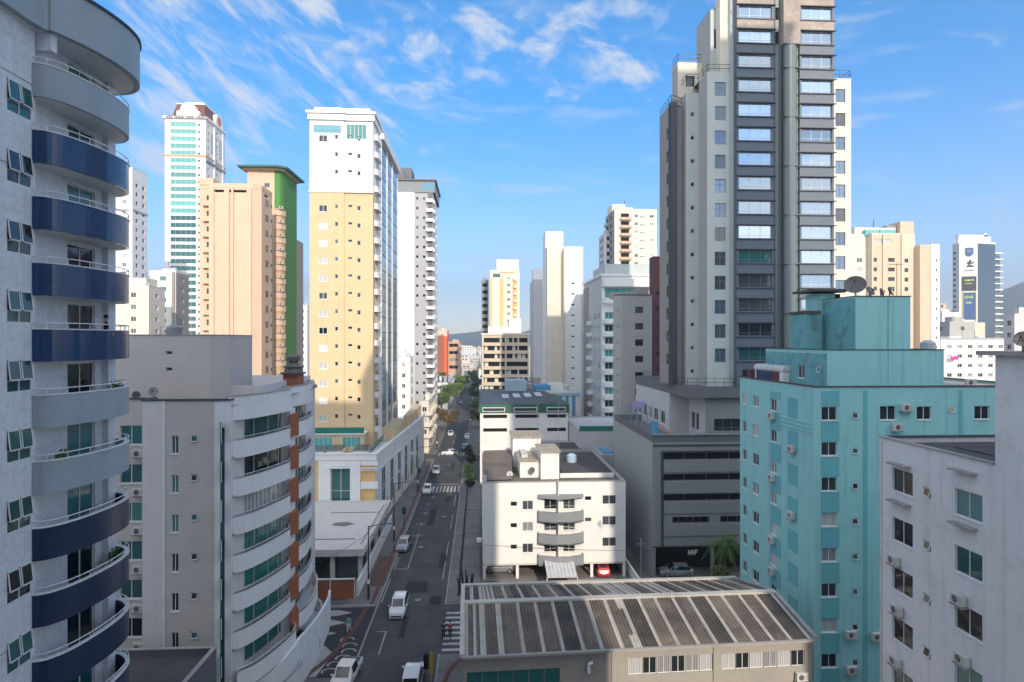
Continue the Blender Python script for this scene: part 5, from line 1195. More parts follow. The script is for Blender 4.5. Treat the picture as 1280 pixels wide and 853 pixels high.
b.place('air_conditioner',ac_mesh(),(fx(1125,Yt),Yt,zr_[0]+.75),0); b.place('air_conditioner',ac_mesh(),(fx(1114,Yt),Yt,zr_[0]-.85),0)
for k in (6,7): b.place('air_conditioner',ac_mesh(),(fx(1050+k,Yt),Yt,zr_[k]-.4),0)
b.place('air_conditioner',ac_mesh(),(fx(1088,Yt),Yt,zr_[6]-.6),0)
# roof blocks
xA,xB = fx(1034,Yt+.25),fx(1180,Yt+.25); yA_ = fy(957,xA); zA = Z(439,dt_); ysill = Yt+.26
qa = [(xA,ysill),(xB,ysill),(xB,yA_),(xA,yA_)]
b.block(qa,TPt-.19,zA,['teal','teal','teal','teal_worn'],{3:[(yA_-fy(997,xA),TPt+.5,1.15,1.15,'slide'),(yA_-fy(1021,xA),TPt+1.1,.7,.6,'vent')]},roof='concrete',par=.3,copm='concrete_dark')
xA2,xB2 = fx(1072,Yt),fx(1141,Yt); y2_ = fy(1026,xA2); zB = Z(371,dY(1072,Yt))
qb = [(xA2,Yt+.28),(xB2,Yt+.28),(xB2,y2_),(xA2,y2_)]
b.block(qb,zA-.29,zB,['teal','teal','teal','teal_worn'],{},roof='concrete',par=.12,copm='concrete_dark')
b.mb('panel_joint').box(fx(1113,Yt)-.03,Yt+.24,TPt-.1,fx(1113,Yt)+.03,Yt+.255,zB-.2,'teal_deep')
# stair hood with thin slab, and dark vent house
xs0,xs1 = fx(1018,52.5),fx(1042,52.5); b.mb('stair_hood').box(xs0+.3,52.3,zA-.3,xs1,54.5,Z(366,52.5),'teal'); b.mb('stair_hood').box(xs0-.7,51.6,Z(364,52.5),xs1+.9,55,Z(361,52.5),'concrete_dark'); b.mb('stair_hood').box(xs1+.01,52.8,Z(382,52),xs1+.8,54,Z(365.5,52),'interior')
b.mb('vent_house').box(fx(1009,51.5),51.5,zA-.29,fx(1025,51.5),54.4,Z(392,51.5),'teal_worn'); b.mb('vent_house').box(fx(1008,51.5),51.4,Z(391.8,51.5),fx(1026,51.5),54.6,Z(388,51.5),'concrete_dark')
for k in range(4): b.mb('louver').box(fx(1016,51.5),51.44,Z(404+k*3.2,51.5),fx(1023,51.5),51.497,Z(402.8+k*3.2,51.5),'frame_grey')
b.finish()
# condenser shelter and boxes on the terrace
t_ = empty('water_tank',(fx(960,52),53,TPt-.2),'pale rounded tank cover on the terrace of the teal block','water tank')
a = MB(); xc0,xc1 = fx(948,53.5),fx(985,53.5)
xc0,xc1 = XT+.5,XT+.5
yc0,yc1 = fy(985,XT+1.0),fy(948,XT+1.0); n = 8
prof = [(0,1.3),(.06,1.5),(.2,1.62),(.45,1.68)]; prof += [(1.6-u,z) for u,z in reversed(prof)]
for i in range(len(prof)-1):
    (u0,z0_),(u1,z1_) = prof[i],prof[i+1]; a.face([(XT+.5+u0,yc0,TPt-.2+z0_),(XT+.5+u1,yc0,TPt-.2+z1_),(XT+.5+u1,yc1,TPt-.2+z1_),(XT+.5+u0,yc1,TPt-.2+z0_)],'roof_pale')
a.face([(XT+.5+u,yc0,TPt-.2+z) for u,z in prof]+[(XT+2.1,yc0,TPt+1.0),(XT+.5,yc0,TPt+1.0)],'roof_pale'); a.face([(XT+.5,yc1,TPt+1.0),(XT+.5,yc0,TPt+1.0),(XT+.5,yc0,TPt+1.1),(XT+.5,yc1,TPt+1.1)],'roof_pale'); a.build('cover',t_)
a = MB(); a.box(XT+.6,yc0+.1,TPt-.2,XT+2.0,yc1-.1,TPt+.98,'white_old'); a.box(XT+.55,yc0+.8,TPt,XT+.599,yc1-2.2,TPt+.9,'maroon'); a.box(XT+.5,yc0+2.3,TPt,XT+.599,yc1-.6,TPt+.9,'cloth_blue'); a.build('box',t_)
for i,(dx_,dy_) in enumerate(((.5,1.6),(.5,2.6))):
    a = MB(); a.box(XT+.4,yc1+.5+i*1.1,TPt-.2,XT+1.2,yc1+1.3+i*1.1,TPt+.75,'maroon' if i == 0 else 'cloth_black'); a.box(XT+.35,yc1+.45+i*1.1,TPt+.752,XT+1.25,yc1+1.35+i*1.1,TPt+.8,'charcoal')
    tag(a.build('storage_box',off=(XT+.8,yc1+.9+i*1.1,TPt-.2)),['dark red storage box right beside the tank cover on the teal terrace','black storage box at the left end of the teal terrace'][i],'box')

def dish(px, y, zr0, r, tilt, az, label, m='dish_grey', post=.9):
    x = fx(px,y); t_ = empty('satellite_dish',(x,y,zr0),label,'satellite dish','satellite dishes on the roofs')
    a = MB(); n = 20; vs = []; fs = []; rings = 5
    for j in range(rings+1):
        rr_ = r*j/rings; dz_ = .28*r*(j/rings)**2
        for k in range(n): t = 2*math.pi*k/n; vs.append(Vector((rr_*math.cos(t),rr_*math.sin(t),dz_)))
    for j in range(rings):
        for k in range(n): fs.append((j*n+k,(j+1)*n+k,(j+1)*n+(k+1)%n,j*n+(k+1)%n))
    from mathutils import Matrix
    M = Matrix.Rotation(az,3,'Z')@Matrix.Rotation(tilt,3,'X'); c = Vector((x,y,zr0+post))
    vs = [M@v+c for v in vs]; a.mesh(vs,fs,m)
    vb = [v+M@Vector((0,0,-.03)) for v in vs]; a.mesh(vb,[f[::-1] for f in fs],m); a.build('reflector',t_,smooth=True)
    a = MB(); a.tube((x,y,zr0),(x,y,zr0+post-.02),.05,'dark_metal'); a.tube((x+.25,y,zr0),(x,y,zr0+post*.6),.025,'dark_metal'); a.build('mast',t_)
    f = c+M@Vector((0,0,r*.95)); a = MB()
    for k in (0,1,2): e = c+M@Vector((r*.9*math.cos(k*2.09),r*.9*math.sin(k*2.09),.25*r)); a.tube(e,f,.015,'dark_metal',n=4)
    a.tube(f,f+M@Vector((0,0,-.12)),.05,'dark_metal'); a.build('feed_arm',t_)
dish(1069,49.5,zB,.86,R(62),R(-35),'large dark satellite dish, biggest on the roof of the teal block',post=1.05)
dish(1087,48.6,zB,.42,R(60),R(20),'small satellite dish right beside the big one on the teal roof',post=.5)
dish(1101,50,zB,.36,R(70),R(70),'narrow satellite dish seen edge-on, third from left on the teal roof',post=.55)
dish(1112,50.6,zB,.40,R(58),R(60),'rightmost small satellite dish on the teal roof',post=.6)
dish(637,79.0,TW-.28,.42,R(70),R(10),'pale round dish at the left of the roof of the white four storey block','roof_pale',.5)
dish(665,78.6,TW+.3,.42,R(65),R(-20),'grey dish in front of the roof house on the white four storey block','dish_grey',.5)
dish(192,48,TOP,.36,R(70),R(10),'pale blue grey dish on the roof edge of the lilac block','grey_mid',.45)
dish(170,48,TOP-.2,.3,R(70),R(40),'small dark dish left on the roof edge of the lilac block','dish_grey',.4)
# tv antenna on the teal roof
t_ = empty('tv_antenna',(fx(1120,49.5),49.5,zB),'tall thin television antenna on the right of the teal roof','antenna'); a = MB(); x = fx(1121,49.5)
a.tube((x,49.5,zB),(x,49.5,zB+3.0),.025,'dark_metal',n=5); a.tube((x-.8,49.5,zB+2.9),(x+.5,49.5,zB+2.9),.015,'dark_metal',n=4)
for k in range(6): a.tube((x-.75+k*.22,49.2,zB+2.9),(x-.75+k*.22,49.8,zB+2.9),.01,'dark_metal',n=4)
a.build('mast',t_)

# ================================================================== WHITE BUILDING, right edge
b = Bld('apartment_building', 'dirty white block with teal curtained windows and air conditioners at the right edge', 'building', 30, 32)
XR_ = 26.7; yf_ = fy(1100,XR_); ym = fy(1244,XR_); yn = fy(1285,XR_); TR_ = Z(547,dX(1100,XR_))
def u3(px): return yf_-fy(px,XR_)
F3 = 3.19
z1_ = [Z(618,dX(1128,XR_))-F3*k for k in range(8)]
w3 = [(u3(1115.5),z,u3(1141)-u3(1115.5),1.5,'slide_teal') for z in z1_]+[(u3(1154),z+.35,.6,.6,'vent') for z in z1_]
w3b = [(u3(1193.5),Z(650,dX(1212,XR_))-F3*k,u3(1228)-u3(1193.5),1.5,'slide_teal') for k in range(8)]
b.face((XR_,yf_),(XR_,ym),0,TR_,'white_old',w3+[w for w in w3b if w[0]+w[2] < yf_-ym])
b.face((XR_+14,yf_),(XR_,yf_),0,TR_,'white_old'); 
zH = Z(445,dX(1250,XR_))
b.face((XR_,ym),(XR_,yn),0,zH,'white_old'); b.face((XR_+14,ym),(XR_,ym),TR_-1.0,zH,'white_old')
b.face((XR_,yn),(XR_+14,yn),0,zH,'white_old')
b.mb('roof').face([(XR_,yf_,TR_-.35),(XR_,ym,TR_-.35),(XR_+14,ym,TR_-.35),(XR_+14,yf_,TR_-.35)][::-1],'concrete_dark') 
b.mb('parapet').box(XR_+.002,ym,TR_-1.0,XR_+.2,yf_-.001,TR_-.001,'white_old'); b.mb('parapet').box(XR_+.2,yf_-.2,TR_-1.0,XR_+14,yf_-.001,TR_-.001,'white_old'); b.mb('coping').box(XR_-.08,ym+.002,TR_+.002,XR_+.3,yf_+.08,TR_+.09,'concrete'); b.mb('coping').box(XR_+.302,yf_-.28,TR_+.002,XR_+14,yf_+.08,TR_+.09,'concrete_dark')
b.mb('roof_sheet').box(XR_+3.4,ym+.3,TR_-.34,XR_+12,yf_-2.2,TR_-.28,'fibre_black'); pass
b.mb('roof').box(XR_-.45,yn-.5,zH+.002,XR_+14,ym+.7,zH+.22,'concrete')
# rain hoods over the top windows
for px,zz0 in ((1117,Z(588,36.5)),): b.mb('window_hood').box(XR_-.5,fy(1139,XR_),zz0-.06,XR_-.002,fy(1116,XR_),zz0+.03,'concrete')
for px0,px1,yy in ((1194,1222,600),(1194,1222,672)): b.mb('window_hood').box(XR_-.5,fy(px1,XR_),Z(yy,31)-.06,XR_-.002,fy(px0,XR_),Z(yy,31)+.03,'concrete')
b.mb('window_hood').box(XR_-.5,fy(1139,XR_),Z(640,36)-.06,XR_-.002,fy(1116,XR_),Z(640,36)+.03,'concrete')
def ac3(px,py): d_ = dX(px,XR_); b.place('air_conditioner',ac_mesh(),(XR_,fy(px,XR_),Z(py,d_)),-math.pi/2,.6,Vector((-1,0)))
for p in ((1115,703),(1119,765),(1117,828),(1195,752),(1199,826)): ac3(*p)
b.mb('drain_pipe').tube((XR_-.05,fy(1102,XR_),0),(XR_-.05,fy(1102,XR_),TR_-.2),.05,'white_old',n=6)
b.finish()
dish(1279,26.6,zH+.2,.36,R(70),R(-60),'dark dish at the right edge above the dirty white block','dish_grey',.62)

# ================================================================== CORRUGATED SHED
b = Bld('workshop', 'grey workshop with a long corrugated roof of dark sheets and pale strips in the foreground', 'building', 10, 46)
rot = R(2.6)
O = Vector(W(577.5,41.0)); ex = Vector((math.cos(rot),math.sin(rot))); ey = Vector((-math.sin(rot),math.cos(rot)))
ex = (Vector(W(1018,43.4))-O).normalized(); Lx = (Vector(W(1018,43.4))-O).length
fa = Vector(W(579,52.3)); fb_ = Vector(W(919,54.0)); ZE = 8.55; ZR = 9.85
def RP(u, v):   # u 0..1 along, v 0..1 depth
    A = O+(Vector(W(1018,43.4))-O)*u; Bq = fa+(fb_-fa)*u; return A+(Bq-A)*v
def rz(v): return ZE+(ZR-ZE)*(v/.45) if v < .45 else ZE+(ZR-ZE)*(1-(v-.45)/.55)
per = .25; nseg = int(Lx/per)*6
patt = []
u = 0; rr = random.Random(11)
roofn, rooff = MB(), MB()
def matat(sl_, u):
    x = u*Lx
    if sl_ == 0:
        if x < 3.2: return 'fibre_pale' if (x%1.25) < .42 or .8 < x < 1.0 else 'fibre_dark'
        k = x%1.38
        return 'fibre_pale' if k < .26 else ['fibre_dark','fibre_mid','fibre_black','fibre_dark'][(int(x/1.38)*7+3)%4]
    k = (x-.6)%1.38
    if 1.3 < x < 2.6 or 12.2 < x < 14.6 or (16.2 < x < 17.2): return 'fibre_pale' if (x*3)%1 < .72 else 'fibre_dark'
    return 'fibre_pale' if k < .26 else ['fibre_dark','fibre_black','fibre_mid'][(int(x/1.38)*5+1)%3]
for sl_, mbx, (v0,v1) in ((0,roofn,(-.02,.452)),(1,rooff,(.448,1.02))):
    for i in range(nseg):
        ua,ub = i/nseg,(i+1)/nseg; ha = .06*math.sin(ua*Lx/per*2*math.pi); hb = .06*math.sin(ub*Lx/per*2*math.pi)
        m = matat(sl_,(ua+ub)/2); vv = [v0+(v1-v0)*k/4 for k in range(5)]
        for k in range(4):
            st = .018*(k) if sl_ == 0 else .018*(4-k)
            va,vb_ = vv[k],vv[k+1]
            mk = m
            if m != 'fibre_pale' and k in (0,3) and int(ua*Lx/1.38*3)%11 == 4 and (ua*Lx)%1.38 > .9: mk = 'fibre_pale'
            def zq(v): return (ZE+(ZR-ZE)*v/.45) if sl_ == 0 else (ZR-(ZR-ZE)*(v-.45)/.55)
            p = [RP(ua,va),RP(ub,va),RP(ub,vb_),RP(ua,vb_)]
            mbx.face([(p[0].x,p[0].y,zq(va)+ha+st),(p[1].x,p[1].y,zq(va)+hb+st),(p[2].x,p[2].y,zq(vb_)+hb+st),(p[3].x,p[3].y,zq(vb_)+ha+st)],mk)
o1_ = roofn.build('roof_slope',b.root); o2_ = rooff.build('roof_slope',b.root)
# walls
cA,cB,cC,cD = RP(.003,.01),RP(.997,.01),RP(.997,.99),RP(.003,.99)
def uf(px): # distance along the front for image column px
    lo,hi = 0,1
    for _ in range(40):
        m_ = (lo+hi)/2; p = cA+(cB-cA)*m_; lat = p.x*CS-p.y*SN; dep = p.x*SN+p.y*CS; X = 640+F*lat/dep
        if X < px: lo = m_
        else: hi = m_
    return lo*(cB-cA).length
rbw = (uf(892)-uf(785))/6
wf = [(uf(785)+k*rbw+.03,Z(847,42),rbw-.03,1.2,'sash') for k in range(6)]+[(uf(902)+k*rbw+.03,Z(841,42.6),rbw-.03,1.15,'sash') for k in range(6)]+[(uf(583),Z(875,41),uf(700)-uf(583),1.75,'ribbon_dark')]
for z in (1.2,4.0): wf += [(uf(585),z,5.5,1.3,'ribbon_dark'),(uf(785),z,5,1.3,'ribbon_dark')]
b.walls([tuple(cA),tuple(cB),tuple(cC),tuple(cD)],0,ZE-.12,'beige_wall',{0:wf})
for (p,q) in ((cB,cC),(cD,cA)):
    M_ = p+(q-p)*(.45 if p is cB else .55); b.mb('wall').face([(p.x,p.y,ZE-.12),(q.x,q.y,ZE-.12),(M_.x,M_.y,ZR-.12)],'beige_wall')
# edge cappings, ridge, gutters
def beam(part,p,q,z0_,z1_,wd,ht,m):
    d = (q-p).normalized(); nrm = Vector((d.y,-d.x))*wd/2; vs = []
    for (pt,zz_) in ((p,z0_),(q,z1_)):
        for s_,h_ in ((-1,0),(1,0),(1,ht),(-1,ht)): vs.append((pt.x+nrm.x*s_,pt.y+nrm.y*s_,zz_+h_))
    b.mb(part).mesh(vs,[(0,1,2,3),(7,6,5,4),(0,4,5,1),(1,5,6,2),(2,6,7,3),(3,7,4,0)],m)
beam('ridge_cap',RP(0,.45),RP(1,.45),ZR-.02,ZR-.02,.55,.16,'fibre_pale'); beam('far_capping',RP(-.005,1.01),RP(1.005,1.01),ZE-.1,ZE-.1,.4,.3,'fibre_pale'); beam('gutter',RP(0,-.022),RP(1,-.022),ZE-.16,ZE-.16,.22,.16,'concrete')
for u_ in (0,1):
    beam('verge_capping',RP(u_,-.02),RP(u_,.45),ZE-.05,ZR-.05,.32,.2,'fibre_pale' if u_ == 0 else 'concrete'); beam('verge_capping',RP(u_,.45),RP(u_,1.02),ZR-.05,ZE-.05,.32,.2,'fibre_pale' if u_ == 0 else 'concrete')
for k in range(110): 
    p = RP(k/110,.02); 
for px in (735,): p = cA+(cB-cA)*(uf(px)/(cB-cA).length); b.mb('vent_pipe').tube((p.x,p.y-.25,ZE-1.0),(p.x,p.y-.25,ZE-1.6),.12,'frame_white'); b.mb('vent_pipe').tube((p.x,p.y-.25,ZE-1.0),(p.x+.3,p.y-.25,ZE-.9),.12,'frame_white')
for px in (766,893): p = cA+(cB-cA)*(uf(px)/(cB-cA).length); b.mb('pilaster').box(p.x-.1,p.y-.1,0,p.x+.1,p.y-.003,ZE-.2,'beige_wall')
p = cA+(cB-cA)*(uf(993)/(cB-cA).length); b.place('air_conditioner',ac_mesh(),(p.x,p.y-.02,Z(857,42.6)),math.atan2(ex.y,ex.x),.6)
for px in (723,736): p = cA+(cB-cA)*(uf(px)/(cB-cA).length); b.mb('round_vent').lathe((p.x,p.y-.02,0),[(0,0)],'interior') if False else None
b.finish()

# ================================================================== FAR RIGHT
b = Bld('apartment_tower', 'broad cream and peach tower with green top floor glass right of the dark tower', 'building', 125, 185)
D = 184; Yq = W(1110,D)[1]; g = lambda px: fx(px,Yq); TP = Z(292,D); zs = [Z(328,D)-2.95*k for k in range(20)]
x0 = g(1066)
b.block([(x0,Yq+2),(g(1089),Yq+2),(g(1089),Yq),(g(1127),Yq),(g(1127),Yq+1.2),(g(1147),Yq+1.2),(g(1147),Yq+16),(x0,Yq+16)],0,TP,['cream_light','cream','peach','cream','cream','cream','cream','maroon'],
  {0:grid([g(1076)-x0],zs,1.8,1.4,'far2'),2:grid([.7,g(1110)-g(1089),g(1114)-g(1089)],zs,1.1,1.2,'far')+[(1.0,TP-3.4,5.5,1.6,'far2')],4:grid([1.8],zs,1.2,1.2,'far')},roof='roof_pale',par=.4)
b.mb('top_floor').box(g(1076),Yq+3,TP-.4,g(1128),Yq+12,Z(283,D),'cream_light')
for p0,p1 in ((1086,1103),(1104,1124)): b.mb('green_glass').box(g(p0),Yq+1.5,Z(295,D)+.02,g(p1),Yq+2.9,Z(287,D),'turq_band')
b.mb('stair_tower').box(g(1130),Yq+1.6,TP-.4,g(1147),Yq+10,Z(276,D),'peach'); b.mb('stair_tower').box(g(1117),Yq+3.2,TP,g(1129.5),Yq+11,Z(280,D),'grey_mid')
b.mb('side_slab').box(g(1147)+.01,Yq-1,0,g(1160),Yq+12,Z(307,D),'peach'); b.mb('side_slab').box(g(1160)+.01,Yq-1.2,0,g(1171),Yq+12,Z(306,D),'white_clean')
for z in zs: b.mb('small_vent').box(g(1166),Yq-1.22,z,g(1167.5),Yq-1.202,z+.7,'interior')
for px in (1089,1103,1126): b.mb('rib').box(g(px),Yq-.4,0,g(px)+.5,Yq-.003,TP-.3,'cream')
b.mb('roof_mast').tube((g(1108),Yq+6,Z(283,D)),(g(1108),Yq+6,Z(271,D)),.12,'dark_metal',n=5); b.finish()

b = Bld('office_tower', 'far grey glass tower with a white advertising face and thin white balcony slabs', 'building', 275, 330)
D = 350; Yq = W(1222,D)[1]; g = lambda px: fx(px,Yq); TP = Z(305,D); x0,xm,x1 = fx(1199,Yq+3),g(1222),fx(1244,Yq+3)
q = [(x0,Yq+3),(xm,Yq),(x1,Yq+3),(x1,Yq+16),(x0,Yq+8)]
b.walls(q,0,TP,['white','glass_bluish','glass_bluish','grey','grey_light']); b.ring(q,TP,TP+1.0,.2,.4,'white','parapet'); b.flat(q,TP+.3,'roof_pale')
b.mb('roof_frame').box(g(1208),Yq+6,TP+1,x1,Yq+8,TP+5,'white'); b.mb('roof_frame').box(g(1240),Yq+5.5,TP+4,g(1243.5),Yq+9,TP+7,'white'); b.mb('roof_frame').box(g(1208),Yq+5.5,TP+5.01,g(1243.5),Yq+9,TP+6,'white')
A_ = Vector((x0,Yq+3)); B_ = Vector((xm,Yq)); tv = (B_-A_).normalized(); nv = Vector((tv.y,-tv.x)); LL = (B_-A_).length
def sq(mb,u0,u1,z0,z1,m,dd=.3):
    p = [A_+tv*u0*LL+nv*dd,A_+tv*u1*LL+nv*dd,A_+tv*u1*LL+nv*.02,A_+tv*u0*LL+nv*.02]; mb.prism([(v.x,v.y) for v in p],z0,z1,m)
def poly_sign(mb,pts,m,dd=.35):
    mb.face([((A_+tv*u*LL+nv*dd).x,(A_+tv*u*LL+nv*dd).y,z) for u,z in pts],m)
mb = b.mb('billboard_emblem'); zz = lambda py: Z(py,D)
poly_sign(mb,[(.32,zz(318)),(.40,zz(320.5)),(.58,zz(321)),(.76,zz(318)),(.76,zz(310)),(.32,zz(310))][::1],'sign_blue'); poly_sign(mb,[(.40,zz(316)),(.68,zz(316)),(.68,zz(313.4)),(.40,zz(313.4))],'glass_bluish',.5)
for pts in ([(.36,zz(334)),(.84,zz(334)),(.72,zz(332)),(.44,zz(332))],[(.5,zz(332)),(.62,zz(331)),(.66,zz(325.5)),(.54,zz(325.5))],[(.40,zz(329.5)),(.54,zz(331)),(.58,zz(329)),(.46,zz(327.5))],[(.64,zz(330.5)),(.82,zz(329.2)),(.80,zz(327.8)),(.66,zz(328.6))]): poly_sign(mb,pts,'sign_dark')
for k in range(9): sq(mb,.26+k*.062,.30+k*.062,zz(339.2),zz(337.8),'glass_bluish',.2)
mb = b.mb('advertising_panel'); sq(mb,.14,.92,zz(364),zz(346),'sign_dark',.4); sq(mb,.18,.90,zz(400),zz(366.5),'sign_blue',.4)
for (u0,u1,y0_,y1_) in ((.28,.36,352,350),(.40,.6,352,349.6),(.64,.78,351.5,349.5),(.3,.7,355.5,354.6),(.28,.34,374,370),(.38,.44,374,370),(.48,.60,373,371),(.64,.72,374,370),(.34,.66,380,378)): sq(mb,u0,u1,zz(y0_),zz(y1_),'lime',.5)
for (u0,u1,y0_,y1_) in ((.16,.20,402,365),(.88,.92,402,365),(.2,.88,366.4,365.6)): sq(mb,u0,u1,zz(y0_),zz(y1_),'cream_gold',.52)
for k in range(22): b.mb('balcony_slab').box(x1-.02 if False else x1+.01,Yq+4,6+k*3.6,fx(1254,Yq+4),Yq+15,6.7+k*3.6,'white_clean') if 6+k*3.6 < TP-3 else None
b.mb('balcony_core').box(x1+.01,Yq+6,0,fx(1250,Yq+6),Yq+14,TP-6,'glass_grey')
for k in range(24): b.mb('side_window').box(x0-.25,Yq+5.6,8+k*3.2,x0-.01,Yq+7.0,9.1+k*3.2,'interior')
b.finish()
b = simple('apartment_building','low wide white block with a pink cloth hanging from a window on the right',1176,1262,425,190,depth=16,m='white',win=(3.4,1.6,1.2,'far2'),wp=.85); 
b.mb('coping').box(b._q[0][0]-.3,b._q[0][1]-.3,b._t+.1,b._q[1][0],b._q[0][1]-.001,b._t+.5,'grey'); b.finish()
t_ = MB(); X_,Y_ = W(1192,188.5); 
vs = [(X_+u,Y_-.4+.1*math.sin(u*5),Z(446,188)-v+.15*math.sin(u*3)) for v in (0,.6,1.2) for u in (-1.2,-.6,0,.6,1.2)]; t_.mesh(vs,[(r*5+c,r*5+c+1,r*5+c+6,r*5+c+5) for r in range(2) for c in range(4)],'pink'); t_.mesh([(x,y+.05,z) for x,y,z in vs],[(r*5+c+5,r*5+c+6,r*5+c+1,r*5+c) for r in range(2) for c in range(4)],'pink')
tag(t_.build('cloth',off=(X_,Y_,Z(448,188))),'bright pink cloth hanging out of a window of the low wide white block','cloth')
b = simple('apartment_building','beige grey penthouse block on the low wide white block',1187,1219,403,205,depth=8,m='taupe',win=(9,1.3,1.3,'far'),fh=12); q = b._q
b.mb('cream_wing').box(q[1][0]+.01,q[0][1]+.2,0,fx(1232,q[0][1]),q[0][1]+8,b._t-.2,'cream'); b.finish()
b = simple('apartment_tower','small pink and white tower left of the advertising tower',1171.5,1183,380,420,depth=14,m='white',win=(4,2,2,'far'),fh=4,ms=['peach','cream','cream','cream']); b.finish()
b = simple('apartment_building','bright white box building at the foot of the advertising tower',1178,1200,391,330,depth=14,m='white_clean',win=(4,2,2,'far'),fh=4,wp=.3); b.finish()
b = simple('apartment_building','pale grey block rising above the roof slab at the right edge',1268,1300,393,150,depth=3,m='grey_light',win=(5,1.2,1.2,'far')); b.finish()

# ================================================================== distant city and hills
rc = random.Random(5)
def far_house(x,y,w_,d_,h_,m,i):
    b = MB(); b.box(x,y,0,x+w_,y+d_,h_,m)
    n = int(h_/3.2)
    for k in range(n):
        z = 1.3+k*3.2
        if z+1.4 > h_-.4: break
        u = x+.9
        while u+1.6 < x+w_-.5: b.box(u,y-.06,z,u+1.5,y-.005,z+1.3,'interior'); u += 3.2
    b.box(x-.2,y-.2,h_+.005,x+w_+.2,y+d_+.2,h_+.35,'roof_pale' if i%3 else 'peach_dark')
    if i%2: b.box(x+w_*.3,y+d_*.3,h_+.36,x+w_*.6,y+d_*.6,h_+2.6,m)
    o = b.build('distant_building',off=(x+w_/2,y+d_/2,0)); tag(o,'small pale building in the hazy distance at the end of the street','building','buildings in the hazy distance')
cnt = 0
for i in range(150):
    D = rc.uniform(360,1500)**1.0; px = rc.choice([rc.uniform(572,606),rc.uniform(572,606),rc.uniform(480,700)])
    x,y = W(px,D); 
    if -13 < x < -2 and D < 700: x += rc.choice([-22,12])
    h_ = min(rc.uniform(5,13) if rc.random() < .8 else rc.uniform(14,24), 27); far_house(x,y,rc.uniform(8,18),rc.uniform(8,14),h_,rc.choice(['white','white_clean','cream_light','cream','peach','grey_light','off_white']),i)
for i in range(46):
    D = rc.uniform(260,1400); px = rc.choice([rc.uniform(1165,1290),rc.uniform(376,390),rc.uniform(150,240),rc.uniform(660,670)]); x,y = W(px,D)
    h_ = rc.uniform(8,26); o = far_house(x,y,rc.uniform(9,20),rc.uniform(9,14),h_,rc.choice(['white','cream_light','grey_light','white_clean']),i)
    C.objects[-1]['label'] = 'small pale block among the far buildings between the towers'; C.objects[-1]['group'] = 'far blocks between the towers'
def hill(pk, D0, dep, wid, seed):
    """pk: list of (px, py) skyline points at distance D0"""
    from mathutils import noise
    a = MB(); nx,ny = 90,22; px0,px1 = pk[0][0],pk[-1][0]; vs = []
    for j in range(ny):
        v = j/(ny-1)
        for i in range(nx):
            px = px0+(px1-px0)*i/(nx-1)
            for (a0,b0),(a1,b1) in zip(pk[:-1],pk[1:]):
                if a0 <= px <= a1: py = b0+(b1-b0)*(px-a0)/(a1-a0)
            x,y = W(px,D0+dep*(v-.5)); e = math.sin(math.pi*v)**.8
            hz_ = max(0,Z(py,D0))*e; hz_ *= 1+.16*noise.noise(Vector((x*.004,y*.004,seed)))+.07*noise.noise(Vector((x*.02,y*.02,seed)))
            vs.append((x,y,hz_-2))
    a.mesh(vs,[(j*nx+i,j*nx+i+1,(j+1)*nx+i+1,(j+1)*nx+i) for j in range(ny-1) for i in range(nx-1)],'hill_green')
    o = a.build('hill',off=(0,0,0),smooth=True); o['kind'] = 'structure'
hill([(1120,428),(1165,400),(1192,384),(1204,386),(1225,384),(1240,376),(1252,366),(1268,358),(1290,352),(1380,340),(1500,380)],2100,900,0,1.0)
hill([(300,428),(420,420),(500,418),(560,419),(590,416),(616,413),(640,417),(668,413),(700,420),(760,419),(860,428)],3300,1000,0,2.0)

# ================================================================== towers behind the viewpoint (they throw the long shadows over the street)
tf = math.tan(R(SUN_EL)); ca = math.cos(R(SUN_AZ))
def back(label, x0,x1,y0,y1,h,m,m2):
    b = Bld('apartment_tower',label,'building',(x0+x1)/2,(y0+y1)/2)
    b.walls(rect(x0,y0,x1,y1),0,h,m,{2:grid([1.5+4.2*k for k in range(int((x1-x0-3)/4.2))],levels(2,3.1,int(h/3.1)-1),2.4,1.6,'far',1)}); b.flat(rect(x0,y0,x1,y1),h,'roof_grey'); b.ring(rect(x0,y0,x1,y1),h+.01,h+1,.2,.2,m2); b.finish(cap=0)
back('pale tower behind the viewpoint on the left of the street',-27,7.0,-30,-14,75,'off_white','white')
back('taller pale tower behind the viewpoint',7.1,20.5,-30,-14,86,'cream_light','cream')
back('very tall tower behind the viewpoint on the right',38.3,58.2,-30,-14,112,'grey_light','white')

back('mid height block behind the viewpoint far to the right',62,84,-34,-18,57,'grey_mid','grey')
back('lower block behind the viewpoint farthest to the right',86,125,-34,-18,38,'podium_grey','grey')
back('low block behind the viewpoint on the far left',-80,-30,-34,-18,40,'podium_grey','grey')

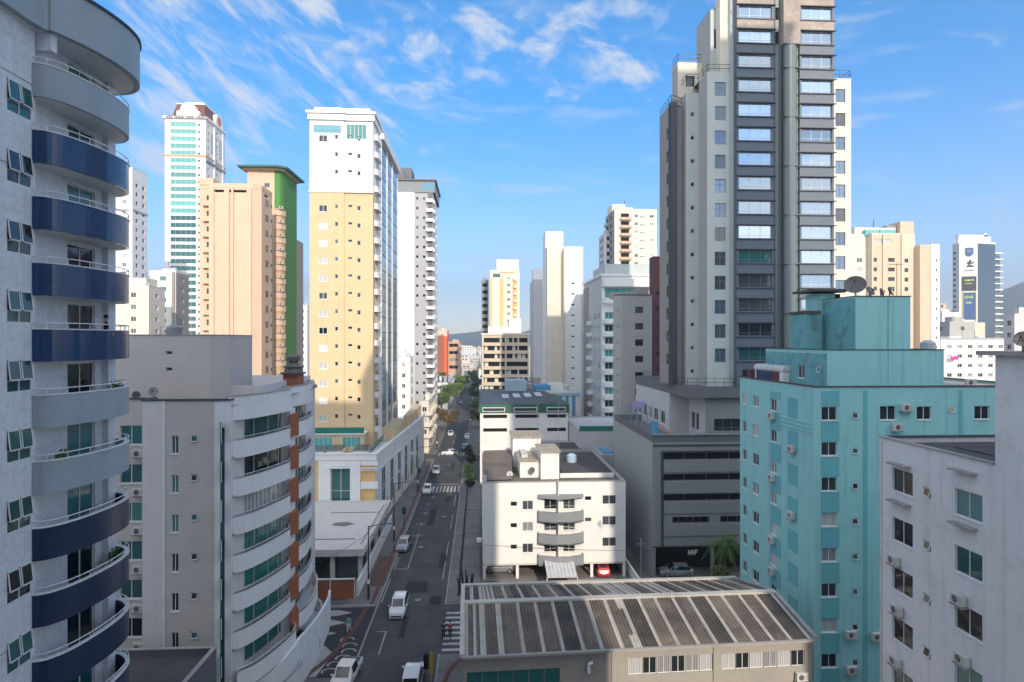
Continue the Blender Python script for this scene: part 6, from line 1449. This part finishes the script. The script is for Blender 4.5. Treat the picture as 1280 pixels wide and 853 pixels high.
# ================================================================== vegetation
def leaves(mb, c, r, n, size, m, seed, flat=.8):
    q = random.Random(seed)
    for _ in range(n):
        while True:
            p = Vector((q.uniform(-1,1),q.uniform(-1,1),q.uniform(-1,1)))
            if .25 < p.length < 1: break
        p = p*(.75+.25*q.random()); p.z *= flat; pos = Vector(c)+p*r
        d = Vector((q.uniform(-1,1),q.uniform(-1,1),q.uniform(-.3,1))).normalized(); a = d.orthogonal().normalized(); b2 = d.cross(a); s = size*q.uniform(.6,1.4)
        mb.mesh([pos-a*s,pos-b2*s*.5,pos+a*s,pos+b2*s*.5],[(0,1,2,3)],m if q.random() > .25 else {'leaf':'leaf_light','leaf_dark':'leaf','leaf_light':'leaf','leaf_brown':'leaf_light'}[m])
def tree(name, x,y,h,r,label,m='leaf',seed=1,dens=900,group='trees along the street',size=.22,z=0.1):
    t_ = empty(name,(x,y,z),label,'tree',group); q = random.Random(seed); tr = MB(); cr = MB()
    tr.tube((x,y,z),(x+.1,y,z+h*.5),.16,'bark',r1=.11,n=8)
    for k in range(7):
        an = k*.9+q.uniform(-.3,.3); rr_ = r*q.uniform(.35,.75); zz_ = z+h*q.uniform(.58,.92); e = (x+rr_*math.cos(an),y+rr_*math.sin(an),zz_)
        tr.tube((x+.1,y,z+h*q.uniform(.38,.5)),e,.08,'bark',r1=.02,n=5); leaves(cr,e,r*q.uniform(.38,.62),dens//7,size,m,seed*31+k)
    tr.build('trunk',t_); cr.build('crown',t_)
def palm(x,y,h,label,seed=1,fr=2.3,m='leaf',z=.1,group='palm trees'):
    t_ = empty('palm_tree',(x,y,z),label,'palm tree',group); q = random.Random(seed); tr = MB(); cr = MB()
    for k in range(8): tr.tube((x+.03*k,y,z+h*k/8),(x+.03*(k+1),y,z+h*(k+1)/8),.17-.008*k,'bark',r1=.15-.008*k,n=8)
    top = Vector((x+.24,y,z+h))
    for k in range(22):
        an = k*2.4; el = q.uniform(-.2,1.1); L_ = fr*q.uniform(.8,1.1); d = Vector((math.cos(an),math.sin(an),0)); s_ = d.cross(Vector((0,0,1))); prev = top
        for j in range(1,9):
            t = j/8; p = top+d*(L_*math.cos(el)*t)+Vector((0,0,L_*(math.sin(el)*t-.75*t*t*(.4+.6*math.cos(el)))))
            cr.tube(prev,p,.02,'leaf_light',n=3,caps=False)
            for sg in (1,-1):
                for w_ in (.3,.8):
                    o_ = prev.lerp(p,w_); ll = .62*(1-abs(t-.45))*fr/2.3; tip = o_+s_*sg*ll+(p-prev).normalized()*ll*.5-Vector((0,0,ll*.35)); wd = (p-prev).normalized()*.045*fr/2.3
                    cr.mesh([o_-wd,o_+wd,tip],[(0,1,2)],m)
            prev = p
    tr.build('trunk',t_); cr.build('crown',t_)
pk_l = [(541,203,9,3.0,'leaf_dark','leafy green tree nearest on the left pavement beyond the long podium'),(551,224,11,4.2,'leaf','broad green street tree, second beyond the small terrace block'),(560,250,12,4.6,'leaf','tall rounded green tree in front of the white terrace restaurant'),(570,262,12,4.4,'leaf_light','bright green tree leaning over the road on the left'),(577,300,13,4.8,'leaf_light','light green tree further along the left pavement'),(585,345,13,5,'leaf','far green tree before the distant houses')]
for i,(px,D,h,r,m,lab) in enumerate(pk_l): x,y = W(px,D); tree('street_tree',x,y,h,r,lab,m,i+3,1500,size=.3)
x,y = W(559,196); tree('street_tree',x,y,7.0,4.2,'orange brown flowering tree spreading over the pavement before the second crossing','leaf_brown',44,1800,size=.26)
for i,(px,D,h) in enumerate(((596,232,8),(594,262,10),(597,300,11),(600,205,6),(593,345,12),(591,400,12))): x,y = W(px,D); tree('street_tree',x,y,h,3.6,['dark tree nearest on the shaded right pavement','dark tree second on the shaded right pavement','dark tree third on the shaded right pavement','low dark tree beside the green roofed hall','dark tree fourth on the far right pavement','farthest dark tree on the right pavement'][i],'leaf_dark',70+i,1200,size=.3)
for i,(px,D,h) in enumerate(((528,198,16.5),(552,226,17),(537,212,15))): x,y = W(px,D); palm(x,y,h,['tall palm behind the small white house left of the street','palm rising above the green street trees','shorter palm left of the tall one'][i],i+2,3.6)
xg = fx(903,73); palm(xg,72.6,5.0,'palm tree in front of the dark garage entrance',9,2.8,'leaf')
a_ = MB(); leaves(a_,(fx(902,71.5),71.6,1.6),1.25,500,.22,'leaf_light',5,1.0); t_ = empty('shrub',(fx(902,71.5),71.6,0),'yellow green round shrub under the palm by the garage entrance','shrub'); a_.build('foliage',t_)
a_ = MB(); a_.tube((fx(902,71.5),71.6,0),(fx(902,71.5),71.6,1),.08,'bark'); a_.build('stem',t_)
# cactus-like euphorbia by the white block
t_ = empty('cactus',(-1.5,66.9+2,.1),'dark many armed cactus at the street corner beside the white four storey block','cactus'); a_ = MB(); q = random.Random(4)
for k in range(11):
    an = k*.62+.2; r_ = .35+.9*q.random(); h_ = q.uniform(2.0,4.0); p0 = Vector((-1.5,69,.12)); p1 = p0+Vector((math.cos(an)*r_*.8,math.sin(an)*r_*.8,h_*.35)); p2 = p0+Vector((math.cos(an)*r_*1.2,math.sin(an)*r_*1.2,h_)); 
    a_.tube(p0,p1,.12,'cactus',r1=.15,n=6); a_.tube(p1,p2,.15,'cactus',r1=.06,n=6)
a_.build('arms',t_)
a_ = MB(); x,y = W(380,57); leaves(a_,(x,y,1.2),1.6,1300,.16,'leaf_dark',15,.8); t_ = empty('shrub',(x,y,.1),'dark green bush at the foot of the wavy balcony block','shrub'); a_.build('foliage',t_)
for i,(px,D) in enumerate(((588,118),(585,128),(589,140),(586,150))):
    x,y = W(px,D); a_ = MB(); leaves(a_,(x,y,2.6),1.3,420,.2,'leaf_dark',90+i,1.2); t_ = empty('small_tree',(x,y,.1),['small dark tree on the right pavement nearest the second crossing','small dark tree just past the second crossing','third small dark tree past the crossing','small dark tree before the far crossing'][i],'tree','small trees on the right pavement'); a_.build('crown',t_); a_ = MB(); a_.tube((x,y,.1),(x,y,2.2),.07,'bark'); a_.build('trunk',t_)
x,y = W(395,101); a_ = MB(); leaves(a_,(fx(397,108),107.5-5,PT+.5),.8,260,.14,'leaf',21,.9); t_ = empty('shrub',(fx(397,108),102,PT-.6),'small green shrub on the podium terrace at the foot of the yellow tower','shrub'); a_.build('foliage',t_)

# ================================================================== cars
def car(x,y,rz,label,paint,L_=4.3,Wd=1.78,Ht=1.5,kind='hatch',z=.012):
    t_ = empty('parked_car' if 'parked' in label else 'car',(x,y,z),label,'car','cars on the street',rz)
    hw = Wd/2; hl = L_/2; bt = .62*Ht*.98
    # stations: x along length (front = +y), belt z, roof z, half width at belt, half width at roof
    suv = kind == 'suv'; van = kind in ('van',); pick = kind == 'pickup'
    S = [(-hl,.55,.62,.80,.70),(-hl+.12,.88,.92,.93,.80),(-hl+.35,.95,Ht*.80,.97,.72),(-hl+.75,.96,Ht*.98,1,.76),(-.2,.96,Ht,1,.78),(.35,.94,Ht*.97,1,.77),(.95,.92,.97,1,.80),(hl-.55,.84,.88,.97,.80),(hl-.12,.70,.74,.88,.70),(hl,.45,.50,.78,.62)]
    if suv: S[2] = (-hl+.22,1.0,Ht*.93,.98,.76)
    if pick: S = [(-hl,.9,.95,.95,.9),(-hl+.1,.95,.98,1,.93),(-hl+1.5,.95,.98,1,.93),(-hl+1.62,.96,Ht*.97,1,.77),(.1,.96,Ht,1,.78),(.5,.95,Ht*.97,1,.77),(1.15,.95,1.0,1,.8),(hl-.5,.88,.93,.97,.8),(hl-.1,.75,.8,.9,.7),(hl,.45,.5,.8,.65)]
    bd = MB(); gl = MB(); rows = []
    for (yy,zb_,zt2,wb,wr) in S:
        rows.append([(-hw*wb*.93,yy,.22),(-hw*wb,yy,.42),(-hw*wb,yy,zb_*.9),(-hw*wb*.965,yy,zb_),(-hw*wr,yy,zt2-.04),(-hw*wr*.82,yy,zt2),(hw*wr*.82,yy,zt2),(hw*wr,yy,zt2-.04),(hw*wb*.965,yy,zb_),(hw*wb,yy,zb_*.9),(hw*wb,yy,.42),(hw*wb*.93,yy,.22)])
    n = 12
    for i in range(len(rows)-1):
        cab = S[i][2] > Ht*.78 and S[i+1][2] > Ht*.78; ws = (S[i][2] > Ht*.85) != (S[i+1][2] > Ht*.85) and max(S[i][2],S[i+1][2]) > Ht*.85
        for k in range(n):
            j = (k+1)%n; f = [rows[i][k],rows[i+1][k],rows[i+1][j],rows[i][j]]
            side = k in (3,7); top = k in (4,5,6)
            if (side and (cab or (ws and not pick))) : gl.face(f[::-1],'glass_dark')
            elif top and ws and k == 5: gl.face(f[::-1],'glass_dark')
            else: bd.face(f[::-1],paint)
    bd.face(rows[0],paint); bd.face(rows[-1][::-1],paint)
    if pick: bd.box(-hw*.85,-hl+.15,.985,hw*.85,-hl+1.5,1.0,'charcoal')
    o = bd.data('body'); ob = bpy.data.objects.new('body',o); C.objects.link(ob); ob.parent = t_
    def sub(name,mb,par=t_): q_ = bpy.data.objects.new(name,mb.data(name)); C.objects.link(q_); q_.parent = par; return q_
    sub('windows',gl)
    for sx_ in (-1,1):
        for sy in (-hl+.85,hl-.85):
            wm = MB(); wm.tube((sx_*(hw-.22),sy,.31),(sx_*(hw+.01),sy,.31),.31,'rubber',n=16); wo = sub('wheel',wm); rm = MB(); rm.tube((sx_*(hw+.011),sy,.31),(sx_*(hw+.02),sy,.31),.19,'steel',n=12); sub('rim',rm,wo)
        m_ = MB(); m_.box(sx_*hw*.52,hl-.16,.58,sx_*hw*.83,hl-.03,.72,'lamp_clear'); sub('headlight',m_)
        m_ = MB(); m_.box(sx_*hw*.62,-hl-.01,.68,sx_*hw*.86,-hl+.1,.86,'lamp_red'); sub('taillight',m_)
        m_ = MB(); m_.box(sx_*(hw-.02),.72,.95,sx_*(hw+.16),.86,1.08,paint); sub('mirror',m_)
    m_ = MB(); m_.box(-.55,hl-.04,.34,.55,hl+.01,.5,'charcoal'); sub('grille',m_)
    m_ = MB(); m_.box(-.26,-hl-.015,.5,.26,-hl+.02,.62,'cloth_white'); sub('number_plate',m_)
    return t_
def carat(px,D,rz,*a,**k): x,y = W(px,D); return car(x,y,rz,*a,**k)
carat(498.5,66.5,math.pi,'white suv driving towards the camera in the near lane','car_white',kind='suv',Ht=1.62)
carat(504.5,86.8,math.pi-.04,'silver hatchback parked by the left kerb beside the lamp post','car_silver')
carat(534.5,119,math.pi,'white hatchback parked at the left kerb just before the second crossing','car_white')
carat(545.5,136.5,math.pi,'dark silver car parked at the left kerb just after the second crossing','car_silver')
carat(561.5,158,math.pi/2+.15,'white car turning across the far zebra crossing','car_white')
carat(563.5,191,math.pi,'white car driving towards the camera far down the sunlit street','car_white')
carat(581,166,0,'dark blue car at the right kerb after the far crossing','car_blue')
carat(584,185,0,'white car parked on the right behind the dark blue car','car_white')
carat(588,225,0,'dark car standing in the tree shade far down the right side','car_dark')
carat(576,290,math.pi,'pale car far down the street under the trees','car_silver')
carat(432,52.8,math.pi-.08,'white pickup with black load bed cut off at the bottom edge','car_white',kind='pickup',L_=5.0,Ht=1.65)
carat(516,52.6,0,'white car roof at the bottom edge of the road','car_white',kind='suv',Ht=1.6)
carat(751,77.6,0,'red car parked under the right of the white four storey block','car_red',z=.15)
carat(624,77.8,math.pi/2,'silver car parked sideways under the left of the white four storey block','car_silver',z=.15)
carat(845,76.8,math.pi/2-.1,'dark grey car parked in the black garage entrance','car_silver')

# ================================================================== people
def person(x,y,z,rz,label,shirt,legs,hair='hair',stride=.0,arm=.1,ph='stand'):
    t_ = empty('person',(x,y,z),label,'person',None,rz)
    def skin(name,V,E,Rr,m,par=t_,sub=1):
        me = bpy.data.meshes.new(name); me.from_pydata(V,E,[]); me.materials.append(MATS[m]); o = bpy.data.objects.new(name,me); C.objects.link(o); o.parent = par
        md = o.modifiers.new('skin','SKIN'); me_ = o.data
        for i,r in enumerate(Rr): me_.skin_vertices[0].data[i].radius = r if isinstance(r,tuple) else (r,r); 
        me_.skin_vertices[0].data[0].use_root = True
        sb = o.modifiers.new('sub','SUBSURF'); sb.levels = sub; sb.render_levels = sub; return o
    s = stride; hipz,shz = .92,1.42
    V = [(0,0,hipz),(0,0,1.15),(0,.0,1.38),(0,.01,1.50),(0,.03,1.62),(0,.02,1.70)]; E = [(0,1),(1,2),(2,3),(3,4),(4,5)]; Rr = [(.15,.10),(.13,.09),(.15,.09),.055,(.075,.095),(.06,.08)]
    for sg in (-1,1):
        b0 = len(V); k = s*sg
        V += [(sg*.10,0,.86),(sg*.10,.02+k*.45,.47),(sg*.10,k*.75,.09),(sg*.10,k*.75+.15,.04)]; E += [(0,b0),(b0,b0+1),(b0+1,b0+2),(b0+2,b0+3)]; Rr += [.085,.058,.042,.035]
        b1 = len(V); aa = -k*.5+arm
        V += [(sg*.19,0,1.40),(sg*.24,aa*.2,1.13),(sg*.25,.08+aa*.6,.90),(sg*.25,.10+aa*.7,.82)]; E += [(2,b1),(b1,b1+1),(b1+1,b1+2),(b1+2,b1+3)]; Rr += [.058,.042,.03,(.03,.018)]
        for f_ in range(4): b2 = len(V); V += [(sg*(.235+.012*f_),.085+aa*.7+.018*f_,.775),(sg*(.232+.012*f_),.095+aa*.7+.018*f_,.735+.006*abs(f_-1))]; E += [(b1+3,b2),(b2,b2+1)]; Rr += [.009,.008]
        b2 = len(V); V += [(sg*.23,.14+aa*.7,.80)]; E += [(b1+3,b2)]; Rr += [.010]
    body = skin('body',V,E,Rr,'skin')
    Vs = [(0,0,.90),(0,0,1.15),(0,0,1.40)]; Es = [(0,1),(1,2)]; Rs = [(.165,.115),(.15,.105),(.165,.10)]
    for sg in (-1,1):
        b1 = len(Vs); aa = -s*sg*.5+arm; Vs += [(sg*.19,0,1.41),(sg*.235,aa*.2,1.15)]; Es += [(2,b1),(b1,b1+1)]; Rs += [.072,.06]
    skin('shirt',Vs,Es,Rs,shirt)
    Vl = [(0,0,.92)]; El = []; Rl = [(.165,.12)]
    for sg in (-1,1): b1 = len(Vl); k = s*sg; Vl += [(sg*.10,0,.84),(sg*.10,.02+k*.45,.47),(sg*.10,k*.75,.12)]; El += [(0,b1),(b1,b1+1),(b1+1,b1+2)]; Rl += [.10,.075,.058]
    skin('trousers',Vl,El,Rl,legs)
    hm = MB(); hm.lathe((0,.0,1.66),[(.098,-.02),(.102,.04),(.085,.10),(.05,.13),(0,.14)],hair,n=12); q_ = bpy.data.objects.new('hair',hm.data('hair',smooth=True)); C.objects.link(q_); q_.parent = t_
    for sg in (-1,1): fm = MB(); fm.box(sg*.105-.045,s*sg*.75-.1,0,sg*.105+.045,s*sg*.75+.18,.08,'cloth_black'); q_ = bpy.data.objects.new('shoe',fm.data('shoe')); C.objects.link(q_); q_.parent = t_
    fm = MB(); fm.mesh([(0,.115,1.66),(-.015,.115,1.62),(.015,.115,1.62),(0,.14,1.625)],[(0,1,3),(0,3,2),(1,2,3)],'skin'); [fm.box(sg*.035-.012,.108,1.655,sg*.035+.012,.118,1.668,'hair') for sg in (-1,1)]; fm.box(-.025,.108,1.585,.025,.116,1.593,'cloth_red'); q_ = bpy.data.objects.new('face',fm.data('face')); C.objects.link(q_); q_.parent = t_
    return t_
x,y = W(554.5,60.6); person(x,y,.012,0,'person in black clothes walking on the near zebra crossing, on the left of the pair','cloth_black','cloth_black',stride=.28)
x,y = W(562.5,60.6); person(x,y,.012,0,'person in a dark red top walking on the near zebra crossing, right of the pair','cloth_red','cloth_black',stride=-.28)
x,y = W(436,61.5); person(x,y,.13,math.pi,'person in a teal top walking on the dark plaza','cloth_teal','cloth_white',stride=.25)
person(-18.35,30.5,30.5-1.10,-.9,'person in black leaning at a curved blue balcony','cloth_black','cloth_blue',arm=.22).scale = (1.06,1.06,1.06)

# ================================================================== street furniture
def lamp_post(px,D,h,label,arm=2.2,side=1,group='street light poles'):
    x,y = W(px,D); t_ = empty('street_lamp',(x,y,.12),label,'street lamp',group)
    a_ = MB(); a_.tube((x,y,.12),(x,y,h),.10,'dark_metal',r1=.06,n=8); a_.tube((x,y,.12),(x,y,1.6),.14,'dark_metal',n=8); a_.build('pole',t_)
    a_ = MB(); a_.tube((x,y,h-.1),(x+arm*side,y,h+.25),.05,'dark_metal',n=6); a_.build('arm',t_)
    a_ = MB(); a_.prism([(x+arm*side-.1,y-.14),(x+(arm+.6)*side if side>0 else x+arm*side+.1,y-.14),(x+(arm+.6)*side if side>0 else x+arm*side+.1,y+.14),(x+arm*side-.1,y+.14)],h+.15,h+.3,'grey_mid'); a_.build('lamp_head',t_)
    a_ = MB(); a_.tube((x,y,1.9),(x,y,2.4),.16,'white_clean',n=10); a_.build('band',t_)
lamp_post(460.5,69.5,8.6,'nearest dark street lamp pole by the end of the low white wall')
lamp_post(492.5,89.5,8.8,'second dark street lamp pole beside the silver parked hatchback',2.6)
lamp_post(522,119,8.8,'third dark street lamp pole just before the second zebra crossing')
lamp_post(546.5,165,8.8,'fourth street lamp pole near the far crossing')
lamp_post(593,240,9,'pale pole on the right pavement far down the street',1.5,-1)
for i,(px,D,lab) in enumerate(((505,97,'dark traffic sign on the left pavement past the second lamp pole'),(524,127,'dark traffic sign by the second zebra crossing'))):
    x,y = W(px,D); t_ = empty('street_sign',(x,y,.12),lab,'sign','dark signs seen from behind'); a_ = MB(); a_.tube((x,y,.12),(x,y,2.9),.05,'dark_metal'); a_.build('pole',t_); a_ = MB(); a_.box(x-.35,y-.04,2.0,x+.35,y-.0,3.1,'charcoal'); a_.build('plate',t_)
# traffic light from behind with a yellow cabinet panel at the near corner
x,y = W(538.5,52.3); t_ = empty('traffic_light',(x,y,.12),'black traffic signal with yellow striped post at the near street corner','traffic light')
a_ = MB(); a_.tube((x,y,.12),(x,y,2.9),.06,'sign_yellow',n=8); a_.box(x-.06,y-.12,1.0,x+.2,y-.07,2.9,'sign_yellow'); a_.build('post',t_)
a_ = MB(); a_.box(x-.62,y-.2,1.5,x-.2,y+.1,2.75,'interior'); a_.box(x-.2,y-.06,2.5,x,y+.02,2.58,'dark_metal'); a_.build('signal_head',t_)
for k in range(3): a_ = MB(); a_.lathe((0,0,0),[(.0,0),(.01,.0)],'dark_metal',n=6) if False else a_.tube((x-.41,y+.1,1.72+k*.4),(x-.41,y+.26,1.72+k*.4),.13,'dark_metal',n=10,caps=False); a_.build('hood',t_)
# overhead cables along the left pavement
def sag(p,q,s,m,r=.018,n=14):
    a_ = MB(); P_ = [Vector(p).lerp(Vector(q),i/n)-Vector((0,0,s*4*(i/n)*(1-i/n))) for i in range(n+1)]
    for i in range(n): a_.tube(P_[i],P_[i+1],r,m,n=4,caps=False)
    return a_
x0_,y0_ = W(460.5,69.5); x1_,y1_ = W(492.5,89.5); x2_,y2_ = W(522,119)
for i,(p,q) in enumerate((((x0_,y0_,8.0),(x1_,y1_,8.2)),((x1_,y1_,8.2),(x2_,y2_,8.2)),((x0_,y0_,7.6),(-.5,75.5,6.0)))):
    tag(sag(p,q,.7,'dark_metal',.022).build('cable',off=p),['overhead cable between the first and second lamp poles','overhead cable between the second and third lamp poles','overhead cable crossing the street to the white four storey block'][i],'cable')
tag(sag((.5,74.9,4.6),(26,74.5,3.6),.3,'dark_metal',.018).build('cable',off=(.5,74.9,4.6)),'thin cable sagging across the front of the white four storey block','cable')
x,y = W(603,73.8); t_ = empty('wall_lamp',(x-.4,y,4.6),'white box light on the street corner of the white four storey block','lamp'); a_ = MB(); a_.box(x-.7,74.9,4.9,x-.12,75.28,5.35,'white_clean'); a_.build('housing',t_)
x,y = W(801,74.0); t_ = empty('utility_pole',(x,y,0),'slim grey utility pole between the white block and the garage podium','utility pole'); a_ = MB(); a_.tube((x,y,0),(x,y,5.6),.09,'grey_mid',r1=.07); a_.build('pole',t_); a_ = MB(); a_.box(x-.5,y-.05,4.9,x+.5,y+.05,5.0,'grey_mid'); a_.build('crossarm',t_)
# window washing of details: rooftop odds and ends on the lilac block
a_ = MB(); x,y = fx(215,50.5),50.5
for k in range(4): a_.tube((x-.9+k*.6,y,30.3),(x-.9+k*.6,y,31.2),.03,'steel',n=5)
a_.tube((x-1.2,y,31.2),(x+1.2,y,31.2),.03,'steel',n=5); a_.lathe((x,y+.3,30.3),[(.5,0),(.55,.1),(.55,.8),(.3,1.0),(0,1.05)],'grey_mid',n=14)
tag(a_.build('water_tank',off=(x,y,30.3)),'small grey tank with pipe rails on top of the lilac roof house','water tank')

# ================================================================== wear, clutter
for (x0,y0,x1,y1) in ((-9.0,72,-6.4,75.5),(-8.7,98,-7.6,108),(-6.4,112,-5.2,117),(-10.9,131,-9.4,139),(-6.9,140,-6.2,149),(-8.3,61,-7.7,66)): sheet('road_patch', rect(x0,y0,x1,y1), .0078, 'asphalt_patch')
for i,(x,y) in enumerate(((-7.2,70),(-8.6,88),(-6.1,103),(-9.0,116),(-7.4,146))):
    a_ = MB(); n = 18; a_.face([(x+.36*math.cos(2*math.pi*k/n),y+.36*math.sin(2*math.pi*k/n),.0125) for k in range(n)],'frame_grey'); tag(a_.build('manhole_cover',off=(x,y,0)),'round iron manhole cover in the road','manhole cover','manhole covers in the road')
def tank(x,y,z,r,h,m,label):
    a_ = MB(); a_.lathe((x,y,z),[(0,0),(r*.9,0),(r,.1),(r,h*.75),(r*.95,h*.8),(r*.5,h),(0,h)],m,n=18); tag(a_.build('water_tank',off=(x,y,z),smooth=False),label,'water tank')
tank(13.5,88,TW-.1,.75,1.3,'blue_pale','pale blue water tank on the dark roof of the white four storey block')
tank(fx(1160,52),52,zA-.28,.6,1.1,'roof_pale','pale round water tank on the right of the teal roof')
tank(fx(268,60),60,TOP-.3,.7,1.2,'grey_mid','grey water tank on the flat roof of the lilac block')
def roof_ac(x,y,z,label): o = bpy.data.objects.new('air_conditioner',ac_mesh()); C.objects.link(o); o.location = (x,y,z+.1); tag(o,label,'air conditioner')
roof_ac(fx(1205,50),50,TPt-.2,'outdoor unit standing on the low right part of the teal roof')
roof_ac(3.2,94,TW-.2,'outdoor unit at the back of the roof of the white four storey block')
roof_ac(-24,100,PT-.5,'outdoor unit on the podium terrace at the foot of the yellow tower')
for i in range(3): roof_ac(-27+i*1.6,82,4.56,['outdoor unit at the left on the flat pavilion roof','middle outdoor unit of three on the flat pavilion roof','outdoor unit at the right of the three on the flat pavilion roof'][i])
a_ = MB()
for (p,q) in (((-14.9,76,4.62),(-14.9,94,4.62)),((-22,90,4.62),(-14.9,90,4.62)),((-25,78,4.62),(-16,78,4.62))): a_.tube(p,q,.06,'grey_mid',n=6)
tag(a_.build('pipe',off=(-20,85,4.6)),'thin grey pipes lying across the flat pavilion roof','pipe')
# service cables hanging between poles and fronts
for i,(p,q,s_,lab) in enumerate((((x0_,y0_,7.8),(-19.0,63,6.4),.5,'overhead cable from the nearest lamp pole to the wavy balcony block'),((x1_,y1_,7.9),(.2,76.5,8.5),.8,'overhead cable from the second lamp pole to the white four storey block'),((x0_,y0_,7.2),(x1_,y1_,7.4),1.0,'lower sagging cable between the first and second lamp poles'),((x1_,y1_,7.4),(x2_,y2_,7.4),1.0,'lower sagging cable between the second and third lamp poles'),((x2_,y2_,8.0),(.0,127,9.0),.8,'overhead cable from the third lamp pole to the green roofed hall'))):
    tag(sag(p,q,s_,'dark_metal',.022).build('cable',off=p),lab,'cable')
# plants and chairs on the near balconies
for i,(k,yy) in enumerate(((-1,32.3),(-2,28.3),(-4,32.2))):
    z_ = 30.5+2.88*k-1.10; a_ = MB(); a_.lathe((-18.9,yy,z_),[(0,0),(.14,0),(.2,.35),(.17,.36),(0,.34)],'orange',n=12); t_ = empty('potted_plant',(-18.9,yy,z_),['potted plant at the far end of the upper grey balcony below the person','potted plant at the near end of the lower grey balcony','potted plant at the far end of a navy balcony'][i],'plant'); a_.build('pot',t_); a_ = MB(); leaves(a_,(-18.9,yy,z_+.95),.42,160,.09,'leaf',200+i,1.3); a_.build('foliage',t_)

# ================================================================== haze
a_ = MB(); a_.box(-3300,-390,-1.2,3300,4300,420,'white_clean'); hz = a_.build('haze',off=(0,0,0)); hz['kind'] = 'stuff'
hm = bpy.data.materials.new('haze'); hm.use_nodes = True; ht = hm.node_tree; ht.nodes.clear(); ho = ht.nodes.new('ShaderNodeOutputMaterial'); pv = ht.nodes.new('ShaderNodeVolumePrincipled')
pv.inputs['Color'].default_value = (.80,.88,1,1); pv.inputs['Density'].default_value = .00040; pv.inputs['Anisotropy'].default_value = .2; ht.links.new(pv.outputs[0],ho.inputs['Volume'])
hz.data.materials.clear(); hz.data.materials.append(hm)
